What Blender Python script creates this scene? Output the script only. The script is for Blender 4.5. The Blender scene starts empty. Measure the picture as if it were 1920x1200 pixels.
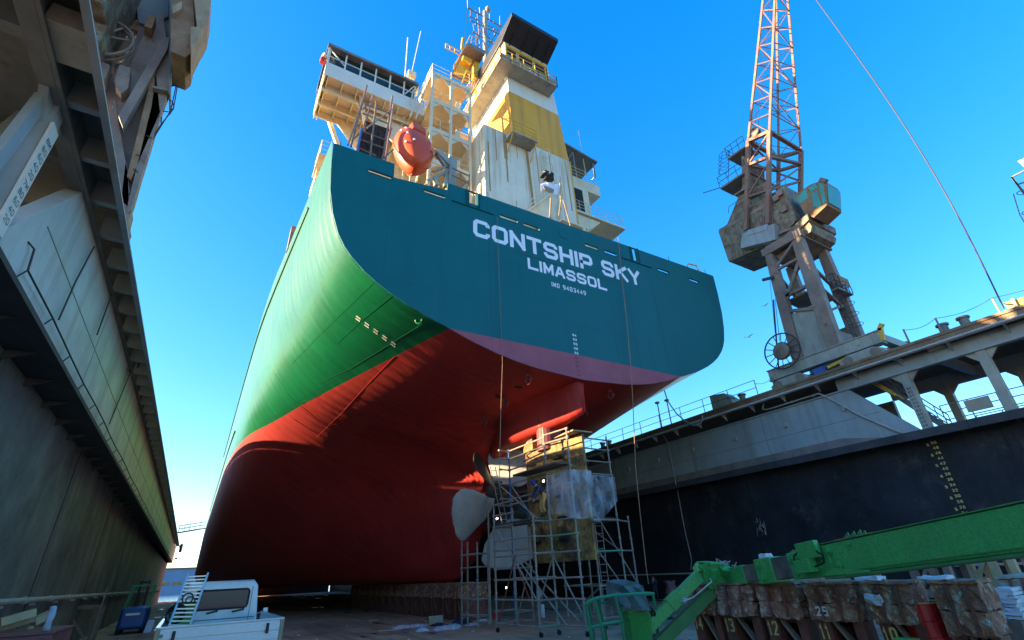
import bpy, bmesh, math, random
from mathutils import Vector, Matrix
V = Vector
rad = math.radians
random.seed(7)
scene = bpy.context.scene
col = scene.collection

# ------------------------------------------------------------------ camera
F_PX = 902.934
CAM = V((0.0, 0.0, 2.33))
ROT = Matrix(((0.85996879, -0.20026143, -0.46941351),
              (-0.50826292, -0.41910861, -0.75234087),
              (-0.04607038, 0.88557514, -0.46220578)))
cam_d = bpy.data.cameras.new('camera')
cam_d.sensor_width = 36.0
cam_d.lens = 36.0 * F_PX / 1920.0
cam_d.clip_start = 0.1
cam_d.clip_end = 6000
cam = bpy.data.objects.new('camera', cam_d)
cam.matrix_world = Matrix.Translation(CAM) @ ROT.to_4x4()
col.objects.link(cam)
scene.camera = cam


def P(px, py, X=None, Y=None, Z=None, D=None):
    """point of the place seen at photo pixel (px, py) on a known plane"""
    d = ROT @ V((px - 960, 600 - py, -F_PX))
    if X is not None:
        t = (X - CAM.x) / d.x
    elif Y is not None:
        t = (Y - CAM.y) / d.y
    elif Z is not None:
        t = (Z - CAM.z) / d.z
    else:
        t = D / F_PX
    return CAM + d * t


# ------------------------------------------------------------------ light
SUN_EL, SUN_AZ = 15.3, 26.0          # azimuth: degrees ahead of due port (-X)
to_sun = V((-math.cos(rad(SUN_AZ)) * math.cos(rad(SUN_EL)),
            math.sin(rad(SUN_AZ)) * math.cos(rad(SUN_EL)), math.sin(rad(SUN_EL))))
sun_d = bpy.data.lights.new('sun', 'SUN')
sun_d.energy = 4.8
sun_d.angle = rad(0.5)
sun_d.color = (1.0, 0.76, 0.45)
sun = bpy.data.objects.new('sun', sun_d)
sun.rotation_euler = to_sun.to_track_quat('Z', 'Y').to_euler()
sun.location = (-60, 40, 60)
col.objects.link(sun)

world = bpy.data.worlds.new('World')
scene.world = world
world.use_nodes = True
wn = world.node_tree
wn.nodes.clear()
w_out = wn.nodes.new('ShaderNodeOutputWorld')
w_gam = wn.nodes.new('ShaderNodeGamma')
w_gam.inputs['Gamma'].default_value = 0.72
w_bg = wn.nodes.new('ShaderNodeBackground')
w_sky = wn.nodes.new('ShaderNodeTexSky')
w_hsv = wn.nodes.new('ShaderNodeHueSaturation')
w_sky.sky_type = 'NISHITA'
w_sky.sun_disc = False
w_sky.sun_elevation = rad(SUN_EL)
w_sky.sun_rotation = math.atan2(to_sun.x, to_sun.y)
w_sky.altitude = 0
w_sky.air_density = 1.0
w_sky.dust_density = 0.35
w_sky.ozone_density = 3.0
w_hsv.inputs['Saturation'].default_value = 1.6
w_hsv.inputs['Hue'].default_value = 0.51
w_bg.inputs['Strength'].default_value = 0.15
wn.links.new(w_sky.outputs[0], w_gam.inputs['Color'])
wn.links.new(w_gam.outputs[0], w_hsv.inputs['Color'])
wn.links.new(w_hsv.outputs[0], w_bg.inputs['Color'])
wn.links.new(w_bg.outputs[0], w_out.inputs['Surface'])

scene.view_settings.view_transform = 'Standard'
scene.view_settings.look = 'None'
scene.view_settings.gamma = 1.0
scene.view_settings.exposure = 2.25
scene.view_settings.use_curve_mapping = False
scene.cycles.max_bounces = 6


# ------------------------------------------------------------------ materials
class NT:
    def __init__(s, name):
        s.m = bpy.data.materials.new(name)
        s.m.use_nodes = True
        s.t = s.m.node_tree
        s.b = s.t.nodes['Principled BSDF']
        s.o = s.t.nodes['Material Output']
        s.tc = s.t.nodes.new('ShaderNodeTexCoord')

    def n(s, kind, **kw):
        nd = s.t.nodes.new('ShaderNode' + kind)
        for k, v in kw.items():
            setattr(nd, k, v)
        return nd

    def l(s, a, b):
        s.t.links.new(a, b)

    def mapped(s, scale=(1, 1, 1), src='Object'):
        mp = s.n('Mapping')
        mp.inputs['Scale'].default_value = scale
        s.l(s.tc.outputs[src], mp.inputs['Vector'])
        return mp.outputs[0]

    def noise(s, scale, detail=4, rough=0.6, map_scale=(1, 1, 1)):
        nz = s.n('TexNoise')
        nz.inputs['Scale'].default_value = scale
        nz.inputs['Detail'].default_value = detail
        nz.inputs['Roughness'].default_value = rough
        s.l(s.mapped(map_scale), nz.inputs['Vector'])
        return nz.outputs['Fac']

    def ramp(s, fac, p0, p1, c0=(0, 0, 0, 1), c1=(1, 1, 1, 1)):
        r = s.n('ValToRGB')
        r.color_ramp.elements[0].position = p0
        r.color_ramp.elements[1].position = p1
        r.color_ramp.elements[0].color = c0
        r.color_ramp.elements[1].color = c1
        s.l(fac, r.inputs[0])
        return r.outputs[0]

    def mix(s, fac, a, b, mode='MIX'):
        m = s.n('Mix', data_type='RGBA', blend_type=mode)
        for sock, v in ((m.inputs[0], fac), (m.inputs[6], a), (m.inputs[7], b)):
            if hasattr(v, 'is_output'):
                s.l(v, sock)
            elif isinstance(v, (int, float)):
                sock.default_value = v
            else:
                sock.default_value = (v[0], v[1], v[2], 1)
        return m.outputs[2]

    def mul(s, a, b):
        m = s.n('Math', operation='MULTIPLY')
        for sock, v in ((m.inputs[0], a), (m.inputs[1], b)):
            if hasattr(v, 'is_output'):
                s.l(v, sock)
            else:
                sock.default_value = v
        return m.outputs[0]

    def math(s, op, a, b=0.0):
        m = s.n('Math', operation=op)
        for sock, v in ((m.inputs[0], a), (m.inputs[1], b)):
            if hasattr(v, 'is_output'):
                s.l(v, sock)
            else:
                sock.default_value = v
        return m.outputs[0]

    def seams(s, ax1, p1, ax2, p2, w=0.014):
        sep = s.n('SeparateXYZ')
        s.l(s.tc.outputs['Object'], sep.inputs[0])
        out = []
        for ax, p in ((ax1, p1), (ax2, p2)):
            f = s.math('FRACT', s.math('DIVIDE', sep.outputs[ax], p))
            out.append(s.math('LESS_THAN', f, w / p * 1.6))
        return s.math('MAXIMUM', out[0], out[1])

    def bump(s, h, strength=0.2, dist=0.05):
        bp = s.n('Bump')
        bp.inputs['Strength'].default_value = strength
        bp.inputs['Distance'].default_value = dist
        s.l(h, bp.inputs['Height'])
        s.l(bp.outputs[0], s.b.inputs['Normal'])


def paint(name, base, rough=0.5, metal=0.0, vary=0.25, rust=0.0, rust_col=(0.16, 0.055, 0.02), streak=0.0,
          streak_col=None, scale=1.0, bump=0.15, coat=0.0, spec=0.5, fine=0.0):
    k = NT(name)
    dark = tuple(c * (1 - vary) for c in base)
    lite = tuple(min(1, c * (1 + vary * 0.7)) for c in base)
    n1 = k.noise(0.9 * scale, 6, 0.65)
    c = k.mix(k.ramp(n1, 0.3, 0.7), dark, lite)
    if fine:
        n5 = k.noise(14 * scale, 5, 0.7)
        c = k.mix(k.mul(k.ramp(n5, 0.42, 0.62), fine), c, tuple(x * 0.35 for x in base))
    if streak:
        n2 = k.noise(1.0, 5, 0.7, (2.2 * scale, 2.2 * scale, 0.10 * scale))
        sc = streak_col or tuple(x * 0.4 for x in base)
        c = k.mix(k.mul(k.ramp(n2, 0.48, 0.72), streak), c, sc)
    if rust:
        n3 = k.noise(1.6 * scale, 8, 0.72)
        n4 = k.noise(9 * scale, 4, 0.6)
        rc = k.mix(n4, tuple(x * 0.45 for x in rust_col), tuple(min(1, x * 1.7) for x in rust_col))
        lo = 0.72 - 0.42 * rust
        c = k.mix(k.ramp(n3, lo, lo + 0.10), c, rc)
    k.l(c, k.b.inputs['Base Color'])
    k.b.inputs['Metallic'].default_value = metal
    k.b.inputs['Specular IOR Level'].default_value = spec
    r2 = k.n('MapRange')
    r2.inputs['To Min'].default_value = max(0.03, rough - 0.12)
    r2.inputs['To Max'].default_value = min(1, rough + 0.15)
    k.l(k.noise(3 * scale, 4), r2.inputs['Value'])
    k.l(r2.outputs[0], k.b.inputs['Roughness'])
    if coat:
        k.b.inputs['Coat Weight'].default_value = coat
        k.b.inputs['Coat Roughness'].default_value = 0.12
    if bump:
        k.bump(k.noise(5 * scale, 6, 0.65), bump, 0.03)
    return k.m


M = {}


def mats():
    P_ = paint
    M['grey_steel'] = P_('grey_steel', (0.33, 0.375, 0.39), 0.55, vary=0.18, rust=0.10, streak=0.55,
                         streak_col=(0.20, 0.16, 0.11), scale=0.6)
    M['panel_left'] = P_('panel_left', (0.52, 0.55, 0.54), 0.6, vary=0.22, rust=0.10, streak=0.65,
                         streak_col=(0.22, 0.20, 0.15), scale=0.7)
    M['grey_steel_dark'] = P_('grey_steel_dark', (0.20, 0.20, 0.185), 0.6, vary=0.3, rust=0.2, streak=0.4)
    M['fender_band'] = P_('fender_band', (0.055, 0.05, 0.055), 0.75, vary=0.4, rust=0.25)
    M['deck_edge'] = P_('deck_edge', (0.22, 0.16, 0.10), 0.75, vary=0.4, rust=0.55, rust_col=(0.20, 0.10, 0.05))
    M['primer'] = P_('primer', (0.23, 0.185, 0.175), 0.7, vary=0.3, rust=0.25, streak=0.5)
    M['weathered_grey'] = P_('weathered_grey', (0.37, 0.36, 0.30), 0.6, vary=0.25, rust=0.25, streak=0.5,
                             streak_col=(0.16, 0.10, 0.06))
    M['crane_olive'] = P_('crane_olive', (0.25, 0.215, 0.14), 0.65, vary=0.4, rust=0.6, rust_col=(0.15, 0.08, 0.04), streak=0.6, streak_col=(0.10, 0.07, 0.045), scale=1.4)
    M['brown_steel'] = P_('brown_steel', (0.26, 0.185, 0.145), 0.65, vary=0.35, rust=0.38, rust_col=(0.17, 0.09, 0.05))
    M['rust_panel'] = P_('rust_panel', (0.30, 0.17, 0.09), 0.8, vary=0.35, rust=0.5, rust_col=(0.24, 0.11, 0.05), scale=2)
    M['rust_lattice'] = P_('rust_lattice', (0.25, 0.155, 0.115), 0.7, vary=0.35, rust=0.6, rust_col=(0.26, 0.12, 0.075), scale=2)
    M['block_steel'] = P_('block_steel', (0.22, 0.07, 0.045), 0.6, vary=0.35, rust=0.35, rust_col=(0.10, 0.045, 0.03), scale=2)
    M['white_ship'] = P_('white_ship', (0.76, 0.71, 0.59), 0.45, vary=0.06, rust=0.05, streak=0.25,
                         streak_col=(0.62, 0.42, 0.20), scale=0.8, bump=0.05)
    M['cream_ship'] = P_('cream_ship', (0.76, 0.65, 0.43), 0.5, vary=0.10, rust=0.04, streak=0.25,
                         streak_col=(0.45, 0.28, 0.12), bump=0.05)
    M['casing_white'] = P_('casing_white', (0.78, 0.70, 0.53), 0.5, vary=0.10, rust=0.0, streak=1.0,
                           streak_col=(0.46, 0.27, 0.09), scale=0.75, bump=0.05)
    M['rust_run'] = P_('rust_run', (0.42, 0.22, 0.06), 0.7, vary=0.3, streak=0.6, streak_col=(0.66, 0.52, 0.30), scale=2, bump=0)
    M['funnel_yellow'] = P_('funnel_yellow', (0.80, 0.36, 0.012), 0.5, vary=0.08, rust=0.0, streak=0.75,
                            streak_col=(0.44, 0.20, 0.03), scale=0.7, bump=0.05)
    M['yellow_paint'] = P_('yellow_paint', (0.75, 0.42, 0.03), 0.5, vary=0.15, rust=0.15)
    M['funnel_black'] = P_('funnel_black', (0.022, 0.022, 0.028), 0.45, vary=0.3, streak=0.3, streak_col=(0.05, 0.05, 0.055))
    M['dark_opening'] = P_('dark_opening', (0.012, 0.013, 0.015), 0.8, vary=0.2, bump=0)
    M['letter_white'] = P_('letter_white', (0.80, 0.80, 0.84), 0.45, vary=0.05, bump=0)
    M['mark_white'] = P_('mark_white', (0.75, 0.70, 0.62), 0.6, vary=0.15, bump=0, rust=0.15)
    M['mark_yellow'] = P_('mark_yellow', (0.75, 0.55, 0.18), 0.7, vary=0.2, bump=0, rust=0.2)
    M['mark_black'] = P_('mark_black', (0.05, 0.05, 0.06), 0.7, vary=0.2, bump=0)
    M['mark_red'] = P_('mark_red', (0.16, 0.02, 0.025), 0.6, vary=0.2, bump=0)
    M['lifeboat_orange'] = P_('lifeboat_orange', (0.72, 0.075, 0.008), 0.45, vary=0.12, coat=0.0, fine=0.15, bump=0.03)
    M['red_sign'] = P_('red_sign', (0.60, 0.03, 0.02), 0.5, vary=0.1)
    M['galv'] = P_('galvanised_tube', (0.33, 0.285, 0.24), 0.5, metal=0.25, vary=0.3, rust=0.22, scale=2)
    M['tube_blue'] = P_('tube_blue', (0.04, 0.12, 0.36), 0.5, vary=0.2, rust=0.1)
    M['tube_green'] = P_('tube_green', (0.12, 0.36, 0.22), 0.5, vary=0.2, rust=0.1)
    M['tube_red'] = P_('tube_red', (0.33, 0.07, 0.05), 0.5, vary=0.2, rust=0.15)
    M['plank'] = P_('scaffold_plank', (0.10, 0.085, 0.07), 0.85, vary=0.4, scale=2)
    M['boom_green'] = P_('boom_green', (0.08, 0.43, 0.10), 0.42, vary=0.14, rust=0.08, rust_col=(0.10, 0.10, 0.05), coat=0.1, scale=1.5, bump=0.06, fine=0.45, streak=0.25)
    M['boom_dark_green'] = P_('boom_dark_green', (0.07, 0.22, 0.06), 0.55, vary=0.2, rust=0.12, scale=2)
    M['basket_green'] = P_('basket_green', (0.05, 0.30, 0.15), 0.5, vary=0.2, rust=0.12, scale=2)
    M['boom_inner'] = P_('boom_inner', (0.14, 0.12, 0.09), 0.6, vary=0.5, rust=0.4, rust_col=(0.25, 0.17, 0.08), scale=2)
    M['black_rubber'] = P_('black_rubber', (0.015, 0.015, 0.016), 0.6, vary=0.3)
    M['rope'] = P_('rope', (0.35, 0.20, 0.11), 0.9, vary=0.3)
    M['dark_wire'] = P_('dark_wire', (0.05, 0.045, 0.05), 0.7, vary=0.2)
    M['light_hose'] = P_('light_hose', (0.40, 0.38, 0.36), 0.7, vary=0.2)
    M['truck_white'] = P_('truck_white', (0.62, 0.66, 0.66), 0.3, vary=0.06, coat=0.5, bump=0.02, fine=0.08)
    M['truck_wood'] = P_('truck_wood', (0.36, 0.27, 0.16), 0.7, vary=0.2)
    M['alu'] = P_('ladder_aluminium', (0.60, 0.60, 0.60), 0.35, metal=0.7, vary=0.15)
    M['welder_green'] = P_('welder_green', (0.02, 0.25, 0.03), 0.4, vary=0.15)
    M['forklift_blue'] = P_('forklift_blue', (0.015, 0.07, 0.28), 0.4, vary=0.2, rust=0.05)
    M['wood'] = P_('wood', (0.38, 0.26, 0.15), 0.8, vary=0.35, scale=2, streak=0.3)
    M['wood_old'] = P_('wood_old', (0.17, 0.13, 0.095), 0.85, vary=0.4, scale=3)
    M['wood_pale'] = P_('wood_pale', (0.55, 0.40, 0.22), 0.8, vary=0.2, scale=2)
    M['red_drum'] = P_('red_drum', (0.75, 0.012, 0.015), 0.35, vary=0.12, coat=0.3)
    M['red_box'] = P_('red_box', (0.32, 0.11, 0.10), 0.7, vary=0.3, rust=0.3)
    M['card_blue'] = P_('carton_blue', (0.42, 0.56, 0.72), 0.6, vary=0.1)
    M['card_edge'] = P_('carton_edge', (0.05, 0.2, 0.5), 0.6, vary=0.1)
    M['white_sheet'] = P_('white_sheet', (0.62, 0.63, 0.65), 0.6, vary=0.15)
    M['canvas'] = P_('canvas_tan', (0.42, 0.36, 0.27), 0.85, vary=0.2, scale=2)
    M['cloth_navy'] = P_('cloth_navy', (0.02, 0.03, 0.075), 0.9, vary=0.3, scale=3)
    M['cloth_jeans'] = P_('cloth_jeans', (0.03, 0.04, 0.08), 0.9, vary=0.3, scale=3)
    M['cloth_ochre'] = P_('cloth_ochre', (0.62, 0.30, 0.08), 0.9, vary=0.3, scale=3)
    M['cloth_blue'] = P_('cloth_blue', (0.01, 0.03, 0.20), 0.9, vary=0.3, scale=3)
    M['cloth_pink'] = P_('cloth_pink', (0.30, 0.15, 0.16), 0.9, vary=0.3, scale=3)
    M['skin'] = P_('skin', (0.42, 0.24, 0.16), 0.6, vary=0.08, bump=0)
    M['hair'] = P_('hair', (0.015, 0.012, 0.01), 0.7, vary=0.2)
    M['tarp_grey'] = P_('tarp_grey', (0.46, 0.43, 0.40), 0.75, vary=0.12, scale=1.5, bump=0.5, streak=0.2)
    M['tarp_green'] = P_('tarp_green', (0.10, 0.16, 0.15), 0.6, vary=0.3, scale=2, bump=0.4)
    M['netting'] = P_('netting', (0.055, 0.03, 0.022), 0.9, vary=0.4, scale=4)
    M['rag_pale'] = P_('rag_pale', (0.55, 0.58, 0.66), 0.85, vary=0.25, scale=4)
    M['rag_navy'] = P_('rag_navy', (0.03, 0.03, 0.08), 0.9, vary=0.3, scale=4)
    M['gull_white'] = P_('gull_white', (0.8, 0.8, 0.8), 0.8, vary=0.08)
    M['bronze'] = P_('bronze_dark', (0.06, 0.045, 0.035), 0.5, metal=0.3, vary=0.3)
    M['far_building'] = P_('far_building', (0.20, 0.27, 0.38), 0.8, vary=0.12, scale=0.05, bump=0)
    M['crane_glass'] = P_('crane_glass', (0.04, 0.30, 0.24), 0.15, vary=0.25, bump=0, spec=0.4)
    M['window_dark'] = P_('window_dark', (0.02, 0.035, 0.03), 0.08, vary=0.2, bump=0, spec=0.8)
    M['far_yellow'] = P_('far_yellow', (0.75, 0.50, 0.03), 0.5, vary=0.1)
    # mottled crumbling wood caps of the keel blocks
    k = NT('keel_cap')
    a = k.noise(3.2, 8, 0.75)
    b = k.noise(7.0, 6, 0.7)
    c0 = k.mix(k.ramp(a, 0.36, 0.60), (0.16, 0.058, 0.032), (0.50, 0.215, 0.125))
    c0 = k.mix(k.ramp(b, 0.55, 0.60), c0, (0.48, 0.41, 0.29))
    c0 = k.mix(k.ramp(k.noise(4.4, 5, 0.7), 0.60, 0.66), c0, (0.16, 0.09, 0.03))
    k.l(c0, k.b.inputs['Base Color'])
    k.b.inputs['Roughness'].default_value = 0.85
    k.bump(k.noise(7, 8, 0.7), 0.6, 0.05)
    M['keel_cap'] = k.m
    # dock walls: dark, blotched, plate seams
    for nm, base, wet, pale in (('dock_wall_left', (0.20, 0.21, 0.20), (0.07, 0.072, 0.072), (0.32, 0.27, 0.22)),
                                ('dock_wall_right', (0.032, 0.034, 0.041), (0.012, 0.012, 0.015), (0.12, 0.10, 0.085))):
        k = NT(nm)
        a = k.noise(0.35, 6, 0.7)
        c0 = k.mix(k.ramp(a, 0.35, 0.65), wet, base)
        s1 = k.noise(1.0, 6, 0.7, (0.8, 0.8, 0.07))
        c0 = k.mix(k.mul(k.ramp(s1, 0.50, 0.72), 0.7), c0, wet)
        s2 = k.noise(1.0, 6, 0.75, (1.5, 0.5, 0.35))
        c0 = k.mix(k.mul(k.ramp(s2, 0.56, 0.75), 0.75), c0, pale)
        s3 = k.noise(4.0, 6, 0.75)
        c0 = k.mix(k.mul(k.ramp(s3, 0.60, 0.72), 0.35), c0, pale)
        k.l(c0, k.b.inputs['Base Color'])
        k.b.inputs['Roughness'].default_value = 0.72
        k.b.inputs['Specular IOR Level'].default_value = 0.3
        k.bump(k.noise(2.5, 7, 0.7), 0.25, 0.05)
        M[nm] = k.m
    # dock floor
    k = NT('dock_floor')
    a = k.noise(0.22, 7, 0.7)
    c0 = k.mix(k.ramp(a, 0.32, 0.68), (0.32, 0.175, 0.10), (0.62, 0.385, 0.245))
    c0 = k.mix(k.ramp(k.noise(1.3, 7, 0.75), 0.56, 0.70), c0, (0.06, 0.045, 0.04))
    c0 = k.mix(k.mul(k.ramp(k.noise(8, 4, 0.7), 0.62, 0.68), 0.7), c0, (0.26, 0.22, 0.19))
    k.l(c0, k.b.inputs['Base Color'])
    wet = k.ramp(k.noise(0.35, 5, 0.6, (1.6, .6, 1)), 0.60, 0.66)
    c0 = k.mix(k.mul(wet, 0.75), c0, (0.05, 0.04, 0.034))
    trk = k.ramp(k.noise(1.0, 3, 0.5, (1.4, 0.05, 1)), 0.56, 0.62)
    c0 = k.mix(k.mul(trk, 0.35), c0, (0.07, 0.055, 0.05))
    k.l(c0, k.b.inputs['Base Color'])
    rr = k.n('MapRange')
    rr.inputs['To Min'].default_value = 0.9
    rr.inputs['To Max'].default_value = 0.18
    k.l(wet, rr.inputs['Value'])
    k.l(rr.outputs[0], k.b.inputs['Roughness'])
    k.bump(k.noise(6, 8, 0.75), 0.5, 0.04)
    M['dock_floor'] = k.m
    # ship side: glossy green over red antifouling
    k = NT('hull_paint')
    sep = k.n('SeparateXYZ')
    k.l(k.tc.outputs['Object'], sep.inputs[0])
    zf = k.math('GREATER_THAN', sep.outputs[2], 11.33)
    g = k.mix(k.ramp(k.noise(0.6, 6, 0.7), 0.3, 0.7), (0.0, 0.095, 0.034), (0.001, 0.14, 0.048))
    r = k.mix(k.ramp(k.noise(0.5, 6, 0.7), 0.3, 0.7), (0.36, 0.018, 0.016), (0.48, 0.034, 0.022))
    sp = k.ramp(k.noise(7, 5, 0.7), 0.68, 0.72)
    g = k.mix(k.mul(sp, 0.5), g, (0.20, 0.40, 0.30))
    g = k.mix(k.mul(k.ramp(k.noise(1.0, 6, 0.7, (.5, .9, .12)), .55, .75), .45), g, (0.004, 0.07, 0.03))
    r = k.mix(k.mul(k.ramp(k.noise(1.0, 6, 0.7, (.6, .9, .15)), .54, .75), .5), r, (0.13, 0.007, 0.011))
    sm = k.seams(1, 2.7, 2, 2.3)
    k.l(k.mix(k.mul(sm, 0.4), k.mix(zf, r, g), (0.02, 0.03, 0.02)), k.b.inputs['Base Color'])
    rr = k.n('MapRange')
    rr.inputs['To Min'].default_value = 0.62
    rr.inputs['To Max'].default_value = 0.36
    k.b.inputs['Specular IOR Level'].default_value = 0.35
    k.l(zf, rr.inputs['Value'])
    k.l(rr.outputs[0], k.b.inputs['Roughness'])
    cw = k.mul(zf, 0.12)
    k.l(cw, k.b.inputs['Coat Weight'])
    k.b.inputs['Coat Roughness'].default_value = 0.22
    h = k.math('ADD', k.mul(k.noise(0.55, 3, 0.5, (0.4, 1.0, 0.35)), 1.0), k.mul(k.noise(1.0, 5, 0.65, (0.3, 1.6, 0.16)), 0.8))
    wv = k.n('TexWave', wave_type='BANDS', bands_direction='Y')
    wv.inputs['Scale'].default_value = 0.42
    wv.inputs['Distortion'].default_value = 0.6
    k.l(k.tc.outputs['Object'], wv.inputs['Vector'])
    h = k.math('ADD', h, k.mul(wv.outputs['Fac'], 0.16))
    k.bump(h, 0.35, 0.10)
    M['hull_paint'] = k.m
    # transom: hull green tinted teal, faded red tinted pink, for blue light in shade
    k = NT('shade_tinted_paint')
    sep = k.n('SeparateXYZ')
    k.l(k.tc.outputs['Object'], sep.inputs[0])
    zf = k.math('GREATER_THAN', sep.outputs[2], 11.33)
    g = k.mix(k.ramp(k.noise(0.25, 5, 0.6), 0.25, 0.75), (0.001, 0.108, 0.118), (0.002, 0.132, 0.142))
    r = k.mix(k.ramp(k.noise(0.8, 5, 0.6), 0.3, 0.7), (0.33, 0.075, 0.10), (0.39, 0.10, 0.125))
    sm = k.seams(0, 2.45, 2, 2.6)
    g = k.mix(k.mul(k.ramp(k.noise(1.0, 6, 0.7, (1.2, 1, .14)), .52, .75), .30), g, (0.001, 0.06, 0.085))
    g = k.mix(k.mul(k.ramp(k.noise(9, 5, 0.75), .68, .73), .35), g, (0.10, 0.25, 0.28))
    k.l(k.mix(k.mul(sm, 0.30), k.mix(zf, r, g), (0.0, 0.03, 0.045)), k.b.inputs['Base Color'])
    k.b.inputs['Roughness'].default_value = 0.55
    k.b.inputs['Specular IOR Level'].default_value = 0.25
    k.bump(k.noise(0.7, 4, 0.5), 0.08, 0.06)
    M['shade_tinted_paint'] = k.m
    # rudder: bare, yellow and rust
    k = NT('rudder_paint')
    a = k.noise(1.3, 8, 0.75)
    c0 = k.mix(k.ramp(a, 0.40, 0.58), (0.085, 0.042, 0.022), (0.42, 0.26, 0.07))
    c0 = k.mix(k.mul(k.ramp(k.noise(6, 6, 0.75), 0.52, 0.62), 0.8), c0, (0.09, 0.05, 0.03))
    c0 = k.mix(k.ramp(k.noise(0.7, 6, 0.7), 0.60, 0.66), c0, (0.50, 0.36, 0.11))
    k.l(c0, k.b.inputs['Base Color'])
    k.b.inputs['Roughness'].default_value = 0.75
    k.bump(k.noise(8, 7, 0.7), 0.4, 0.03)
    M['rudder_paint'] = k.m
    # clear plastic sheet
    k = NT('plastic_sheet')
    k.b.inputs['Base Color'].default_value = (0.75, 0.80, 0.90, 1)
    k.b.inputs['Roughness'].default_value = 0.22
    tr = k.n('BsdfTransparent')
    mx = k.n('MixShader')
    f = k.ramp(k.noise(1.6, 6, 0.65, (1.6, 1.6, .5)), 0.40, 0.72, (0.10, 0.10, 0.10, 1), (0.50, 0.50, 0.50, 1))
    k.l(f, mx.inputs[0])
    k.l(tr.outputs[0], mx.inputs[1])
    k.l(k.b.outputs[0], mx.inputs[2])
    k.l(mx.outputs[0], k.o.inputs['Surface'])
    k.bump(k.noise(2.0, 5, 0.6, (2.2, 1.4, .5)), 0.8, 0.08)
    M['plastic_sheet'] = k.m
    # window glass of the truck
    k = NT('truck_glass')
    k.b.inputs['Base Color'].default_value = (0.10, 0.09, 0.09, 1)
    k.b.inputs['Roughness'].default_value = 0.06
    tr = k.n('BsdfTransparent')
    tr.inputs[0].default_value = (0.6, 0.6, 0.62, 1)
    mx = k.n('MixShader')
    mx.inputs[0].default_value = 0.5
    k.l(tr.outputs[0], mx.inputs[1])
    k.l(k.b.outputs[0], mx.inputs[2])
    k.l(mx.outputs[0], k.o.inputs['Surface'])
    M['truck_glass'] = k.m
    # bulbs that are lit
    k = NT('lit_bulb')
    k.b.inputs['Emission Color'].default_value = (1, 0.93, 0.8, 1)
    k.b.inputs['Emission Strength'].default_value = 6
    M['lit_bulb'] = k.m
    k = NT('sea_water')
    k.b.inputs['Base Color'].default_value = (0.03, 0.06, 0.10, 1)
    k.b.inputs['Roughness'].default_value = 0.15
    k.bump(k.noise(0.4, 4), 0.4, 0.3)
    M['sea_water'] = k.m


mats()


# ------------------------------------------------------------------ mesh builder
def wloc(o):
    v = V((0, 0, 0))
    while o is not None:
        v += o.location
        o = o.parent
    return v


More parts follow.
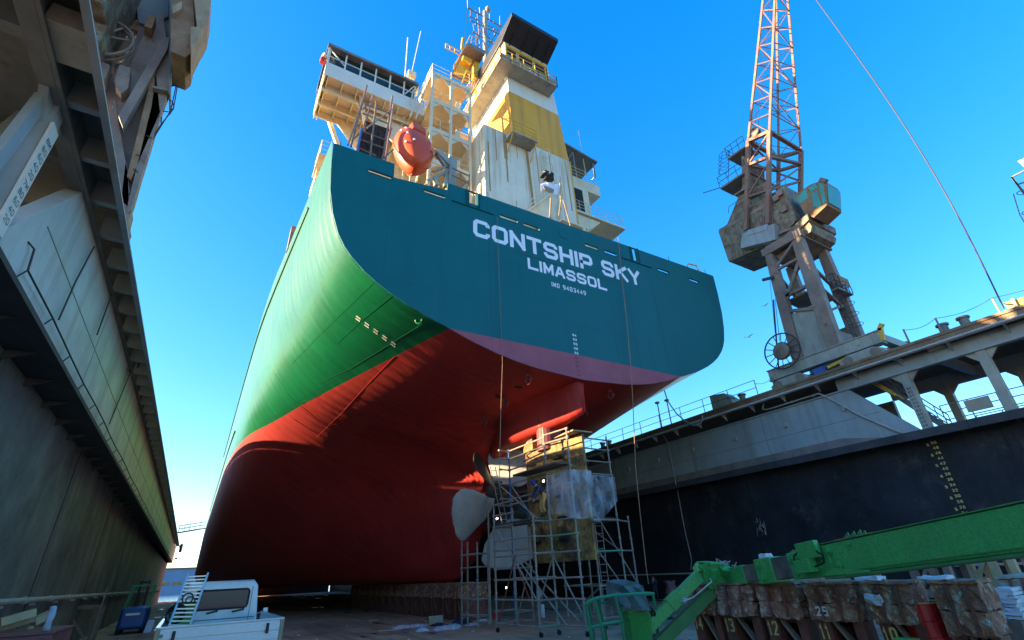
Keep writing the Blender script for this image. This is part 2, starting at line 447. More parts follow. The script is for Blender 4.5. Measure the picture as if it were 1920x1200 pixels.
class B:
    def __init__(s):
        s.v, s.f, s.mi, s.k = [], [], [], 0

    def add(s, vs, fs):
        o = len(s.v)
        s.v += [V(p) for p in vs]
        s.f += [tuple(i + o for i in f) for f in fs]
        s.mi += [s.k] * len(fs)
        return s

    def box(s, x0, x1, y0, y1, z0, z1):
        return s.add([(x0, y0, z0), (x1, y0, z0), (x1, y1, z0), (x0, y1, z0),
                      (x0, y0, z1), (x1, y0, z1), (x1, y1, z1), (x0, y1, z1)],
                     [(0, 3, 2, 1), (4, 5, 6, 7), (0, 1, 5, 4), (1, 2, 6, 5), (2, 3, 7, 6), (3, 0, 4, 7)])

    def bar(s, p, q, w, h=None, up=(0, 0, 1)):
        p, q = V(p), V(q)
        h = w if h is None else h
        d = (q - p)
        if d.length < 1e-6:
            return s
        d.normalize()
        u = V(up)
        if abs(d.dot(u)) > 0.98:
            u = V((0, 1, 0)) if abs(d.y) < 0.9 else V((1, 0, 0))
        a = d.cross(u).normalized() * (w / 2)
        b = a.cross(d).normalized() * (h / 2)
        vs = [p - a - b, p + a - b, p + a + b, p - a + b, q - a - b, q + a - b, q + a + b, q - a + b]
        return s.add(vs, [(0, 1, 2, 3), (7, 6, 5, 4), (1, 0, 4, 5), (2, 1, 5, 6), (3, 2, 6, 7), (0, 3, 7, 4)])

    def tube(s, p, q, r, n=6, r2=None):
        return s.path([p, q], r, n, r2)

    def path(s, pts, r, n=6, r2=None):
        pts = [V(p) for p in pts]
        m = len(pts)
        rings = []
        prev = None
        for i, p in enumerate(pts):
            d = (pts[min(i + 1, m - 1)] - pts[max(i - 1, 0)])
            if d.length < 1e-9:
                d = V((0, 0, 1))
            d.normalize()
            if prev is None:
                u = V((0, 0, 1)) if abs(d.z) < 0.9 else V((1, 0, 0))
                a = d.cross(u).normalized()
            else:
                a = (prev - d * prev.dot(d))
                a = a.normalized() if a.length > 1e-6 else d.orthogonal().normalized()
            prev = a
            b = d.cross(a)
            rr = r if r2 is None else r + (r2 - r) * i / (m - 1)
            rings.append([p + (a * math.cos(2 * math.pi * k / n) + b * math.sin(2 * math.pi * k / n)) * rr for k in range(n)])
        return s.loft(rings)

    def loft(s, rings, closed=True, caps=True):
        n = len(rings[0])
        vs = [p for r in rings for p in r]
        fs = []
        for i in range(len(rings) - 1):
            for k in range(n if closed else n - 1):
                k2 = (k + 1) % n
                fs.append((i * n + k, i * n + k2, (i + 1) * n + k2, (i + 1) * n + k))
        if caps and closed:
            fs.append(tuple(reversed(range(n))))
            fs.append(tuple(range((len(rings) - 1) * n, len(rings) * n)))
        return s.add(vs, fs)

    def prism(s, poly, ext):
        poly = [V(p) for p in poly]
        e = V(ext)
        return s.loft([poly, [p + e for p in poly]])

    def lathe(s, prof, c, axis=(0, 0, 1), n=20):
        ax = V(axis).normalized()
        a = ax.orthogonal().normalized()
        b = ax.cross(a)
        c = V(c)
        return s.loft([[c + ax * h + (a * math.cos(2 * math.pi * k / n) + b * math.sin(2 * math.pi * k / n)) * r
                        for k in range(n)] for r, h in prof])

    def ring(s, c, axis, R, r, n=24, m=5, a0=0.0, a1=2 * math.pi):
        ax = V(axis).normalized()
        a = ax.orthogonal().normalized()
        b = ax.cross(a)
        c = V(c)
        full = abs(a1 - a0 - 2 * math.pi) < 1e-6
        pts = [c + (a * math.cos(a0 + (a1 - a0) * k / n) + b * math.sin(a0 + (a1 - a0) * k / n)) * R for k in range(n + 1)]
        return s.path(pts, r, m)

    def quad(s, *p):
        return s.add(p, [tuple(range(len(p)))])

    def sphere(s, c, r, n=10, m=6, sc=(1, 1, 1)):
        c = V(c)
        rings = []
        for i in range(1, m):
            t = math.pi * i / m
            rings.append([c + V((math.cos(2 * math.pi * k / n) * math.sin(t) * r * sc[0],
                                 math.sin(2 * math.pi * k / n) * math.sin(t) * r * sc[1],
                                 -math.cos(t) * r * sc[2])) for k in range(n)])
        return s.loft(rings)

    def sheet(s, grid):
        n = len(grid[0])
        vs = [p for r in grid for p in r]
        fs = [(i * n + j, i * n + j + 1, (i + 1) * n + j + 1, (i + 1) * n + j)
              for i in range(len(grid) - 1) for j in range(n - 1)]
        return s.add(vs, fs)

    def build(s, name, mat, parent=None, smooth=False, bevel=0, fix=True):
        me = bpy.data.meshes.new(name)
        off = wloc(parent)
        me.from_pydata([tuple(p - off) for p in s.v], [], s.f)
        ms = mat if isinstance(mat, (list, tuple)) else [mat]
        for m in ms:
            me.materials.append(M[m] if isinstance(m, str) else m)
        me.polygons.foreach_set('material_index', s.mi)
        if fix:
            bm = bmesh.new()
            bm.from_mesh(me)
            bmesh.ops.recalc_face_normals(bm, faces=bm.faces)
            bm.to_mesh(me)
            bm.free()
        if smooth:
            me.polygons.foreach_set('use_smooth', [True] * len(me.polygons))
        me.update()
        o = bpy.data.objects.new(name, me)
        col.objects.link(o)
        if parent is not None:
            o.parent = parent
        if bevel:
            bv = o.modifiers.new('bevel', 'BEVEL')
            bv.width = bevel
            bv.segments = 2
            bv.limit_method = 'ANGLE'
        return o


def islands(b):
    par = list(range(len(b.v)))

    def find(i):
        while par[i] != i:
            par[i] = par[par[i]]
            i = par[i]
        return i
    for f in b.f:
        for i in f[1:]:
            par[find(i)] = find(f[0])
    out = {}
    for f, m in zip(b.f, b.mi):
        out.setdefault(find(f[0]), []).append((f, m))
    res = []
    for fs in out.values():
        n = B()
        mp = {}
        for f, m in fs:
            for i in f:
                if i not in mp:
                    mp[i] = len(n.v)
                    n.v.append(b.v[i])
            n.f.append(tuple(mp[i] for i in f))
            n.mi.append(m)
        res.append(n)
    return res


def each(b, name, mat, parent, **kw):
    """every separate piece becomes an object of its own"""
    return [n.build(name, mat, parent, **kw) for n in islands(b)]


def thing(name, label, cat, loc=(0, 0, 0), group=None):
    o = bpy.data.objects.new(name, None)
    o.empty_display_size = 0.3
    o.location = loc
    col.objects.link(o)
    return tag(o, label, cat, group)


def tag(o, label, cat, group=None):
    o['label'] = label
    o['category'] = cat
    if group:
        o['group'] = group
    return o


def kids(o):
    return [c for c in bpy.data.objects if c.parent == o]


def copy_tree(o, parent=None):
    c = o.copy()
    col.objects.link(c)
    c.parent = parent
    for ch in kids(o):
        copy_tree(ch, c)
    return c


# ------------------------------------------------------------------ stroke lettering
GLY = {
    'C': [[(1, .72), (1, .85), (.85, 1), (.15, 1), (0, .85), (0, .15), (.15, 0), (.85, 0), (1, .15), (1, .28)]],
    'O': [[(.5, 1), (.15, 1), (0, .85), (0, .15), (.15, 0), (.85, 0), (1, .15), (1, .85), (.85, 1), (.5, 1)]],
    'N': [[(0, 0), (0, 1)], [(0, 1), (1, 0)], [(1, 0), (1, 1)]],
    'T': [[(0, 1), (1, 1)], [(.5, .98), (.5, 0)]],
    'S': [[(1, .74), (1, .85), (.85, 1), (.15, 1), (0, .85), (0, .65), (.15, .52), (.85, .48), (1, .35), (1, .15),
           (.85, 0), (.15, 0), (0, .15), (0, .26)]],
    'H': [[(0, 0), (0, 1)], [(1, 0), (1, 1)], [(0, .5), (1, .5)]],
    'I': [[(0, 0), (0, 1)]],
    'P': [[(0, 0), (0, 1), (.85, 1), (1, .86), (1, .54), (.85, .42), (.05, .42)]],
    'K': [[(0, 0), (0, 1)], [(.05, .45), (1, 1)], [(.35, .62), (1, 0)]],
    'Y': [[(0, 1), (.5, .45), (1, 1)], [(.5, .45), (.5, 0)]],
    'L': [[(0, 1), (0, 0), (1, 0)]],
    'M': [[(0, 0), (0, 1)], [(0, 1), (.5, .25), (1, 1)], [(1, 1), (1, 0)]],
    'A': [[(0, 0), (.42, 1), (.58, 1), (1, 0)], [(.2, .32), (.8, .32)]],
    '0': [[(.5, 1), (.15, 1), (0, .85), (0, .15), (.15, 0), (.85, 0), (1, .15), (1, .85), (.85, 1), (.5, 1)]],
    '1': [[(.2, .78), (.55, 1), (.55, 0)]],
    '2': [[(0, .78), (.15, 1), (.85, 1), (1, .82), (1, .62), (0, 0), (1, 0)]],
    '3': [[(0, .9), (.15, 1), (.85, 1), (1, .85), (1, .62), (.8, .5), (.35, .5)], [(.8, .5), (1, .38), (1, .15), (.85, 0), (.15, 0), (0, .1)]],
    '4': [[(.75, 0), (.75, 1), (0, .3), (1, .3)]],
    '5': [[(1, 1), (.05, 1), (0, .55), (.8, .58), (1, .42), (1, .15), (.85, 0), (.15, 0), (0, .12)]],
    '6': [[(.95, 1), (.3, 1), (0, .7), (0, .15), (.15, 0), (.85, 0), (1, .15), (1, .42), (.85, .55), (.1, .55)]],
    '7': [[(0, 1), (1, 1), (.35, 0)]],
    '8': [[(.5, .52), (.1, .6), (.05, .85), (.2, 1), (.8, 1), (.95, .85), (.9, .6), (.5, .52), (.05, .4), (0, .12),
           (.15, 0), (.85, 0), (1, .12), (.95, .4), (.5, .52)]],
    '9': [[(.05, 0), (.7, 0), (1, .3), (1, .85), (.85, 1), (.15, 1), (0, .85), (0, .58), (.15, .45), (.9, .45)]],
}


def ribbon(b, pts2, t, tr, lift):
    n = len(pts2)
    closed = (abs(pts2[0][0] - pts2[-1][0]) + abs(pts2[0][1] - pts2[-1][1])) < 1e-6
    L, R = [], []
    for i in range(n):
        p = V((pts2[i][0], pts2[i][1]))
        if i == 0 and not closed:
            d1 = d2 = (V(pts2[1]) - p).normalized()
        elif i == n - 1 and not closed:
            d1 = d2 = (p - V(pts2[i - 1])).normalized()
        else:
            a = V(pts2[i - 1]) if i > 0 else V(pts2[n - 2])
            c = V(pts2[i + 1]) if i < n - 1 else V(pts2[1])
            d1 = (p - a).normalized()
            d2 = (c - p).normalized()
        n1, n2 = V((-d1.y, d1.x)), V((-d2.y, d2.x))
        m = (n1 + n2)
        m = m.normalized() if m.length > 1e-3 else n1
        k = t / 2 / max(0.45, m.dot(n1))
        L.append(p + m * k)
        R.append(p - m * k)
    g = [[tr(q.x, q.y, lift) for q in L], [tr(q.x, q.y, lift) for q in R]]
    b.sheet(g)


def text(b, s, origin, ux, uy, height, width, gap, thick, nrm, spacer=None):
    """stroke lettering on a plane; ux, uy unit vectors, width of one letter"""
    o, ux, uy, nrm = V(origin), V(ux), V(uy), V(nrm)
    x = 0.0
    for ch in s:
        if ch == ' ':
            x += spacer if spacer else width * 0.8
            continue
        w = 0.0 if ch == 'I' else (width * 0.6 if ch == '1' else width)
        iw, ih = w - (thick if w else 0), height - thick
        for j, st in enumerate(GLY[ch]):
            pts = []
            for k, (a, c) in enumerate(st):
                pts.append((x + thick / 2 + a * iw, thick / 2 + c * ih))
            # open ends reach the letter's edge where the stroke ends on it
            def grow(e, nb):
                d = V(e) - V(nb)
                d.normalize()
                return (e[0] + d.x * thick / 2, e[1] + d.y * thick / 2)
            if st[0] != st[-1] and ch in 'TILHNMKYPA147':
                if ch not in 'A' or j == 0:
                    pts[0] = grow(pts[0], pts[1])
                    pts[-1] = grow(pts[-1], pts[-2])
            ribbon(b, pts, thick, lambda u, w_, l: o + ux * u + uy * w_ + nrm * l, 0.004 + 0.002 * j)
        x += (w if w else thick) + gap
    return x


# ================================================================== setting
def structure(o):
    o['kind'] = 'structure'
    return o


b = B()
b.box(-3000, 3000, -1500, 4500, -2.6, -2.5)
structure(b.build('sea', 'sea_water'))
b = B()
b.box(-9.4, 35.0, -60, 142, -2.4, 0.0)
structure(b.build('dock_floor', 'dock_floor'))
b = B()
g = []
for i in range(41):
    x = -1600 + i * 80
    h = 10 + 9 * math.sin(i * 0.9) + 7 * math.sin(i * 2.3 + 1)
    g.append([(x, 2500, -3), (x, 2560, max(4, h)), (x, 2700, -3)])
b.sheet(g)
structure(b.build('hills', 'far_building'))


b = B()
b.box(4.0, 30.3, 141, 141.8, 0.003, 2.25)  # added dark barrier, keeps far sky light out from under the ship
for i in range(12):
    b.box(5 + i * 2.1, 5.2 + i * 2.1, 140.8, 140.995, 0.003, 2.2)
tag(b.build('light_gap_barrier', 'fender_band', None), 'added dark barrier closing the bright gap beneath the ship, far dock end', 'barrier')


def dock_wall(label, side):
    """side = -1: left wall facing +X, +1: right wall facing -X"""
    if side < 0:
        XL, XU, XE, XO, matl = -4.7, -3.85, -3.13, -9.2, 'dock_wall_left'
        YO, ZD = 12.0, 11.2
    else:
        XL, XU, XE, XO, matl = 30.35, 29.5, 28.75, 34.8, 'dock_wall_right'
        YO, ZD = 12.3, 11.2
    s = side
    root = thing('floating_dock_wall', label, 'dock wall', (XL, 30, 0))
    Y0, Y1 = -4.0, 140.0

    def bx(b, xa, xb, *r):
        return b.box(min(xa, xb), max(xa, xb), *r)
    b = B()
    bx(b, XL, XO, Y0, Y1, 0, 7.38)
    b.k = 1
    for y in ((14.5, 25.3, 37, 50, 58, 66, 74, 80, 86, 92, 98, 104, 110, 116, 122, 128, 134) if s < 0 else (7.2, 20.5, 33.5, 47, 60, 73, 86, 100, 115)):
        bx(b, XL - s * 0.012, XL + s * 0.1, y, y + 0.10, 0.05, 7.3)
    b.build('lower_wall', [matl, 'dark_opening'], root)
    # sponson ledge and fender band
    b = B()
    bx(b, XU - s * 0.04, XO, Y0, Y1, 7.40, 7.52)
    for i in range(70):
        y = -3.5 + i * 2.0
        b.prism([(XL, y, 7.39), (XU + s * 0.25, y, 7.39), (XL, y, 7.15)], (0, 0.05, 0))
    b.build('ledge', 'fender_band', root)
    if s > 0:
        b = B()
        for i in range(48):
            y = Y0 + i * 3.0
            bx(b, XU - s * 0.16, XU + s * 0.02, y, y + 2.985, 7.16 + 0.012 * (i % 2), 7.56)
        b.build('fender_band', 'fender_band', root)
    # upper side panel with sloping end next to the opening
    b = B()
    zt = 10.42
    b.prism([(XU, YO - 2.45, 7.525), (XU, YO, zt), (XU, Y1, zt), (XU, Y1, 7.525)], (s * 0.3, 0, 0))
    b.build('side_panel', 'grey_steel' if s > 0 else 'panel_left', root)
    b = B()
    for y in (17.8, 23.6, 29.4, 35.2, 41, 46.8, 52.6, 58.4, 64, 70, 76, 82, 88, 94, 100, 106, 112, 118, 124, 130):
        bx(b, XU - s * 0.006, XU + s * 0.02, y, y + 0.035, 7.55, 10.38)
    bx(b, XU - s * 0.007, XU + s * 0.02, 11.2, Y1 - 0.5, 8.86, 8.89)
    b.build('plate_seam', 'grey_steel_dark', root)
    if s > 0:
        b = B()
        b.prism([(XU, 11.4, 7.56), (XU, 13.5, 8.0), (XU, 60, 8.12), (XU, 100, 8.0), (XU, 100, 7.56)], (-.004, 0, 0))
        b.build('primer_stripe', 'primer', root)
    b = B()
    bx(b, XO - s * 0.3, XO, YO, Y1, 7.525, zt)
    bx(b, XU + s * 0.31, XO - s * 0.31, YO + 1, YO + 1.2, 7.53, zt)
    bx(b, XU + s * 0.31, XO - s * 0.31, Y1 - 0.4, Y1 - 0.2, 7.53, zt)
    b.build('inner_bulkhead', 'grey_steel_dark', root)
    # fascia beam over opening and pillars
    b = B()
    bx(b, XU - s * 0.02, XU + s * 0.25, Y0, YO + 0.5, 10.43, 11.13)
    bx(b, XU - s * 0.10, XU - s * 0.025, Y0, Y1, 10.43, 10.50)
    bx(b, XO - s * 0.25, XO, Y0, YO, 10.43, 11.13)
    for i in range(5):
        y = 11.2 - i * 3.2
        bx(b, XU + s * 0.26, XO - s * 0.26, y, y + 0.25, 10.6, 11.12)
    b.build('fascia_beam', 'grey_steel' if s > 0 else 'grey_steel_dark', root)
    for i in range(5):
        y = 9.6 - i * 3.2
        for (xa, xb) in ((XU, XU + s * 0.38), (XO - s * 0.4, XO - s * 0.02)):
            b = B()
            bx(b, xa + s * 0.005, xb, y - 0.19, y + 0.19, 7.525, 10.425)
            for d in (-1, 1):
                b.prism([(xa + s * 0.08, y + d * 0.192, 10.42), (xa + s * 0.08, y + d * 0.62, 10.42), (xa + s * 0.08, y + d * 0.192, 9.95)],
                        (s * 0.14, 0, 0))
            b.build('pillar', 'weathered_grey' if s > 0 else 'grey_steel', root)
    # overhanging deck with brackets
    b = B()
    bx(b, XE if s > 0 else -3.52, XO - s * 0.5 * -1, Y0, Y1, ZD, ZD + 0.22)
    b.build('deck', 'deck_edge' if s > 0 else 'grey_steel_dark', root)
    b = B()
    if s < 0:
        yy = [P(*q, X=XU).y for q in ((75, 75), (108, 190), (135, 283), (160, 385))]
        st = (yy[-1] - yy[0]) / 3
        for i in range(-6, int((Y1 - yy[0]) / st)):
            y = yy[0] + i * st
            b.prism([(XU + .012, y, 10.62), (XE - .09, y, 10.62), (-3.56, y, ZD - .003), (XU + .012, y, ZD - .003)], (0, .03, 0))
            bx(b, XU + 0.012, XE - 0.05, y - 0.06, y + 0.09, 10.56, 10.617)
        b.build('bracket', 'grey_steel', root)['kind'] = 'stuff'
        b = B()
        b.prism([(XE - .03, Y0, 10.45), (XE, Y0, 10.45), (-3.50, Y0, ZD + .2), (-3.53, Y0, ZD + .2)], (0, Y1 - Y0, 0))
        b.build('edge_web', 'grey_steel_dark', root)
        b = B()
        b.box(XE - 0.10, XE + 0.03, Y0, Y1, 10.40, 10.447)
        b.build('edge_flange', 'grey_steel', root)
    else:
        for i in range(66):
            y = -3.5 + i * 2.15
            b.prism([(XU - 0.025, y, ZD - 0.003), (XE + 0.12, y, ZD - 0.003), (XE + 0.12, y, ZD - 0.10), (XU - 0.025, y, 10.75)], (0, 0.04, 0))
            if i % 3 == 0:
                b.box(XE + 0.15, XU - 0.1, y - 0.1, y + 0.14, ZD - 0.16, ZD - 0.101)
        b.build('bracket', 'grey_steel', root)['kind'] = 'stuff'
        b = B()
        b.box(XE - 0.03, XE + 0.05, Y0, Y1, ZD - 0.16, ZD - 0.004)
        b.build('edge_girder', 'grey_steel', root)
        b = B()
        b.tube((XE - 0.10, -4, ZD - 0.09), (XE - 0.10, Y1, ZD - 0.09), 0.045, 8)
        b.build('water_pipe', 'light_hose', root, smooth=True)
        b = B()
        b.box(XE - 0.06, XE + 0.55, Y0, Y1, ZD + 0.224, ZD + 0.36)
        b.build('deck_timber', 'deck_edge', root)
    return root, XL, XU, XE, XO, ZD


LW, XL, XU, XE, XO, ZD = dock_wall('left dock wall of dark plates with pale grey overhanging upper panel, beside the truck', -1)
# pipe along the left wall
b = B()
b.tube((XL + 0.16, -4, 2.22), (XL + 0.16, 135, 2.22), 0.085, 8)
for i in range(30):
    y = 16 + i * 4.0
    b.lathe([(0.12, 0), (0.12, 0.14)], (XL + 0.16, y, 2.22), (0, 1, 0), 8)
    b.box(XL - 0.05, XL + 0.16, y + 1.8, y + 1.9, 2.05, 2.13)
b.build('wall_pipe', 'light_hose', LW)
b = B()
pts = []
for i in range(46):
    y = 11 + i * 2.2
    pts.append((XU + 0.10, y, 7.74 + 0.03 * math.sin(i * 1.7)))
b.path(pts, 0.02, 5)
for p in pts:
    b.tube(p, (XU + 0.0, p[1], p[2] - 0.17), 0.016, 4)
b.path([pts[0], (XU + 0.08, pts[0][1] - .1, 8.15), (XU + 0.0, pts[0][1] - .25, 8.2)], 0.02, 5)
b.build('grab_rail', 'dark_wire', LW)
b = B()
for (a, c) in (((177, 462), (142, 528)), ((212, 545), (182, 628)), ((252, 680), (205, 795)), ((142, 528), (110, 600)), ((245, 700), (238, 690))):
    b.tube(P(*a, X=XU + 0.08), P(*c, X=XU + 0.08), 0.02, 5)
b.path([P(252, 680, X=XU + .08), P(262, 676, X=XU + .3), P(258, 690, X=XU + .3)], 0.03, 5)
each(b, 'wall_rod', 'dark_wire', LW)
# draft board of the left wall
b = B()
b.box(XU + 0.02, XU + 0.07, 9.36, 9.70, 7.58, 9.98)
db = b.build('draft_board', 'mark_white', LW)
b = B()
for k, s in enumerate(('80', '60', '40', '20', '7M', '80', '60', '40', '20', '6M')):
    pass
for s, z in (('8M', 9.55), ('80', 9.36), ('60', 9.17), ('40', 8.98), ('20', 8.78), ('7M', 8.56), ('80', 8.37), ('60', 8.18), ('40', 7.99), ('20', 7.80)):
    text(b, s, (XU + 0.07, 9.415, z), (0, 1, 0), (0, 0, 1), 0.115, 0.095, 0.03, 0.014, (1, 0, 0))
b.build('draft_figures', 'mark_black', db)
# diagonal strut and interior shapes of the left opening
b = B()
b.bar((XU - 0.55, 9.0, 7.53), (XU - 0.55, 10.0, 10.4), 0.3, 0.22)
b.bar((XU - 0.2, 8.9, 7.55), (XU - 0.2, 9.25, 10.3), 0.12, 0.3)
b.build('strut', 'grey_steel', LW)
b = B()
b.box(XE - 0.66, XE - 0.14, P(110, 40, X=XU).y - 0.5, P(110, 40, X=XU).y + 0.35, 10.5, 10.9)
b.build('deck_light', 'weathered_grey', LW)
b = B()
b.lathe([(0.25, 0), (0.3, .1), (0.3, 1.6), (0.2, 1.7)], (XE + 0.25, 138.5, 9.4), (0, 0, 1), 10)
b.box(XE - 0.4, XE + 0.1, 137.8, 138.4, 8.0, 8.3)
b.build('end_fender', 'black_rubber', LW)
# unseen rack and trunk added on the left deck to shade hull and wall
b = B()
for i in range(44):
    y = 24 + i * 2.4
    b.bar((-5.1, y, ZD + 0.22), (-5.1, y, ZD + 1.5), 0.12)
    b.bar((-5.4, y, ZD + 1.45), (-4.8, y, ZD + 1.45), 0.1)
for x in (-5.3, -4.95):
    b.tube((x, 24, ZD + 1.62), (x, 128, ZD + 1.62), 0.12, 8)
b.tube((-5.1, 24, ZD + .7), (-5.1, 128, ZD + .7), 0.2, 8)
b.box(-6.1, -5.5, 23, 128, ZD + .224, 12.75)
b.build('shade_rack', 'brown_steel', LW)

RW, XL2, XU2, XE2, XO2, ZD2 = dock_wall('right dock wall, black below a blue-grey panel with open pillared gallery', 1)
X = XU2
# pipe runs on the right wall
b = B()
b.path([P(*q, X=X - 0.10) for q in ((1432, 755), (1430, 767), (1440, 768), (1535, 738), (1545, 742), (1615, 780), (1690, 812))], 0.05, 8)
for q in ((1484, 754), (1525, 742), (1640, 790)):
    p = P(*q, X=X - 0.10)
    b.lathe([(0.075, -.06), (0.075, .06)], p, (0, 1, 0), 8)
b.build('fire_pipe', 'light_hose', RW, smooth=True)
b = B()
for q in ((1300, 843), (1380, 823), (1474, 797), (1236, 863), (1180, 880)):
    p = P(*q, X=X)
    b.box(X - 0.16, X + 0.02, p.y - 0.10, p.y + 0.10, p.z - 0.12, p.z + 0.12)
p = P(1583, 765, X=X)
b.box(X - 0.14, X + 0.02, p.y - 0.07, p.y + 0.07, p.z - 0.18, p.z + 0.18)
p = P(1760, 653, X=X)
b.box(X - 0.35, X - 0.1, p.y - 0.35, p.y + 0.35, p.z - 0.1, p.z + 0.04)
each(b, 'bulkhead_lamp', 'weathered_grey', RW)
# draft board on pillar
b = B()
b.box(X - 0.05, X - 0.002, 9.44, 9.76, 7.57, 9.95)
db = b.build('draft_board', 'weathered_grey', RW)
b = B()
for i, s in enumerate(('8M', '80', '60', '40', '20', '7M', '80', '60', '40', '20', '6M')):
    text(b, s, (X - 0.05, 9.70, 9.55 - i * 0.19), (0, -1, 0), (0, 0, 1), 0.12, 0.085, 0.03, 0.022, (-1, 0, 0))
b.build('draft_figures', 'mark_black', db)
# yellow figures on the black lower wall
b = B()
y0 = P(1745, 830, X=XL2).y
zz = 6.95
for i, s in enumerate(('50', '48', '46', '44', '42', '40', '38', '36', '34', '32', '30', '28', '26', '24', '22', '20', '18', '16')):
    z = zz - i * 0.25
    text(b, s, (XL2 - 0.004, y0, z), (0, -1, 0), (0, 0, 1), 0.125, 0.10, 0.03, 0.03, (-1, 0, 0))
    if i % 2 == 0:
        text(b, '56'[i % 4 // 2], (XL2 - 0.004, y0 + 0.2, z - 0.06), (0, -1, 0), (0, 0, 1), 0.125, 0.10, 0.04, 0.03, (-1, 0, 0))
b.build('painted_figures', 'mark_yellow', RW)
# stair and rails inside the gallery
b = B()
for xx in (30.6, 31.5):
    b.bar(P(1640, 715, X=xx), P(1795, 815, X=xx), 0.06, 0.28)
    a, c = P(1640, 715, X=xx), P(1795, 815, X=xx)
    for h in (0.35, 0.65, 1.0):
        b.tube(a + V((0, 0, h)), c + V((0, 0, h)), 0.022, 5)
    for i in range(7):
        q = a.lerp(c, i / 6)
        b.tube(q, q + V((0, 0, 1.0)), 0.022, 5)
a, c = P(1640, 715, X=30.62), P(1795, 815, X=30.62)
for i in range(14):
    q = a.lerp(c, (i + .5) / 14)
    b.box(30.63, 31.47, q.y - 0.13, q.y + 0.13, q.z - 0.02, q.z + 0.02)
b.build('stair', 'grey_steel_dark', RW)
b = B()
b.tube(P(1630, 716, X=30.2), P(1680, 742, X=30.2), 0.035, 6)
b.tube(P(1640, 716, X=30.2), P(1695, 748, X=30.2), 0.035, 6)
b.build('yellow_handrail', 'yellow_paint', RW)
b = B()
for i in range(12):
    y = 8.9 - i * 1.1
    b.tube((30.0, y, 7.53), (30.0, y, 8.55), 0.025, 5)
    b.tube((34.4, y, 7.53), (34.4, y, 8.55), 0.025, 5)
for z in (7.85, 8.2, 8.55):
    for xx in (30.0, 34.4):
        b.tube((xx, 8.9, z), (xx, -3.5, z), 0.024, 5)
gr = b.build('gallery_rail', 'brown_steel', RW)
b = B()
b.box(29.96, 29.99, 7.0, 7.95, 7.95, 8.5)
b.build('rail_board', 'canvas', RW)
# floor pipe and hanging hoses on the right wall
b = B()
a, c = P(1060, 1082, X=XL2 - .12), P(1297, 1074, X=XL2 - .12)
zp = a.z
b.tube((XL2 - .12, 60, zp), (XL2 - .12, c.y, zp), 0.06, 6)
b.tube((XL2 - .12, 15, zp), (XL2 - .12, -4, zp), 0.06, 6)
b.build('floor_pipe', 'light_hose', RW)
b = B()
b.path([P(1243, 815, X=X - .08), P(1252, 830, X=X - .1), P(1262, 880, X=X - .1), P(1268, 910, X=XU2 - .2)], 0.03, 5)
b.path([P(1270, 918, X=XL2 - .05), P(1283, 990, X=XL2 - .05), P(1297, 1050, X=XL2 - .05), P(1295, 1068, X=XL2 - .05)], 0.03, 5)
b.build('hanging_hose', 'light_hose', RW)
b = B()
p = P(1427, 992, X=XL2)
for i in range(26):
    y = p.y + random.uniform(-.35, .35)
    z = p.z + random.uniform(-.45, .45)
    l = random.uniform(.1, .35)
    w = random.uniform(.01, .03)
    b.quad((XL2 - .004 - i * .0004, y, z), (XL2 - .004 - i * .0004, y - w, z), (XL2 - .004 - i * .0004, y - w + .03, z + l), (XL2 - .004 - i * .0004, y + .02, z + l))
b.build('paint_splash', 'mark_white', RW)

# guard rail on the right deck
RG = thing('deck_guard_rail', 'thin railing with wire along the top edge of the right dock wall', 'railing', (XE2 + .3, 30, ZD2 + .22))
b = B()
zt = ZD2 + 0.362
for i in range(26):
    y = 17.2 + i * 2.1
    b.tube((XE2 + .25, y, zt), (XE2 + .25, y, zt + 1.05), 0.028, 5)
for h in (0.55, 1.05):
    b.tube((XE2 + .25, 17.2, zt + h), (XE2 + .25, 70, zt + h), 0.022, 5)
b.build('rail', 'grey_steel_dark', RG)
b = B()
for y in (16.0, 8.6, 7.2, 5.0, 2.0):
    b.bar((XE2 + .25, y, zt), (XE2 + .25, y, zt + 0.85), 0.07)
b.build('post', 'brown_steel', RG)
b = B()
ys = [17.2, 16.0]
for (ya, yb) in ((17.2, 16.0), (8.6, 7.2), (7.2, 5.0), (5.0, 2.0)):
    b.path([(XE2 + .25, ya + (yb - ya) * k / 6, zt + .82 - .18 * math.sin(math.pi * k / 6)) for k in range(7)], 0.013, 4)
b.build('wire', 'dark_wire', RG)


def bollard(y, label):
    root = thing('mooring_bollard', label, 'bollard', (XE2 + 0.6, y, zt), 'twin bollards on the right dock wall')
    b = B()
    b.box(XE2 + .3, XE2 + .95, y - .75, y + .75, zt, zt + .10)
    b.build('base_plate', 'deck_edge', root)
    for d in (-.42, .42):
        b = B()
        b.lathe([(.2, .10), (.2, .46), (.27, .47), (.27, .56), (.0, .57)], (XE2 + .62, y + d, zt), (0, 0, 1), 14)
        b.build('post', 'grey_steel_dark', root)


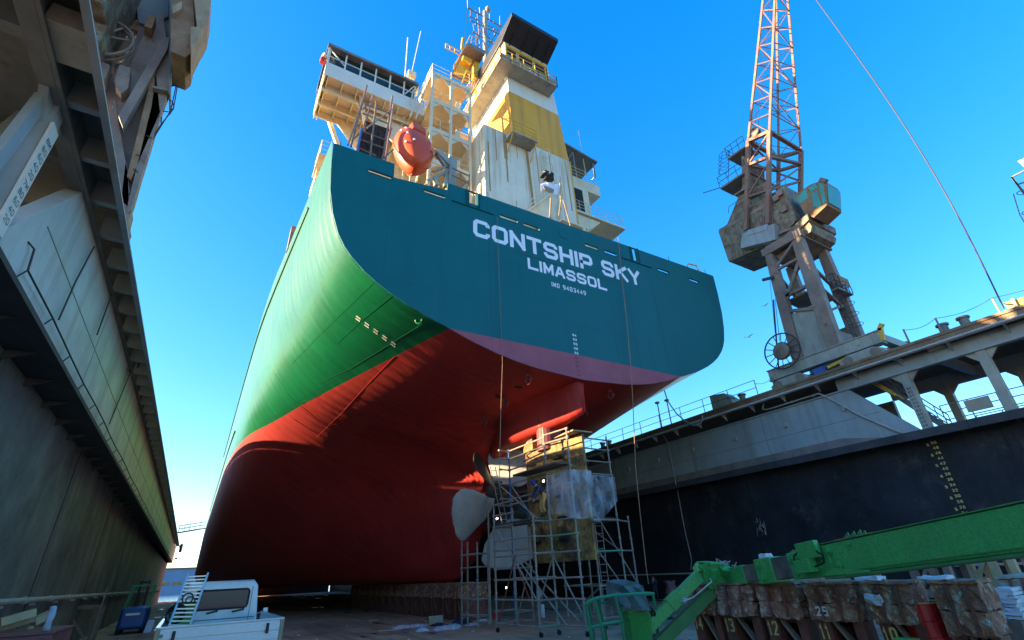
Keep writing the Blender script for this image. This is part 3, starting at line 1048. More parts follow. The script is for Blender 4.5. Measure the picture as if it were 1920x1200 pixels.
bollard(P(1800, 612, Z=12.0).y, 'dark twin bollard on the deck edge right of the crane wheels')
bollard(P(1390, 748, Z=12.0).y, 'dark twin bollard beside the grey sheet-metal winch cover')
bollard(P(1145, 832, Z=12.0).y, 'twin bollard at the far deck edge next to the rudder scaffold')
b = B()
y = P(1357, 750, X=XE2 + .7).y
b.prism([(XE2 + .4, y + .85, zt), (XE2 + .4, y - .85, zt), (XE2 + .4, y - .8, zt + .5), (XE2 + .4, y - .3, zt + 1.0), (XE2 + .4, y + .85, zt + 1.15)], (.9, 0, 0))
wc = b.build('winch_cover', 'weathered_grey', None, bevel=.04)
tag(wc, 'pale grey sloping winch cover on the right dock deck', 'winch cover')
for q, h, lb in (((1240, 795), 2.0, 'left of the two slim lamp posts on the right dock deck'), ((1258, 790), 1.9, 'lamp post with round head holding the looped hose on the right deck')):
    p = P(*q, X=XE2 + .5)
    r = thing('lamp_post', lb, 'lamp post', (p.x, p.y, zt))
    b = B()
    b.tube((p.x, p.y, zt), (p.x, p.y, zt + h), 0.045, 6)
    b.build('post', 'grey_steel_dark', r)
    b = B()
    b.lathe([(.05, 0), (.18, .06), (.2, .16), (.06, .22)], (p.x, p.y, zt + h), (0, 0, 1), 10)
    b.build('lamp_head', 'weathered_grey', r)
b = B()
b.path([P(*q, X=28.4) for q in ((1245, 730), (1252, 752), (1268, 775), (1285, 790), (1300, 798), (1311, 797), (1317, 788), (1317, 778))], 0.05, 6)
tag(b.build('looped_hose', 'light_hose', None, smooth=True), 'grey hose hanging from the ship side down to the right dock deck', 'hose')
p = P(1905, 568, X=XE2 + .6)
r = thing('yellow_machine', 'yellow sloped machine cover at the right end of the dock deck', 'machine', (p.x, p.y, zt))
b = B()
b.prism([P(1880, 568, X=XE2 + .2), P(1925, 555, X=XE2 + .2), P(1990, 540, X=XE2 + .2), P(1990, 575, X=XE2 + .2), P(1925, 572, X=XE2 + .2)], (2.2, 0, 0))
b.build('hood', 'far_yellow', r)
b = B()
b.prism([P(1882, 571, X=XE2 + .3), P(1925, 574, X=XE2 + .3), P(1990, 577, X=XE2 + .3), P(1990, 600, X=XE2 + .3), P(1898, 590, X=XE2 + .3)], (1.9, 0, 0))
b.build('body', 'grey_steel_dark', r)
b = B()
b.bar(P(1898, 560, X=XE2 + .1), P(1912, 585, X=XE2 + .1), .1)
b.build('stay', 'light_hose', r)
# stay cable
b = B()
pts = []
for k in range(13):
    t = k / 12
    x, y = 1527 + (1882 - 1527) * t, -5 + (578 + 5) * t
    x += -14 * math.sin(math.pi * t) * (1 - .2 * t) + 14 * math.sin(math.pi * t)
    x += 22 * math.sin(math.pi * t)
    pts.append(P(x, y, X=29.4))
b.path(pts, 0.032, 5)
tag(b.build('stay_cable', 'dark_wire', None), 'long thin stay cable slanting down across the sky to the right dock deck', 'cable')
# piece of a second crane at the right edge
r = thing('far_crane', 'grey caged ladder and box of another crane at the right picture edge', 'crane', P(1935, 380, X=29.6))
b = B()
b.prism([P(1908, 302, X=29.4), P(1990, 268, X=29.4), P(1990, 300, X=29.4), P(1925, 316, X=29.4)], (1.5, 0, 0))
b.build('machinery_box', 'cream_ship', r)
b = B()
for (a, c) in (((1897, 332), (1960, 300)), ((1897, 332), (1930, 372)), ((1897, 332), (1960, 420)), ((1910, 345), (1960, 330)), ((1922, 300), (1930, 372))):
    b.bar(P(*a, X=29.4), P(*c, X=29.4), .06)
for (x, yy) in ((1912, 360), (1922, 398)):
    b.ring(P(x + 12, yy, X=29.5), P(1930, 300, X=29.5) - P(1935, 420, X=29.5), .3, .02, 16, 4)
b.tube(P(1900, 363, X=29.4), P(1912, 402, X=29.4), .02, 4)
b.tube(P(1912, 402, X=29.4), P(1940, 450, X=29.4), .02, 4)
b.build('caged_ladder', 'grey_steel_dark', r)
b = B()
for y in (-1.5, .6):
    for x in (29.8, 32.6):
        b.bar((x, y, 11.5), (x + (31 - x) * .3, y, 17.2), .5)
b.bar((30.0, -1.5, 14.5), (30.0, .6, 14.5), .3)
b.box(29.9, 32, -2.2, .8, 17.21, 17.6)
b.build('portal', 'grey_steel_dark', r)

# ================================================================== right crane
C = thing('dockyard_crane', 'tall weathered jib crane with lattice mast standing on the right dock wall', 'crane', (31, 12.9, 11.6))
XN = 29.4
b = B()
for xx in (XN - .25, 32.5):
    b.box(xx, xx + .5, 9.75, 16.25, 12.28, 12.86)
    b.box(xx - .06, xx + .56, 9.7, 16.3, 12.865, 12.93)
    b.box(xx - .06, xx + .56, 9.7, 16.3, 12.20, 12.275)
for y in (9.9, 15.9):
    b.box(XN + .26, 32.49, y - .2, y + .2, 12.35, 12.8)
b.build('sill_beam', 'weathered_grey', C, bevel=.02)
for xx in (XN - .3, 32.45):
    for y in (10.9, 15.1):
        b = B()
        b.prism([(xx, y - 1.15, 11.62), (xx, y - 1.2, 11.85), (xx, y - .7, 12.15), (xx, y + .7, 12.15), (xx, y + 1.2, 11.85), (xx, y + 1.15, 11.62)], (.62, 0, 0))
        bo = b.build('bogie', 'weathered_grey', C, bevel=.03)
        for d in (-.7, .7):
            b = B()
            b.lathe([(.0, -.05), (.26, -.05), (.26, .1), (.2, .12), (0.2, .55), (0, .56)], (xx, y + d, 11.82), (1, 0, 0), 14)
            b.build('wheel', 'brown_steel', bo)
b = B()
b.bar((XN + .1, 12.2, 12.15), (XN + .1, 13.9, 12.0), .22)
b.bar((XN, 13.0, 11.9), (XN, 13.6, 11.9), .35)
b.tube((XN, 12.0, 12.0), (XN, 11.8, 12.3), .08)
b.build('travel_motor', 'tube_blue', C)
b = B()
b.bar((XN - .1, 11.75, 12.05), (XN - .1, 12.8, 11.9), .16)
b.bar((XN - .1, 9.7, 12.9), (XN - .1, 9.45, 13.2), .2)
b.bar((XN - .1, 9.72, 12.3), (XN - .1, 9.6, 13.0), .2)
b.build('rail_clamp', 'yellow_paint', C)
legs = [((XN, 14.24, 12.9), (XN + .1, 13.8, 20.6), .62), ((XN, 12.05, 12.9), (XN + .1, 11.85, 20.6), .78),
        ((32.6, 12.0, 12.9), (32.5, 11.9, 20.6), .7), ((32.6, 14.3, 12.9), (32.5, 14.2, 20.6), .6)]
for (a, c, w) in legs:
    b = B()
    a, c = V(a), V(c)
    h = .55
    b.loft([[a + V((-h / 2 * 1, -w / 2, 0)), a + V((h / 2, -w / 2, 0)), a + V((h / 2, w / 2, 0)), a + V((-h / 2, w / 2, 0))],
            [a.lerp(c, .5) + V((-h / 2, -w / 2, 0)), a.lerp(c, .5) + V((h / 2, -w / 2, 0)), a.lerp(c, .5) + V((h / 2, w / 2, 0)), a.lerp(c, .5) + V((-h / 2, w / 2, 0))],
            [c + V((-h / 2, -w / 2 * .8, 0)), c + V((h / 2, -w / 2 * .8, 0)), c + V((h / 2, w / 2 * .8, 0)), c + V((-h / 2, w / 2 * .8, 0))]])
    b.build('leg', 'brown_steel', C, bevel=.03)
b = B()
b.box(XN + .02, XN + .10, 12.45, 13.95, 12.94, 15.9)
b.build('side_plate', 'weathered_grey', C)
b = B()
b.box(32.4, 32.5, 12.3, 13.95, 12.94, 15.0)
b.box(29.7, 32.3, 12.0, 12.08, 12.94, 14.2)
b.build('rear_plate', 'brown_steel', C)
b = B()
for (p, q, w) in (((XN, 13.95, 16.2), (XN, 12.3, 15.6), .2), ((XN, 14.0, 16.6), (XN, 12.2, 19.0), .2), ((XN, 13.9, 17.2), (XN, 12.1, 17.2), .2),
                  ((XN, 13.8, 19.2), (XN, 12.2, 19.2), .16), ((XN, 13.7, 19.4), (XN, 12.1, 20.4), .16),
                  ((XN + .2, 11.95, 17.4), (32.4, 11.95, 16.0), .18), ((XN + .2, 11.95, 19.0), (32.4, 11.95, 17.4), .18), ((XN + .2, 11.9, 15.2), (32.4, 11.95, 16.4), .16),
                  ((32.5, 14.2, 17.2), (32.5, 12.0, 17.2), .2), ((XN + .2, 14, 17.2), (32.4, 14.2, 17.2), .2), ((XN + .2, 14, 19.4), (32.4, 14.2, 17.4), .2)):
    b.bar(p, q, w)
b.build('brace', 'brown_steel', C)
b = B()
b.box(XN - .1, 32.8, 11.7, 14.0, 20.62, 20.98)
b.box(XN - .2, 32.9, 11.45, 11.80, 20.5, 21.05)
b.box(XN - .2, 32.9, 13.85, 14.2, 20.5, 21.05)
b.box(XN - .25, XN + .1, 11.81, 13.84, 20.45, 21.06)
b.box(32.55, 32.95, 11.81, 13.84, 20.45, 21.06)
b.build('portal_head', 'brown_steel', C, bevel=.03)
b = B()
b.lathe([(1.5, 0), (1.5, .2), (1.35, .22), (1.35, .5), (1.6, .52), (1.6, .7), (0, .71)], (31, 12.9, 20.99), (0, 0, 1), 28)
b.build('slewing_ring', 'brown_steel', C)
# platforms in the portal
b = B()
b.box(29.7, 32.4, 12.2, 14.0, 16.95, 17.05)
pf = P(1601, 553, X=32.4)
b.box(30.6, 32.4, pf.y, 11.6, pf.z, pf.z + .12)
b.build('platform', 'brown_steel', C)
b = B()
loop = [(30.6, 11.6), (30.6, pf.y), (32.4, pf.y), (32.4, 11.6)]
zp_ = pf.z + .12
for h in (.5, 1.0):
    b.path([(x, y, zp_ + h) for x, y in loop], .025, 5)
for i in range(3):
    for k in range(4):
        p = V(loop[i]).lerp(V(loop[i + 1]), k / 3)
        b.tube((p.x, p.y, zp_), (p.x, p.y, zp_ + 1), .025, 5)
pr = b.build('platform_rail', 'dark_wire', C)
b = B()
b.box(31.2, 32.35, pf.y - .05, pf.y - .02, zp_ + .35, zp_ + 1)
b.build('rusty_board', 'rust_panel', C)
b = B()
for xx in (30.7, 31.15):
    b.tube((xx, 11.5, 13.4), (xx, 11.45, 17.4), .025, 4)
for i in range(13):
    b.tube((30.7, 11.5, 13.5 + i * .3), (31.15, 11.5, 13.5 + i * .3), .018, 4)
for i in range(5):
    b.ring((30.92, 11.2, 14.3 + i * .7), (0, 0, 1), .38, .018, 14, 4)
b.build('ladder', 'dark_wire', C)
# cable reel
rc = P(1466, 658, X=XN - .55)
b = B()
b.ring(rc, (1, 0, 0), 1.12, .045, 36, 6)
b.ring(rc, (1, 0, 0), .55, .03, 24, 5)
for k in range(14):
    t = k * math.pi / 7
    d = V((0, math.cos(t), math.sin(t)))
    b.tube(rc + d * .3, rc + d * 1.1, .028, 4)
re = b.build('cable_reel', 'dark_wire', C)
b = B()
b.lathe([(0, -.2), (.30, -.2), (.50, -.12), (.52, .12), (.3, .25), (0, .3)], rc, (1, 0, 0), 18)
b.build('hub', 'brown_steel', re)
b = B()
b.tube(P(1453, 560, X=XN - .4), P(1462, 640, X=XN - .4), .02, 4)
b.tube(P(1443, 520, X=XN - .4), P(1455, 640, X=XN - .4), .015, 4)
b.bar(P(1430, 525, X=XN - .4), P(1450, 520, X=XN - .4), .16)
b.tube(P(1450, 562, X=XN - .4), P(1460, 690, X=XN - .4), .05, 5)
b.build('cable_guide', 'dark_wire', C)
# revolving upper works
XA = 29.6
b = B()
b.prism([P(*q, X=XA - .05) for q in ((1442, 470), (1500, 412), (1514, 400), (1516, 412), (1502, 426), (1446, 484))], (3.3, 0, 0))
b.prism([P(*q, X=XA + .1) for q in ((1452, 477), (1502, 427), (1513, 412), (1522, 424), (1520, 434), (1460, 486))], (2.9, 0, 0))
b.build('bed_frame', 'crane_olive', C)
b = B()
b.prism([P(*q, X=XA) for q in ((1346, 433), (1366, 491), (1443, 457), (1443, 470), (1493, 412), (1471, 347), (1400, 392))], (3.0, 0, 0))
b.build('machinery_house', 'crane_olive', C, bevel=.05)
b = B()
b.prism([P(*q, X=XA + .5) for q in ((1362, 424), (1408, 392), (1402, 296), (1390, 292), (1392, 350))], (2.0, 0, 0))
b.prism([P(*q, X=XA + .3) for q in ((1404, 356), (1442, 338), (1442, 352), (1404, 372))], (.3, 0, 0))
b.build('rear_frame', 'crane_olive', C)
b = B()
b.prism([P(*q, X=XA - .5) for q in ((1388, 466), (1391, 438), (1452, 419), (1454, 449))], (.48, 0, 0))
b.prism([P(*q, X=XA - .54) for q in ((1398, 443), (1400, 432), (1440, 419), (1438, 431))], (.03, 0, 0))
b.build('ballast_plate', 'grey_steel', C, bevel=.03)
b = B()
b.prism([P(*q, X=XA - .03) for q in ((1348, 430), (1349, 435), (1436, 388), (1436, 381))], (.06, 0, 0))
b.build('house_rail', 'brown_steel', C)
b = B()
for k_ in range(5):
    t_ = .15 + k_ * .18
    b.bar(P(1352 + 92 * t_, 440 - 40 * t_, X=XA - .02), P(1368 + 76 * t_, 486 - 30 * t_, X=XA - .02), .05, .05)
for q in ((1462, 362), (1455, 372), (1470, 392)):
    p_ = P(*q, X=XA - .1)
    b.box(p_.x - .1, p_.x + .1, p_.y - .18, p_.y + .18, p_.z - .22, p_.z + .22)
b.path([P(*q, X=XA - .12) for q in ((1380, 405), (1378, 392), (1400, 372), (1430, 352), (1455, 340), (1472, 336), (1474, 350))], .025, 5)
b.path([P(*q, X=XA - .06) for q in ((1446, 352), (1448, 420), (1450, 440))], .05, 6)
each(b, 'house_fitting', 'brown_steel', C)
# cab
XC = 29.75
b = B()
b.prism([P(*q, X=XC) for q in ((1490, 367), (1518, 346), (1543, 337), (1549, 345), (1551, 384), (1526, 408), (1509, 402))], (1.7, 0, 0))
cb = b.build('cab', 'rust_panel', C, bevel=.03)
b = B()
for poly in (((1494, 371), (1510, 353), (1516, 371), (1500, 382)), ((1521, 362), (1532, 357), (1541, 386), (1525, 389)), ((1516, 352), (1530, 343), (1533, 353), (1519, 359)), ((1534, 343), (1543, 341), (1548, 378), (1543, 384))):
    b.prism([P(*q, X=XC - .02) for q in poly], (.03, 0, 0))
for z0, poly in ((0, ((1545, 345), (1549, 382))),):
    a, c = P(*poly[0], X=XC), P(*poly[1], X=XC)
    b.prism([(XC + .12, a.y - .10, a.z - .05), (XC + 1.55, a.y - .10, a.z - .05), (XC + 1.55, c.y - .10, c.z + .05), (XC + .12, c.y - .10, c.z + .05)], (0, -.03, 0))
b.build('pane', 'crane_glass', cb)
b = B()
b.bar(P(1538, 337, X=XC), P(1550, 340, X=XC), .25, .25)
b.build('lamp', 'brown_steel', cb)
# foot frame of the mast and lattice
m1t, m1b = P(1403, 265, X=29.3), P(1399, 432, X=29.3)
m2t, m2b = P(1443, 247, X=29.3), P(1440, 420, X=29.3)
m3t = P(1502, 283, Y=m2t.y)
m3b = P(1501, 372, Y=m2b.y - .9)
m4t = P(1460, 296, Y=m1t.y)
m4b = P(1459, 385, Y=m1t.y + 1.1)
for (a, c) in ((m1b, m1t), (m2b, m2t), (m3b, m3t), (m4b, m4t)):
    b = B()
    b.bar(a, c, .26)
    b.build('mast_post', 'rust_lattice', C)
b = B()


def lerp(a, c, t):
    return V(a).lerp(V(c), t)


for (a0, a1, c0, c1) in ((m1b, m1t, m2b, m2t), (m2b, m2t, m3b, m3t), (m3b, m3t, m4b, m4t), (m4b, m4t, m1b, m1t)):
    b.bar(a1, c1, .24)
    b.bar(lerp(a0, a1, .72), lerp(c0, c1, .72), .2)
    b.bar(lerp(a0, a1, .72), c1, .11)
    b.bar(lerp(a0, a1, .36), lerp(c0, c1, .66), .11)
    b.bar(lerp(a0, a1, .36), lerp(c0, c1, .36), .13)
b.build('mast_frame', 'rust_lattice', C)
ext = 1.45
t1, t2 = P(1431, 0, X=29.9), P(1453, 0, X=29.9)
t3, t4 = P(1477, 0, Y=t2.y + .2), P(1456, 0, Y=t1.y + .3)
j0 = [m1t, m2t, m3t, m4t]
j1 = [t1, t2, t3, t4]
j1 = [a + (c - a) * ext for a, c in zip(j0, j1)]
for a, c in zip(j0, j1):
    b = B()
    b.bar(a, c, .15)
    b.build('jib_chord', 'rust_lattice', C)
b = B()
nb = 11
for i in range(nb):
    ta, tb = i / nb, (i + 1) / nb
    for k in range(4):
        k2 = (k + 1) % 4
        A0, A1 = lerp(j0[k], j1[k], ta), lerp(j0[k], j1[k], tb)
        C0, C1 = lerp(j0[k2], j1[k2], ta), lerp(j0[k2], j1[k2], tb)
        b.tube(A1, C1, .042, 4)
        if (i + k) % 2:
            b.tube(A0, C1, .036, 4)
        else:
            b.tube(C0, A1, .036, 4)
    if i % 2 == 0:
        b.tube(lerp(j0[0], j1[0], ta), lerp(j0[2], j1[2], ta), .03, 4)
b.build('jib_lattice', 'rust_lattice', C)
b = B()
b.tube(P(1412, 270, X=30.6), P(1446, -30, X=30.9), .018, 4)
b.tube(P(1418, 270, X=30.7), P(1450, -30, X=31.0), .018, 4)
b.build('hoist_rope', 'dark_wire', C)
b = B()
sh = P(1415, 250, X=30.3)
for dx in (-.15, .15):
    b.ring(sh + V((dx, 0, 0)), (1, 0, 0), .36, .07, 20, 6)
    b.lathe([(.0, 0), (.3, .01), (.3, .05), (0, .06)], sh + V((dx, 0, 0)), (1, 0, 0), 16)
b.bar(sh, P(1404, 290, X=30.3), .25)
b.build('sheave', 'brown_steel', C)
b = B()
for (q0, q1) in (((1350, 352), (1400, 318)), ((1364, 296), (1398, 272)), ((1376, 364), (1402, 348))):
    a, c = P(*q0, X=29.8), P(*q1, X=29.8)
    b.prism([a, c, c + V((0, 0, -.15)), a + V((0, 0, -.15))], (1.6, 0, 0))
b.build('gallery', 'brown_steel', C)
b = B()
for (q0, q1) in (((1350, 352), (1400, 318)), ((1364, 296), (1398, 272))):
    a, c = P(*q0, X=29.8), P(*q1, X=29.8)
    for h in (.5, 1.0):
        b.path([c + V((0, 0, h)), a + V((0, 0, h)), a + V((1.6, 0, h)), c + V((1.6, 0, h))], .025, 5)
    for k in range(4):
        p = lerp(a, c, k / 3)
        for dx in (0, 1.6):
            b.tube(p + V((dx, 0, 0)), p + V((dx, 0, 1)), .022, 4)
for i in range(5):
    b.ring(lerp(P(1357, 320, X=29.9), P(1358, 290, X=29.9), i / 4), (0, 0, 1), .4, .02, 14, 4)
b.tube(P(1348, 332, X=29.9), P(1355, 282, X=29.9), .02, 4)
b.tube(P(1366, 335, X=29.9), P(1366, 282, X=29.9), .02, 4)
b.tube(P(1318, 362, X=29.8), P(1350, 352, X=29.8), .035, 4)
b.path([P(1366, 400, X=29.7), P(1366, 388, X=29.7), P(1390, 372, X=29.7)], .025, 4)
b.build('gallery_rail', 'dark_wire', C)


# ================================================================== left crane foot
L = thing('dockyard_crane', 'brown rusty crane leg with curved cable hoop on the left dock wall', 'crane', (-3.2, 16.5, 11.5))
YL = 17.0
b = B()
b.prism([P(*q, Y=YL) for q in ((226, 385), (232, 418), (240, 420), (247, 392), (236, 300))], (0, .6, 0))
b.prism([P(*q, Y=YL) for q in ((205, 235), (214, 180), (226, 250), (240, 330), (242, 388), (228, 378))], (0, .5, 0))
b.box(-5.0, -4.05, 16.7, 17.9, 11.9, 13.12)
b.box(-5.1, -4.0, 15.6, 19.0, 11.62, 11.9)
b.box(-4.9, -4.2, 15.7, 16.5, 11.425, 11.615)
b.box(-4.9, -4.2, 18.1, 18.9, 11.425, 11.615)
b.build('foot', 'brown_steel', L)
b = B()
b.prism([P(*q, Y=YL - .1) for q in ((238, 330), (246, 336), (300, 210), (290, 120))], (0, .25, 0))
b.build('rusty_plate', 'rust_panel', L)
b = B()
b.prism([P(*q, Y=YL - .3) for q in ((222, 216), (230, 238), (314, 92), (318, 70), (306, 70))], (0, .3, 0))
b.prism([P(*q, Y=YL - .1) for q in ((290, 158), (290, 120), (318, 80), (317, 170), (300, 215), (246, 392), (240, 398), (240, 380), (284, 200))], (0, .35, 0))
b.prism([P(*q, Y=YL - .32) for q in ((286, 160), (314, 166), (314, 170), (286, 164))], (0, .22, 0))
b.prism([P(*q, Y=YL + .1) for q in ((210, 200), (226, 225), (312, 75), (305, 20), (280, 40))], (0, .3, 0))
b.build('leg', 'brown_steel', L)
b = B()
b.prism([P(*q, Y=YL - .25) for q in ((316, 175), (318, -30), (326, -30), (322, 60), (319, 175))], (0, 1.1, 0))
b.prism([P(*q, Y=YL + .3) for q in ((255, 0), (260, 42), (282, 48), (316, 30), (318, -40), (255, -40))], (0, .2, 0))
b.build('upright', 'grey_steel_dark', L)
b = B()
b.prism([P(*q, Y=YL - .35) for q in ((272, 44), (278, 26), (292, 32), (284, 54), (270, 48))], (0, .4, 0))
b.build('rusty_box', 'rust_panel', L)
b = B()
b.prism([P(*q, Y=YL - .3) for q in ((214, 152), (224, 120), (245, 128), (240, 165), (226, 176))], (0, .5, 0))
b.prism([P(*q, Y=YL - .4) for q in ((178, 110), (206, 122), (197, 148), (182, 144))], (0, .5, 0))
b.build('motor_box', 'brown_steel', L)
b = B()
b.prism([P(*q, Y=YL + 1.4) for q in ((195, -5), (270, -5), (262, 60), (240, 60), (195, 30))], (0, .2, 0))
b.build('deck_underside', 'brown_steel', L)
b = B()
b.prism([P(*q, Y=YL + .45) for q in ((222, 392), (240, 405), (250, 385), (298, 215), (316, 160), (317, 60), (322, -60), (255, -60), (258, 62), (236, 108), (205, 150), (196, 170))], (0, .3, 0))
b.prism([P(*q, Y=YL + 1.2) for q in ((120, -60), (330, -60), (318, 20), (262, 62), (200, 30), (150, 60))], (0, 2.4, 0))
b.prism([P(*q, Y=YL + .9) for q in ((168, 150), (205, 128), (232, 115), (220, 180), (200, 200))], (0, .4, 0))
b.build('leg_web', 'brown_steel', L)
b = B()
b.box(-8.6, -7.8, 16.2, 17.2, 11.43, 19)
b.box(-8.6, -7.8, 19.2, 20.2, 11.43, 19)
b.box(-8.7, -6.4, 15.8, 20.4, 19.01, 20.2)
b.box(-8.6, -6.5, 15.0, 20.0, 20.21, 25.5)
b.build('machinery_house', 'crane_olive', L, bevel=.05)
b = B()
hc = P(188, 66, Y=YL - .4)
for dd, rr in ((0, .98), (.25, .98)):
    b.ring(hc + V((0, dd, 0)), (0.15, 1, 0), rr, .055, 30, 6)
for t in (20, 60, 95, 130, 170, 250):
    d = V((math.cos(rad(t)), 0, math.sin(rad(t))))
    b.tube(hc, hc + d * .95, .045, 5)
    b.tube(hc + d * .95, hc + d * .95 + V((0, .25, 0)), .04, 5)
b.build('cable_hoop', 'brown_steel', L)
b = B()
for (q0, q1, w) in (((170, 30), (262, 60), .22), ((196, 0), (240, -20), .15), ((222, 18), (240, 0), .1), ((240, 62), (262, 40), .1), ((204, 35), (198, -10), .12), ((192, 100), (160, 40), .2),
                    ((205, 120), (262, 48), .1), ((176, 0), (174, 60), .1), ((186, 10), (184, 60), .1), ((225, 110), (250, 62), .14)):
    b.bar(P(*q0, Y=YL + .6), P(*q1, Y=YL + .6), w)
b.build('brace', 'rust_panel', L)
b = B()
a, c = P(205, 62, Y=YL + 1.2), P(240, 95, Y=YL + 1.2)
b.prism([P(*q, Y=YL + 1.1) for q in ((206, 60), (240, 72), (234, 100), (214, 92))], (0, .06, 0))
b.build('wire_mesh_panel', 'light_hose', L)
b = B()
hoops = [((317, 134), (337, 136), (340, 150), (334, 160), (316, 162)), ((312, 182), (324, 192), (326, 202), (318, 210), (302, 208)),
         ((296, 218), (303, 220), (302, 236), (296, 243), (282, 241)), ((274, 254), (283, 258), (282, 275), (275, 280), (263, 278)),
         ((255, 290), (262, 292), (269, 312), (268, 320), (245, 314)), ((250, 316), (258, 322), (258, 340), (250, 345), (239, 338))]
for h in hoops:
    b.path([P(*q, Y=YL + .1 * (i - 2)) for i, q in enumerate(h)], .022, 5)
b.path([P(*q, Y=YL) for q in ((333, 160), (325, 205), (303, 232), (284, 262))], .02, 5)
b.path([P(*q, Y=YL) for q in ((330, 162), (320, 208), (300, 240), (281, 270))], .02, 5)
b.path([P(*q, Y=YL) for q in ((263, 318), (252, 345), (242, 366))], .02, 5)
b.build('ladder_cage', 'dark_wire', L)
b = B()
b.prism([P(*q, Y=YL - 1.4) for q in ((321, -30), (320, 96), (347, 107), (358, 99), (366, 66), (360, -30))], (0, 1.6, 0))
b.build('ballast_box', 'rust_panel', L)
b = B()
b.prism([P(*q, Y=YL - 1.7) for q in ((361, -30), (370, 50), (379, 55), (390, 34), (396, 2), (396, -30))], (0, 1.4, 0))
b.prism([P(*q, Y=YL - 1.75) for q in ((357, 50), (358, 98), (379, 56), (372, 50))], (0, 1.3, 0))
b.prism([P(*q, Y=YL - 1.6) for q in ((323, 12), (341, 2), (341, 16), (324, 25))], (0, .3, 0))
b.build('timber_packing', 'wood', L)

# gangway between left wall and ship
r = thing('gangway', 'narrow railed gangway bridging from left dock wall to the ship side', 'gangway', P(337, 992, X=-3.1))
a, c = P(334, 999, X=-3.1), P(386, 984, X=.55)
c = V((c.x, a.y + 6, a.z + 1.2))
b = B()
b.bar(a, c, 1.0, .15)
b.build('walkway', 'grey_steel_dark', r)
b = B()
for dy in (-.5, .5):
    for h in (.6, 1.1):
        b.tube(a + V((0, dy, h)), c + V((0, dy, h)), .04, 5)
    for k in range(6):
        p = lerp(a, c, k / 5)
        b.tube(p + V((0, dy, 0)), p + V((0, dy, 1.1)), .04, 5)
b.build('handrail', 'grey_steel_dark', r)
# far building in the gap
r = thing('far_building', 'low hazy blue-grey building far beyond the open dock end', 'building', (135 * -1 + 105, 700, -2.5))
b = B()
b.box(-60, 30, 690, 730, -2.5, 21)
b.build('wall', 'far_building', r)
b = B()
for i in range(8):
    b.box(-58 + i * 11, -50 + i * 11, 689.5, 690.0, 6, 9)
b.build('window', 'window_dark', r)
b = B()
b.box(-61, 31, 689, 731, 21.02, 22.5)
b.build('roof', 'rust_panel', r)
# gulls
for q, lb, D in (((1404, 632), 'gull with spread wings nearest the ship, low beside the crane reel', 26), ((1435, 573), 'small white gull flying just left of the crane legs', 34), ((1401, 629), None, 0)):
    if lb is None:
        continue
    p = P(*q, D=D)
    r = thing('gull', lb, 'bird', p)
    b = B()
    b.loft([[p + V((x, rr * math.cos(t * math.pi / 3), rr * math.sin(t * math.pi / 3))) * .55 for t in range(6)] for x, rr in ((-.22, .01), (-.14, .05), (0, .07), (.12, .045), (.17, .035), (.24, .008))])
    bo = b.build('body', 'gull_white', r, smooth=True)
    for d in (-1, 1):
        b = B()
        b.prism([p + V((.08, d * .04, .03)) * .55, p + V((.05, d * .30, .14)) * .55, p + V((-.05, d * .58, .08)) * .55, p + V((-.06, d * .3, .12)) * .55, p + V((-.08, d * .04, .03)) * .55], (0, 0, .012))
        b.build('wing', 'gull_white', r)


# ================================================================== ship
from mathutils.bvhtree import BVHTree
SX, SY = 14.05, 16.5
S = thing('container_ship', 'large container ship with shade-tinted teal transom, green side and red bottom, standing on blocks', 'ship', (SX, SY, 0))


def pchip(xs, ys, x):
    n = len(xs)
    if x <= xs[0]:
        return ys[0]
    if x >= xs[-1]:
        return ys[-1]
    i = 0
    while x > xs[i + 1]:
        i += 1

    def slope(k):
        return (ys[k + 1] - ys[k]) / (xs[k + 1] - xs[k])

    def der(k):
        if k == 0:
            return slope(0)
        if k == n - 1:
            return slope(n - 2)
        a, c = slope(k - 1), slope(k)
        if a * c <= 0:
            return 0.0
        h0, h1 = xs[k] - xs[k - 1], xs[k + 1] - xs[k]
        w1, w2 = 2 * h1 + h0, h1 + 2 * h0
        return (w1 + w2) / (w1 / a + w2 / c)
    h = xs[i + 1] - xs[i]
    t = (x - xs[i]) / h
    d0, d1 = der(i), der(i + 1)
    return ((2 * t ** 3 - 3 * t ** 2 + 1) * ys[i] + (t ** 3 - 2 * t ** 2 + t) * h * d0 +
            (-2 * t ** 3 + 3 * t ** 2) * ys[i + 1] + (t ** 3 - t ** 2) * h * d1)


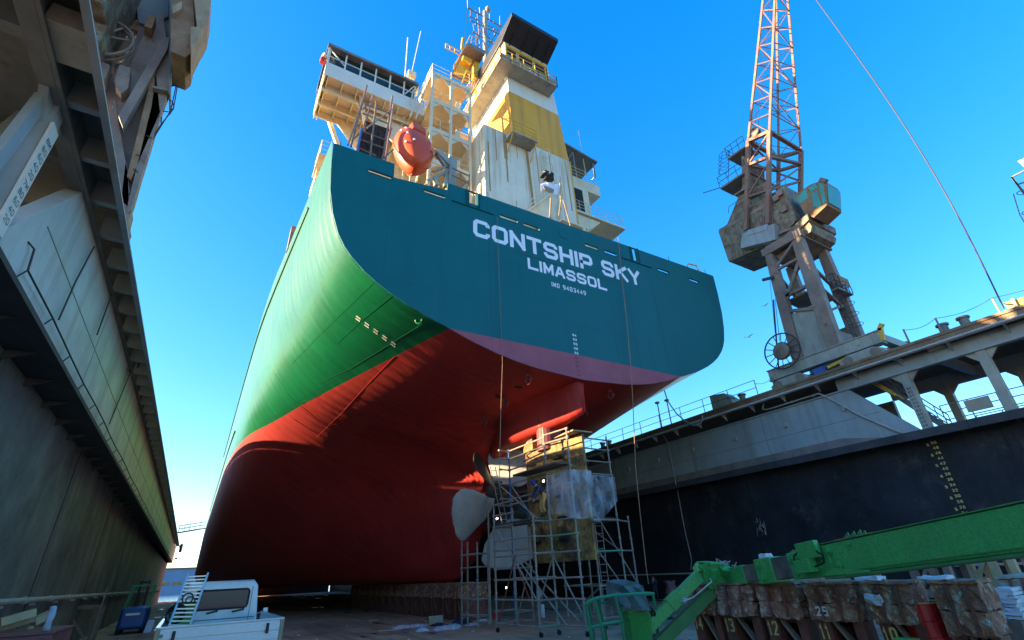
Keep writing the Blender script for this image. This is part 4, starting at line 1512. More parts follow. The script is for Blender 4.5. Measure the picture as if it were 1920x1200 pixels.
ST = [
    (0, [(10.1, 0), (10.25, 2.5), (10.6, 4.6), (11.3, 6.8), (12.0, 8.7), (12.72, 10.05), (13.6, 11.1), (14.5, 11.7), (16.5, 12.25), (19.4, 12.5)]),
    (5, [(9.6, 0), (9.75, 2.2), (10.1, 4.6), (10.6, 6.6), (11.3, 8.3), (12.0, 9.7), (13, 11.0), (14.5, 12.0), (16.5, 12.5), (19.4, 12.75)]),
    (10, [(7.4, 0), (7.6, .45), (8.3, .9), (8.8, 1.8), (9.3, 3.6), (9.9, 6), (10.5, 7.9), (11.3, 9.75), (12.3, 11.0), (13.6, 12.0), (15.5, 12.65), (19.4, 13.0)]),
    (12.5, [(2.6, 0), (2.9, .35), (5, .9), (5.8, 1.1), (7.0, 1.1), (8, 1.7), (8.7, 3.1), (9.3, 5), (10.2, 8.0), (11.3, 10.45), (12.5, 11.7), (14, 12.5), (19.4, 13.15)]),
    (16, [(1.9, 0), (1.95, .4), (4, 1.4), (6, 2.2), (7.2, 3.2), (8.2, 5.0), (9, 7), (10, 9.3), (11.3, 11.3), (12.5, 12.3), (14, 12.85), (19.4, 13.25)]),
    (21, [(1.9, 0), (1.95, 1), (3, 2.3), (4.5, 4.0), (6, 6.0), (7.5, 8.4), (9, 10.6), (10.2, 11.9), (11.3, 12.6), (13, 13.1), (19.4, 13.3)]),
    (27, [(1.9, 0), (1.95, 2), (3, 4.7), (4.5, 7.4), (6, 9.5), (7.5, 11.2), (9, 12.3), (11.3, 13.1), (13, 13.25), (19.4, 13.3)]),
    (35, [(1.9, 0), (1.95, 4), (2.6, 6.6), (4, 9.8), (5.5, 11.7), (7, 12.7), (9, 13.15), (11.3, 13.3), (19.4, 13.3)]),
    (48, [(1.9, 0), (1.95, 8), (2.4, 10), (3.3, 11.8), (4.6, 12.9), (6.5, 13.25), (8, 13.3), (19.4, 13.3)]),
    (65, [(1.9, 0), (1.95, 10.8), (2.5, 12.2), (3.4, 12.95), (4.6, 13.3), (19.4, 13.3)]),
    (100, [(1.9, 0), (1.95, 10.8), (2.5, 12.2), (3.4, 12.95), (4.6, 13.3), (19.4, 13.3)]),
    (122, [(1.9, 0), (1.95, 3.8), (3, 6.2), (5, 8.5), (9, 10.2), (13, 11.6), (19.4, 13.0)]),
    (136, [(1.9, 0), (1.95, .8), (3, 1.6), (5, 2.3), (9, 3.6), (13, 5.4), (19.4, 9.0)]),
    (144, [(1.9, 0), (1.95, .1), (3, .2), (5, .3), (9, .5), (13, 1.0), (19.4, 3.0)]),
]
ZD_S = 19.4
stv = [k[0] for k in ST]


def half(v, z):
    vals = []
    for _, pts in ST:
        zs = [p[0] for p in pts]
        hs = [p[1] for p in pts]
        vals.append(0.0 if z <= zs[0] else pchip(zs, hs, z))
    return max(0.0, pchip(stv, vals, v))


def keel(v):
    return pchip([0, 3, 5, 7, 8.5, 9.5, 10.2, 10.7, 11.2, 12, 13, 15, 150],
                 [10.1, 9.9, 9.6, 9.2, 8.7, 8.0, 7.0, 6.0, 4.4, 3.0, 2.3, 1.9, 1.9], v)


vs = [0, .6, 1.2, 1.8, 2.4, 3, 3.6, 4.2, 4.8, 5.4, 6, 6.6, 7.2, 7.8, 8.4, 9, 9.4, 9.8, 10.1, 10.4, 10.7, 11, 11.3, 11.7, 12.1, 12.6, 13.2, 14, 15,
      16, 17, 18, 19, 20, 21, 22, 23, 24, 25.5, 27, 29, 31, 33, 35, 38, 41, 44, 48, 53, 58, 65, 75, 87, 100, 108, 115, 122, 129, 136, 140, 144]
ts = [0, .004, .015, .03, .05, .075, .10, .13, .16, .19, .22, .25, .28, .31, .34, .37, .40, .43, .46, .49, .52, .55, .58, .61, .64, .67, .70, .74, .78, .82, .86, .90, .95, 1.0]
bh = B()
for sgn in (-1, 1):
    grid = []
    for v in vs:
        zb = keel(v)
        row = []
        for t in ts:
            z = zb + (ZD_S - zb) * t
            h = 0.0 if t == 0 else half(v, z)
            if 0 < t and h < 0.02:
                h = 0.02
            row.append(V((SX + sgn * h, SY + v + 0.0, z)))
        grid.append(row)
    bh.sheet(grid)
hull = bh.build('hull', 'hull_paint', S, smooth=True)
me = hull.data
bm = bmesh.new()
bm.from_mesh(me)
bmesh.ops.remove_doubles(bm, verts=bm.verts, dist=0.002)
bmesh.ops.recalc_face_normals(bm, faces=bm.faces)
bm.to_mesh(me)
bvh = BVHTree.FromBMesh(bm)
bm.free()
hull_off = V((SX, SY, 0))


def onhull(px, py, lift=0.02):
    d = (ROT @ V((px - 960, 600 - py, -F_PX))).normalized()
    loc, nor, idx, dist = bvh.ray_cast(CAM - hull_off, d)
    if loc is None:
        return None
    if nor.dot(d) > 0:
        nor = -nor
    return loc + hull_off + nor * lift


# deck inside the bulwark
b = B()
row = []
for v in (0.2, 5, 10, 16, 30, 60, 100, 122, 136, 143):
    h = half(v, 17.4) - 0.15
    row.append([(SX - h, SY + v, 17.3), (SX + h, SY + v, 17.3)])
b.sheet(row)
b.build('deck', 'brown_steel', S)
# transom plate with slots
tb = ST[0][1]


def ztop(x):
    return 19.12 + (x - 1.5) * 0.014


out = []
zz = [10.1, 10.15, 10.25, 10.4, 10.6, 10.9, 11.3, 11.65, 12.0, 12.35, 12.72, 13.1, 13.6, 14.0, 14.5, 15.4, 16.5, 18]
for z in reversed(zz[1:]):
    out.append((SX - half(0, z), z))
out.append((SX, 10.1))
for z in zz[1:]:
    out.append((SX + half(0, z), z))
out += [(SX + 12.45, ztop(26.5)), (6.98, ztop(7)), (6.95, 18.72), (4.34, 18.36), (4.32, ztop(4.3) + .02), (SX - 12.45, ztop(1.6))]
b = B()
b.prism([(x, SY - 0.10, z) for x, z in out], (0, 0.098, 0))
tr = b.build('transom', 'shade_tinted_paint', S)


def slot_poly(xc, zc, hl, hh, n=6):
    pts = []
    for i in range(n + 1):
        t = -math.pi / 2 + math.pi * i / n
        pts.append((xc + hl - hh + hh * math.cos(t), zc + hh * math.sin(t)))
    for i in range(n + 1):
        t = math.pi / 2 + math.pi * i / n
        pts.append((xc - hl + hh + hh * math.cos(t), zc + hh * math.sin(t)))
    return pts


slots = [(3.72, 18.26, .56, .10), (6.3, 18.2, .56, .10), (10.35, 18.26, .56, .11), (11.72, 18.25, .54, .11), (15.75, 18.3, .52, .11), (17.15, 18.32, .52, .11),
         (21.45, 18.36, .55, .10), (24.25, 18.44, .52, .10), (13.82, 18.6, .26, .26)]
bc = B()
for s_ in slots:
    bc.prism([(x, SY - .5, z) for x, z in slot_poly(*s_)], (0, 1, 0))
for x0, x1 in ((8.12, 8.52), (18.95, 19.3)):
    bc.box(x0, x1, SY - .5, SY + .5, 18.42, ztop(x0) - .03)
cut = bc.build('slot_cutter', 'dark_opening')
md = tr.modifiers.new('slots', 'BOOLEAN')
md.operation = 'DIFFERENCE'
md.object = cut
md.solver = 'EXACT'
dg = bpy.context.evaluated_depsgraph_get()
nm = bpy.data.meshes.new_from_object(tr.evaluated_get(dg))
tr.modifiers.clear()
tr.data = nm
nm.name = 'transom'
bpy.data.objects.remove(cut, do_unlink=True)
# hull top edge pipes and slot rims
b = B()
for s_ in slots:
    p = [V((x, SY - .105, z)) for x, z in slot_poly(*s_)]
    b.path(p + [p[0]], .022, 5)
each(b, 'slot_rim', 'shade_tinted_paint', tr)
b = B()
b.box(7.2, 9.45, SY - .16, SY - .102, 18.16, 18.20)
b.box(18.0, 20.4, SY - .16, SY - .102, 18.26, 18.30)
for x0, x1 in ((8.12, 8.52), (18.95, 19.3)):
    for x in (x0 - .06, x1 + .04, x0 - .16, x1 + .14):
        b.box(x, x + .03, SY - .17, SY - .102, 18.24, ztop(x))
each(b, 'strake', 'shade_tinted_paint', tr)
# light streak of paint edge along transom corner
b = B()
b.box(10.2, 17.2, SY - .108, SY - .1015, 16.29, 16.31)
for x in (9.1, 17.9, 20.1):
    b.bar((x, SY - .103, 18.0), (x + .05, SY - .103, 11.4), .012, .004)
for x in (1.9, 9.2, 17.0, 22.3, 25.8):
    b.tube((x, SY - .05, ztop(x)), (x, SY - .05, ztop(x) + .35), .02, 4)
b.build('weld_line', 'dark_wire', tr)
# lettering
sl = V((1, 0, .012)).normalized()
b = B()
w = 0.90
text(b, 'CONTSHIP', (8.32, SY - .10, 16.50), sl, (0, 0, 1), 1.03, 0.90, 0.115, 0.215, (0, -1, 0))
text(b, 'SKY', (16.28, SY - .10, 16.60), sl, (0, 0, 1), 1.03, 0.90, 0.115, 0.215, (0, -1, 0))
b.build('ship_name', 'letter_white', tr)
b = B()
text(b, 'LIMASSOL', (11.32, SY - .10, 15.52), sl, (0, 0, 1), 0.66, 0.62, 0.09, 0.145, (0, -1, 0))
b.build('port_name', 'letter_white', tr)
b = B()
text(b, 'IMO 9403449', (12.68, SY - .10, 14.86), sl, (0, 0, 1), 0.27, 0.165, 0.055, 0.045, (0, -1, 0), 0.16)
b.build('ship_number', 'letter_white', tr)
b = B()
for i, s_ in enumerate(('94', '92', '90', '88', '86')):
    text(b, s_, (13.64, SY - .10, 12.30 - i * .235), (1, 0, 0), (0, 0, 1), .125, .10, .035, .032, (0, -1, 0))
b.build('draft_figures', 'letter_white', tr)
b = B()
for i, s_ in enumerate(('84', '82', '80', '78', '76')):
    text(b, s_, (13.64, SY - .10, 11.12 - i * .22), (1, 0, 0), (0, 0, 1), .11, .09, .035, .02, (0, -1, 0))
b.build('lower_draft_figures', 'mark_red', tr)
b = B()
b.lathe([(.27, 0), (.36, -.08), (.40, -.02), (.36, .02)], (13.82, SY - .11, 18.6), (0, -1, 0), 20)
b.build('fairlead', 'shade_tinted_paint', tr)
b = B()
b.path([(24.1, SY + .05, ztop(24)), (24.3, SY + .05, ztop(24) + .45), (25.15, SY + .05, ztop(24) + .55), (25.25, SY + .05, ztop(25) - .02)], .05, 6)
b.build('hoop_rail', 'yellow_paint', tr)

# marks on the port hull
b = B()


def hull_quad(b, x0, y0, x1, y1, wpx):
    dx, dy = x1 - x0, y1 - y0
    l = math.hypot(dx, dy)
    nx, ny = -dy / l * wpx / 2, dx / l * wpx / 2
    c = [onhull(x0 + nx, y0 + ny, .012), onhull(x1 + nx, y1 + ny, .012), onhull(x1 - nx, y1 - ny, .012), onhull(x0 - nx, y0 - ny, .012)]
    if all(c):
        b.quad(*c)


for i in range(5):
    x, y = 668 + i * 16.5, 594 + i * 12
    hull_quad(b, x, y - 2, x + 8, y + 4, 2.0)
    hull_quad(b, x - 1, y + 2.5, x + 7, y + 8.5, 2.0)
b.build('frame_marks', 'mark_white', hull)
b = B()
for i in range(6):
    x, y = 758 + i * 30, 655 + i * 11
    hull_quad(b, x, y, x + 14, y + 5, 1.6)
b.build('lower_marks', 'mark_red', hull)
b = B()
for poly in (((716, 515), (660, 570), (600, 628), (540, 690)), ((735, 555), (680, 600), (626, 650)), ((800, 602), (740, 640), (660, 690), (585, 725)),
             ((740, 668), (690, 720), (640, 775), (588, 825)), ((600, 740), (500, 790)), ((515, 700), (545, 745), (600, 790), (645, 800)), ((535, 775), (580, 805), (625, 828))):
    pts = []
    for i in range(len(poly) - 1):
        for k in range(8):
            t = k / 8
            q = onhull(poly[i][0] + (poly[i + 1][0] - poly[i][0]) * t, poly[i][1] + (poly[i + 1][1] - poly[i][1]) * t, .004)
            if q:
                pts.append(q)
    if len(pts) > 2:
        b.path(pts, .007, 4)
b.build('weld_line', 'hull_paint', hull)
b = B()
for (x, y, l) in ((990, 700, 14), (948, 745, 12), (908, 780, 9), (1143, 730, 12), (1095, 765, 9)):
    a = onhull(x, y, -.02)
    c = a + V((0, -.25, -.55 * l / 12))
    b.ring(a + V((0, 0, -.35)), (1, .2, 0), .16, .055, 14, 5)
    b.bar(a, a + V((0, 0, -.22)), .22, .05)
each(b, 'lifting_eye', 'mark_red', hull)
b = B()
for (x, y) in ((975, 727), (940, 745)):
    a = onhull(x, y, -.05)
    b.sphere(a, .34, 12, 6, (1.0, .5, .22))
each(b, 'outlet', 'dark_opening', hull)
b = B()
a = onhull(785, 600, -.02)
b.ring(a, (-1, -.6, -.4), .16, .05, 16, 5)
b.build('scupper', 'hull_paint', hull)
b = B()
pa = []
for v in range(4, 60, 2):
    h = half(v, 18.3)
    pa.append(V((SX - h - .03, SY + v, 18.6 - .02 * v)))
b.path(pa, .07, 6)
pb = [V((SX - half(v, 14.0) - .02, SY + v, 12.9)) for v in range(26, 80, 3)]
b.path(pb, .06, 5)
b.build('rubbing_strake', 'shade_tinted_paint', hull)
b = B()
for i in range(30):
    v = 6 + i * 1.8
    h = half(v, 19.3)
    b.tube((SX - h + .15, SY + v, 19.3), (SX - h + .15, SY + v, 20.4), .025, 4)
for z in (19.85, 20.4):
    b.path([(SX - half(6 + i * 1.8, 19.3) + .15, SY + 6 + i * 1.8, z) for i in range(30)], .022, 4)
for (v, hh) in ((9, 1.6), (13, 1.3), (20, 1.8), (30, 1.5)):
    b.box(SX - 13.0, SX - 12.6, SY + v, SY + v + .6, 19.3, 19.3 + hh)
b.build('side_rail', 'brown_steel', S)
# deck gear seen over the port edge and the bulwark on the starboard side
b = B()
b.path([(26.1, SY + .5, 19.5), (26.2, SY + .5, 20.3), (26.3, SY + 9, 20.3)], .03, 5)
b.path([(26.2, SY + .5, 19.95), (26.3, SY + 9, 19.95)], .02, 5)
for k in range(6):
    b.tube((26.2, SY + .5 + k * 1.6, 19.4), (26.2, SY + .5 + k * 1.6, 20.3), .022, 4)
b.build('quarter_rail', 'cream_ship', S)

# stern fin above the rudder
b = B()
fin = []
for (v, h, zb) in ((.2, .12, 8.62), (1.2, .28, 8.55), (2.4, .55, 8.44), (3.6, .82, 8.36), (4.8, 1.0, 8.33), (6.0, 1.0, 8.36), (7.2, .75, 8.4), (8.6, .4, 8.2)):
    y = SY + v
    prof_ = [(h * .55, zb), (h, zb + .22), (h, zb + .6), (h * 1.12, zb + 1.0), (h * 1.5, zb + 1.4), (h * 2.4, zb + 1.8), (h * 2.6, 10.9)]
    fin.append([V((SX - w_, y, z)) for w_, z in prof_] + [V((SX + w_, y, z)) for w_, z in reversed(prof_)])
b.loft(fin)
b.build('stern_fin', 'hull_paint', S, smooth=True)
# shaft boss
b = B()
b.lathe([(.55, 0), (.72, .4), (.85, 1.4), (.9, 3.2), (.3, 4.2)], (SX, 25.2, 5.7), (0, 1, 0), 22)
b.build('shaft_boss', 'hull_paint', S, smooth=True)
# rudder
R_ = None
b = B()
prof = [(0, .02), (.03, .17), (.1, .30), (.25, .40), (.4, .40), (.6, .30), (.8, .17), (1, .06)]


def foil(y0, y1, z, k=1.0):
    L = [V((SX - h * k, y1 + (y0 - y1) * (1 - c), z)) for c, h in prof]
    Rr = [V((SX + h * k, y1 + (y0 - y1) * (1 - c), z)) for c, h in reversed(prof)]
    return L + Rr


# c = 0 at the leading edge (large Y)
def foil(yl, yt, z, k=1.0):
    L = [V((SX - h * k, yl + (yt - yl) * c, z)) for c, h in prof]
    Rr = [V((SX + h * k, yl + (yt - yl) * c, z)) for c, h in reversed(prof)]
    return L + Rr


b.loft([foil(21.5, 17.05, 2.6, .8), foil(21.65, 16.98, 2.8), foil(21.75, 17.0, 5), foil(21.75, 17.0, 7.72)])
rud = b.build('rudder', 'rudder_paint', S)
b = B()
b.loft([[V((SX - .40, 20.55, z)), V((SX - .40, 21.3 + e, z)), V((SX - .2, 21.75 + e, z)), V((SX + .2, 21.75 + e, z)), V((SX + .4, 21.3 + e, z)), V((SX + .4, 20.55, z))]
        for z, e in ((7.725, 0), (8.0, -.03), (8.2, -.18), (8.3, -.4))])
b.build('rudder_head', 'rudder_paint', rud)
b = B()
for z in (3.4, 4.3, 5.2, 6.1, 6.9):
    for (yy, l) in ((20.6, .55), (18.6, .6)):
        b.box(SX - .425, SX - .30, yy - l / 2, yy + l / 2, z, z + .10)
b.build('lifting_slot', 'dark_opening', rud)
b = B()
b.box(SX - .6, SX + .5, 16.9, 18.4, 7.78, 7.84)
b.build('top_plank', 'wood', rud)
b = B()
b.lathe([(.0, 7.5), (.62, 7.5), (.62, 8.6), (.7, 8.62), (.7, 9.4)], (SX, 19.6, 0), (0, 0, 1), 24)
b.build('rudder_trunk', 'mark_red', S, smooth=False)
# propeller
HUB = V((SX, 24.3, 5.7))
prop = B()
prop.lathe([(.0, -1.1), (.25, -1.0), (.45, -.6), (.58, 0), (.6, .5), (.55, .9)], HUB, (0, 1, 0), 20)
prp = prop.build('propeller', 'bronze', S, smooth=True)


def blade(ang, infl=0.0, flip=1, r0=.45, r1=3.1, wmax=1.25, n=10, m=9):
    """one propeller blade at angle ang (0 = starboard, 90 = up)"""
    er = V((math.cos(rad(ang)), 0, math.sin(rad(ang))))
    et = V((-math.sin(rad(ang)), 0, math.cos(rad(ang))))
    rings = []
    for i in range(n + 1):
        t = i / n
        r = r0 + (r1 + infl - r0) * t
        w_ = wmax * (0.40 + 1.35 * t * (1 - 0.55 * t)) * (math.sqrt(max(0.0, 1 - max(0, (t - .62) / .385) ** 2)) if t > .62 else 1) + infl
        w_ = max(.04, w_)
        pitch = rad(60 - 36 * t) * flip
        dirv = et * math.cos(pitch) * 1 + V((0, 1, 0)) * math.sin(pitch)
        thv = et * -math.sin(pitch) + V((0, 1, 0)) * math.cos(pitch)
        th = .10 * (1 - .7 * t) + infl * .8
        skew = et * (-.25 * t * t)
        cpt = HUB + er * r + skew
        ring = []
        for k in range(m):
            a = 2 * math.pi * k / m
            wob = infl * .5 * math.sin(3 * a + 5 * t + ang)
            ring.append(cpt + dirv * (w_ * math.cos(a)) + thv * ((th + wob) * math.sin(a)))
        rings.append(ring)
    bb = B()
    bb.loft(rings)
    return bb


angs = (198, 130, 70, -16, 280)
for a in angs:
    blade(a, flip=-1 if a in (130, 280) else 1, wmax=.7 if a == 130 else 1.25, r1=3.1 if a in (130, -16) else 1.15).build('blade', 'bronze', prp, smooth=True)
for a, lb in ((198, 'grey tarpaulin wrapped round the leftmost propeller blade'), (70, 'grey tarpaulin wrapped round the upper propeller blade behind the rudder scaffold'),
              (280, 'grey tarpaulin wrapped round the lowest propeller blade, behind scaffold tubes')):
    bb = blade(a, .10, flip=-1 if a == 280 else 1, r0=.9, n=14, m=16, wmax=1.75 if a == 70 else (1.6 if a == 280 else 1.5))
    c = bb.build('blade_cover', 'tarp_grey', None, smooth=True)
    tag(c, lb, 'tarpaulin', 'tarpaulins on the propeller blades')
    dt = bpy.data.textures.get('folds') or bpy.data.textures.new('folds', 'CLOUDS')
    dt.noise_scale = .55
    sb = c.modifiers.new('sub', 'SUBSURF')
    sb.levels = sb.render_levels = 1
    dm = c.modifiers.new('folds', 'DISPLACE')
    dm.texture = dt
    dm.strength = .16
    dm.mid_level = .5
    dm.texture_coords = 'GLOBAL'

# ------------------------------------------------------------------ superstructure
YF = 20.5
b = B()
b.box(11.3, 18.72, YF, 27.0, 17.32, 30.05)
cs = b.build('engine_casing', 'casing_white', S, bevel=.03)
b = B()
b.bar((13.0, YF - .005, 29.9), (13.05, YF - .005, 25.4), .12, .006)
b.bar((12.95, YF - .007, 29.9), (13.0, YF - .007, 27.5), .28, .006)
b.bar((14.75, YF - .005, 29.9), (15.05, YF - .005, 22.0), .2, .006)
b.bar((14.85, YF - .008, 29.0), (15.1, YF - .008, 20.0), .08, .006)
b.bar((13.9, YF - .005, 29.9), (13.95, YF - .005, 28.0), .05, .006)
for (x, z0, z1, w_) in ((11.6, 28.5, 24.0, .10), (12.2, 29.95, 27.0, .07), (15.6, 29.9, 26.5, .06), (16.8, 29.9, 27.6, .09), (17.6, 28.0, 23.0, .05), (18.3, 29.9, 25.0, .10), (13.6, 24, 20, .05)):
    b.bar((x, YF - .004, z0), (x + .05, YF - .004, z1), w_, .004)
each(b, 'rust_run', 'rust_run', cs)
b = B()
b.box(18.70, 18.80, YF - .03, YF + .2, 17.4, 30.0)
b.build('corner_pipe', 'yellow_paint', cs)
# funnel
b = B()


def fbox(b, z0, z1, d0=0.0, d1=0.0):
    xl0, xr0 = 13.65 - .02 * (z0 - 30), 18.70 - .095 * (z0 - 30)
    xl1, xr1 = 13.65 - .02 * (z1 - 30), 18.70 - .095 * (z1 - 30)
    b.loft([[V((xl0, YF + d0, z0)), V((xr0, YF + d0, z0)), V((xr0, 26.5, z0)), V((xl0, 26.5, z0))],
            [V((xl1, YF + d1, z1)), V((xr1, YF + d1, z1)), V((xr1, 26.5, z1)), V((xl1, 26.5, z1))]])


fbox(b, 30.05, 34.9)
fn = b.build('funnel', 'funnel_yellow', S)
b = B()
fbox(b, 34.9, 37.2)
b.build('white_band', 'white_ship', fn)
b = B()
fbox(b, 37.2, 40.9)
b.build('louvre_band', 'white_ship', fn)
b = B()
for x0, x1 in ((13.6, 14.5), (14.8, 16.1), (16.4, 17.3), (17.45, 17.62)):
    b.box(x0, x1, YF - .012, YF + .01, 38.0, 40.2)
for y0 in (21.2, 23.2):
    b.box(13.40, 13.48, y0, y0 + 1.0, 37.6, 39.4)
each(b, 'louvre', 'dark_opening', fn)
b = B()
for x in (13.55, 14.65, 16.25, 17.38):
    b.box(x - .07, x + .07, YF - .06, YF - .013, 37.9, 40.4)
b.box(13.45, 17.6, YF - .09, YF - .013, 40.25, 40.55)
b.build('louvre_frame', 'yellow_paint', fn)
b = B()
b.prism([(13.2, YF - .01, 40.9), (13.2, 18.75, 41.75), (13.2, 18.75, 42.15), (13.2, 27.2, 42.3), (13.2, 27.2, 40.9)], (4.55, 0, 0))
cp = b.build('funnel_cap', 'funnel_black', fn, bevel=.03)
b = B()
for x in (13.9, 15.0, 16.1, 17.1):
    b.prism([(x, YF - .02, 40.86), (x, 18.9, 41.62), (x, 18.9, 41.52), (x, YF - .02, 40.6)], (.04, 0, 0))
b.build('cap_rib', 'funnel_black', cp)
# funnel gallery
b = B()
b.box(12.3, 17.5, 19.35, YF - .02, 36.55, 36.65)
b.box(12.3, 13.45, YF - .02, 26.4, 36.55, 36.65)
ga = b.build('gallery', 'weathered_grey', fn)
b = B()
loop = [V((13.3, 26.4, 0)), V((12.3, 26.4, 0)), V((12.3, 19.35, 0)), V((17.5, 19.35, 0)), V((17.5, 20.5, 0))]
for h in (36.95, 37.3, 37.75):
    b.path([p + V((0, 0, h)) for p in loop], .035, 5)
for i in range(4):
    n = max(1, int((loop[i + 1] - loop[i]).length / 1.0))
    for k in range(n + 1):
        p = loop[i].lerp(loop[i + 1], k / n)
        b.bar(p + V((0, 0, 36.5)), p + V((0, 0, 37.75)), .05)
b.build('rail', 'yellow_paint', ga)
b = B()
for k in range(6):
    b.box(12.36 + k * .86, 12.36 + k * .86 + .76, 19.39, 19.41, 36.7, 37.25)
for k in range(7):
    b.box(12.34, 12.36, 19.5 + k * 1.0, 20.36 + k * 1.0, 36.7, 37.25)
each(b, 'screen', 'weathered_grey', ga)
# casing platform and ladder
b = B()
pa, pb_ = P(961, 258, Y=19.4), P(990, 268, Y=19.4)
zpl = 29.2
b.box(13.0, 15.1, 19.5, YF - .02, zpl, zpl + .1)
pl = b.build('casing_platform', 'weathered_grey', S)
b = B()
for h in (.4, .75, 1.1):
    b.path([(13.0, YF, zpl + h), (13.0, 19.5, zpl + h), (15.1, 19.5, zpl + h), (15.1, YF, zpl + h)], .025, 5)
for x in (13.0, 14.05, 15.1):
    b.tube((x, 19.5, zpl), (x, 19.5, zpl + 1.1), .03, 5)
b.tube((13.0, 20.0, zpl), (13.0, 20.0, zpl + 1.1), .03, 5)
b.bar((13.1, YF - .05, zpl - 1.1), (13.1, 19.6, zpl), .06)
b.bar((15.0, YF - .05, zpl - 1.1), (15.0, 19.6, zpl), .06)
b.build('rail', 'yellow_paint', pl)
b = B()
for x in (15.85, 16.3):
    b.tube((x, YF - .2, 20.5), (x, YF - .2, 29.6), .03, 5)
for i in range(30):
    b.tube((15.85, YF - .2, 20.7 + i * .3), (16.3, YF - .2, 20.7 + i * .3), .02, 4)
for i in range(6):
    b.ring((16.07, YF - .55, 22 + i * 1.4), (0, 0, 1), .42, .025, 16, 4)
for a in (-.42, 0, .42):
    b.tube((16.07 + a, YF - .55 - math.sqrt(max(0, .1764 - a * a)), 22), (16.07 + a, YF - .55 - math.sqrt(max(0, .1764 - a * a)), 29), .015, 4)
b.build('cage_ladder', 'cream_ship', S)
b = B()
sa = P(988, 395, Y=19.6)
b.prism([P(*q, Y=19.4) for q in ((986, 400), (1030, 368), (1048, 372), (1030, 412))], (0, .08, 0))
b.bar(P(986, 398, Y=19.3), P(1032, 364, Y=19.3), .12)
for dx in (0, 8, 16):
    b.bar(P(986, 398 - dx, Y=19.3), P(1030, 366 - dx, Y=19.3), .05)
for t in (0, .5, 1):
    b.tube(P(986 + 44 * t, 398 - 32 * t, Y=19.3), P(986 + 44 * t, 380 - 32 * t, Y=19.3), .025, 4)
b.box(15.2, 17.2, 18.0, 20.4, 21.2, 21.3)
b.tube((16.9, 18.0, 17.4), (16.9, 18.0, 21.2), .09, 6)
b.build('stern_platform', 'cream_ship', S)
# accommodation house
b = B()
b.box(7.9, 20.5, 24.6, 33, 17.31, 33.5)
b.box(2.2, 7.89, 25.6, 33, 17.31, 27.0)
b.box(20.51, 25.6, 25.0, 33, 17.31, 28.2)
b.box(7.2, 21.5, 26.6, 32.5, 33.51, 35.2)
hs = b.build('deckhouse', 'cream_ship', S, bevel=.04)
b = B()
for z in (20.3, 22.6, 25.0):
    b.box(1.6, 7.88, 23.4, 25.59, z, z + .14)
b.box(20.6, 26.6, 23.2, 25.0, 28.21, 28.4)
b.box(20.6, 25.6, 23.6, 25.0, 24.6, 24.75)
each(b, 'side_deck', 'cream_ship', hs)
b = B()
for z in (20.44, 22.74, 25.14):
    for h in (.4, .75, 1.1):
        b.tube((1.65, 23.45, z + h), (7.8, 23.45, z + h), .022, 4)
        b.tube((1.65, 23.45, z + h), (1.65, 25.6, z + h), .022, 4)
    for k in range(7):
        b.tube((1.65 + k * 1.02, 23.45, z), (1.65 + k * 1.02, 23.45, z + 1.1), .028, 4)
for h in (.4, .75, 1.1):
    b.path([(20.7, 23.25, 28.4 + h), (26.55, 23.25, 28.4 + h), (26.55, 25, 28.4 + h)], .025, 4)
for k in range(7):
    b.tube((20.7 + k * .97, 23.25, 28.4), (20.7 + k * .97, 23.25, 29.5), .028, 4)
b.build('side_rail', 'cream_ship', hs)
b = B()
for x in (3.0, 4.6, 6.2):
    for z in (21.2, 23.5):
        b.box(x, x + .55, 25.58, 25.62, z, z + .7)
b.box(21.2, 22.4, 24.96, 25.03, 29.0, 31.6)
each(b, 'doorway', 'dark_opening', hs)
b = B()
b.box(7.0, 7.9, 24.45, 24.58, 30.6, 31.7)
b.build('red_board', 'red_sign', hs)
# starboard side of the bridge
b = B()
b.box(20.55, 23.6, 24.0, 28, 28.42, 32.2)
b.box(20.55, 25.3, 24.2, 28, 32.21, 33.4)
b.prism([(21.0, 23.4, 28.15), (24.0, 23.4, 28.15), (21.0, 23.4, 25.5)], (0, 3, 0))
each(b, 'starboard_wing', 'cream_ship', S)
b = B()
b.box(21.1, 22.9, 23.95, 23.99, 29.0, 31.7)
b.build('wing_louvre', 'dark_opening', S)
b = B()
b.prism([(20.4, 23.2, 35.8), (24.6, 23.2, 35.2), (24.6, 23.2, 35.35), (20.4, 23.2, 36.0)], (0, 5, 0))
for x in (22.0, 24.3):
    b.bar((x, 23.5, 33.4), (x, 23.5, 35.5), .12)
b.bar((22.0, 23.5, 35.5), (21.0, 23.5, 33.5), .08)
b.build('starboard_wing_roof', 'grey_steel_dark', S)
b = B()
for h in (.4, .8, 1.2):
    b.path([(20.6, 23.4, 32.3 + h), (24.2, 23.4, 32.3 + h), (24.2, 25, 32.3 + h)], .025, 4)
for x in (21.0, 22, 23, 24.2):
    b.tube((x, 23.4, 32.2), (x, 23.4, 33.5), .025, 4)
b.tube((23.3, 23.6, 33.4), (23.2, 23.6, 39.0), .03, 5)
b.build('starboard_wing_rail', 'cream_ship', S)
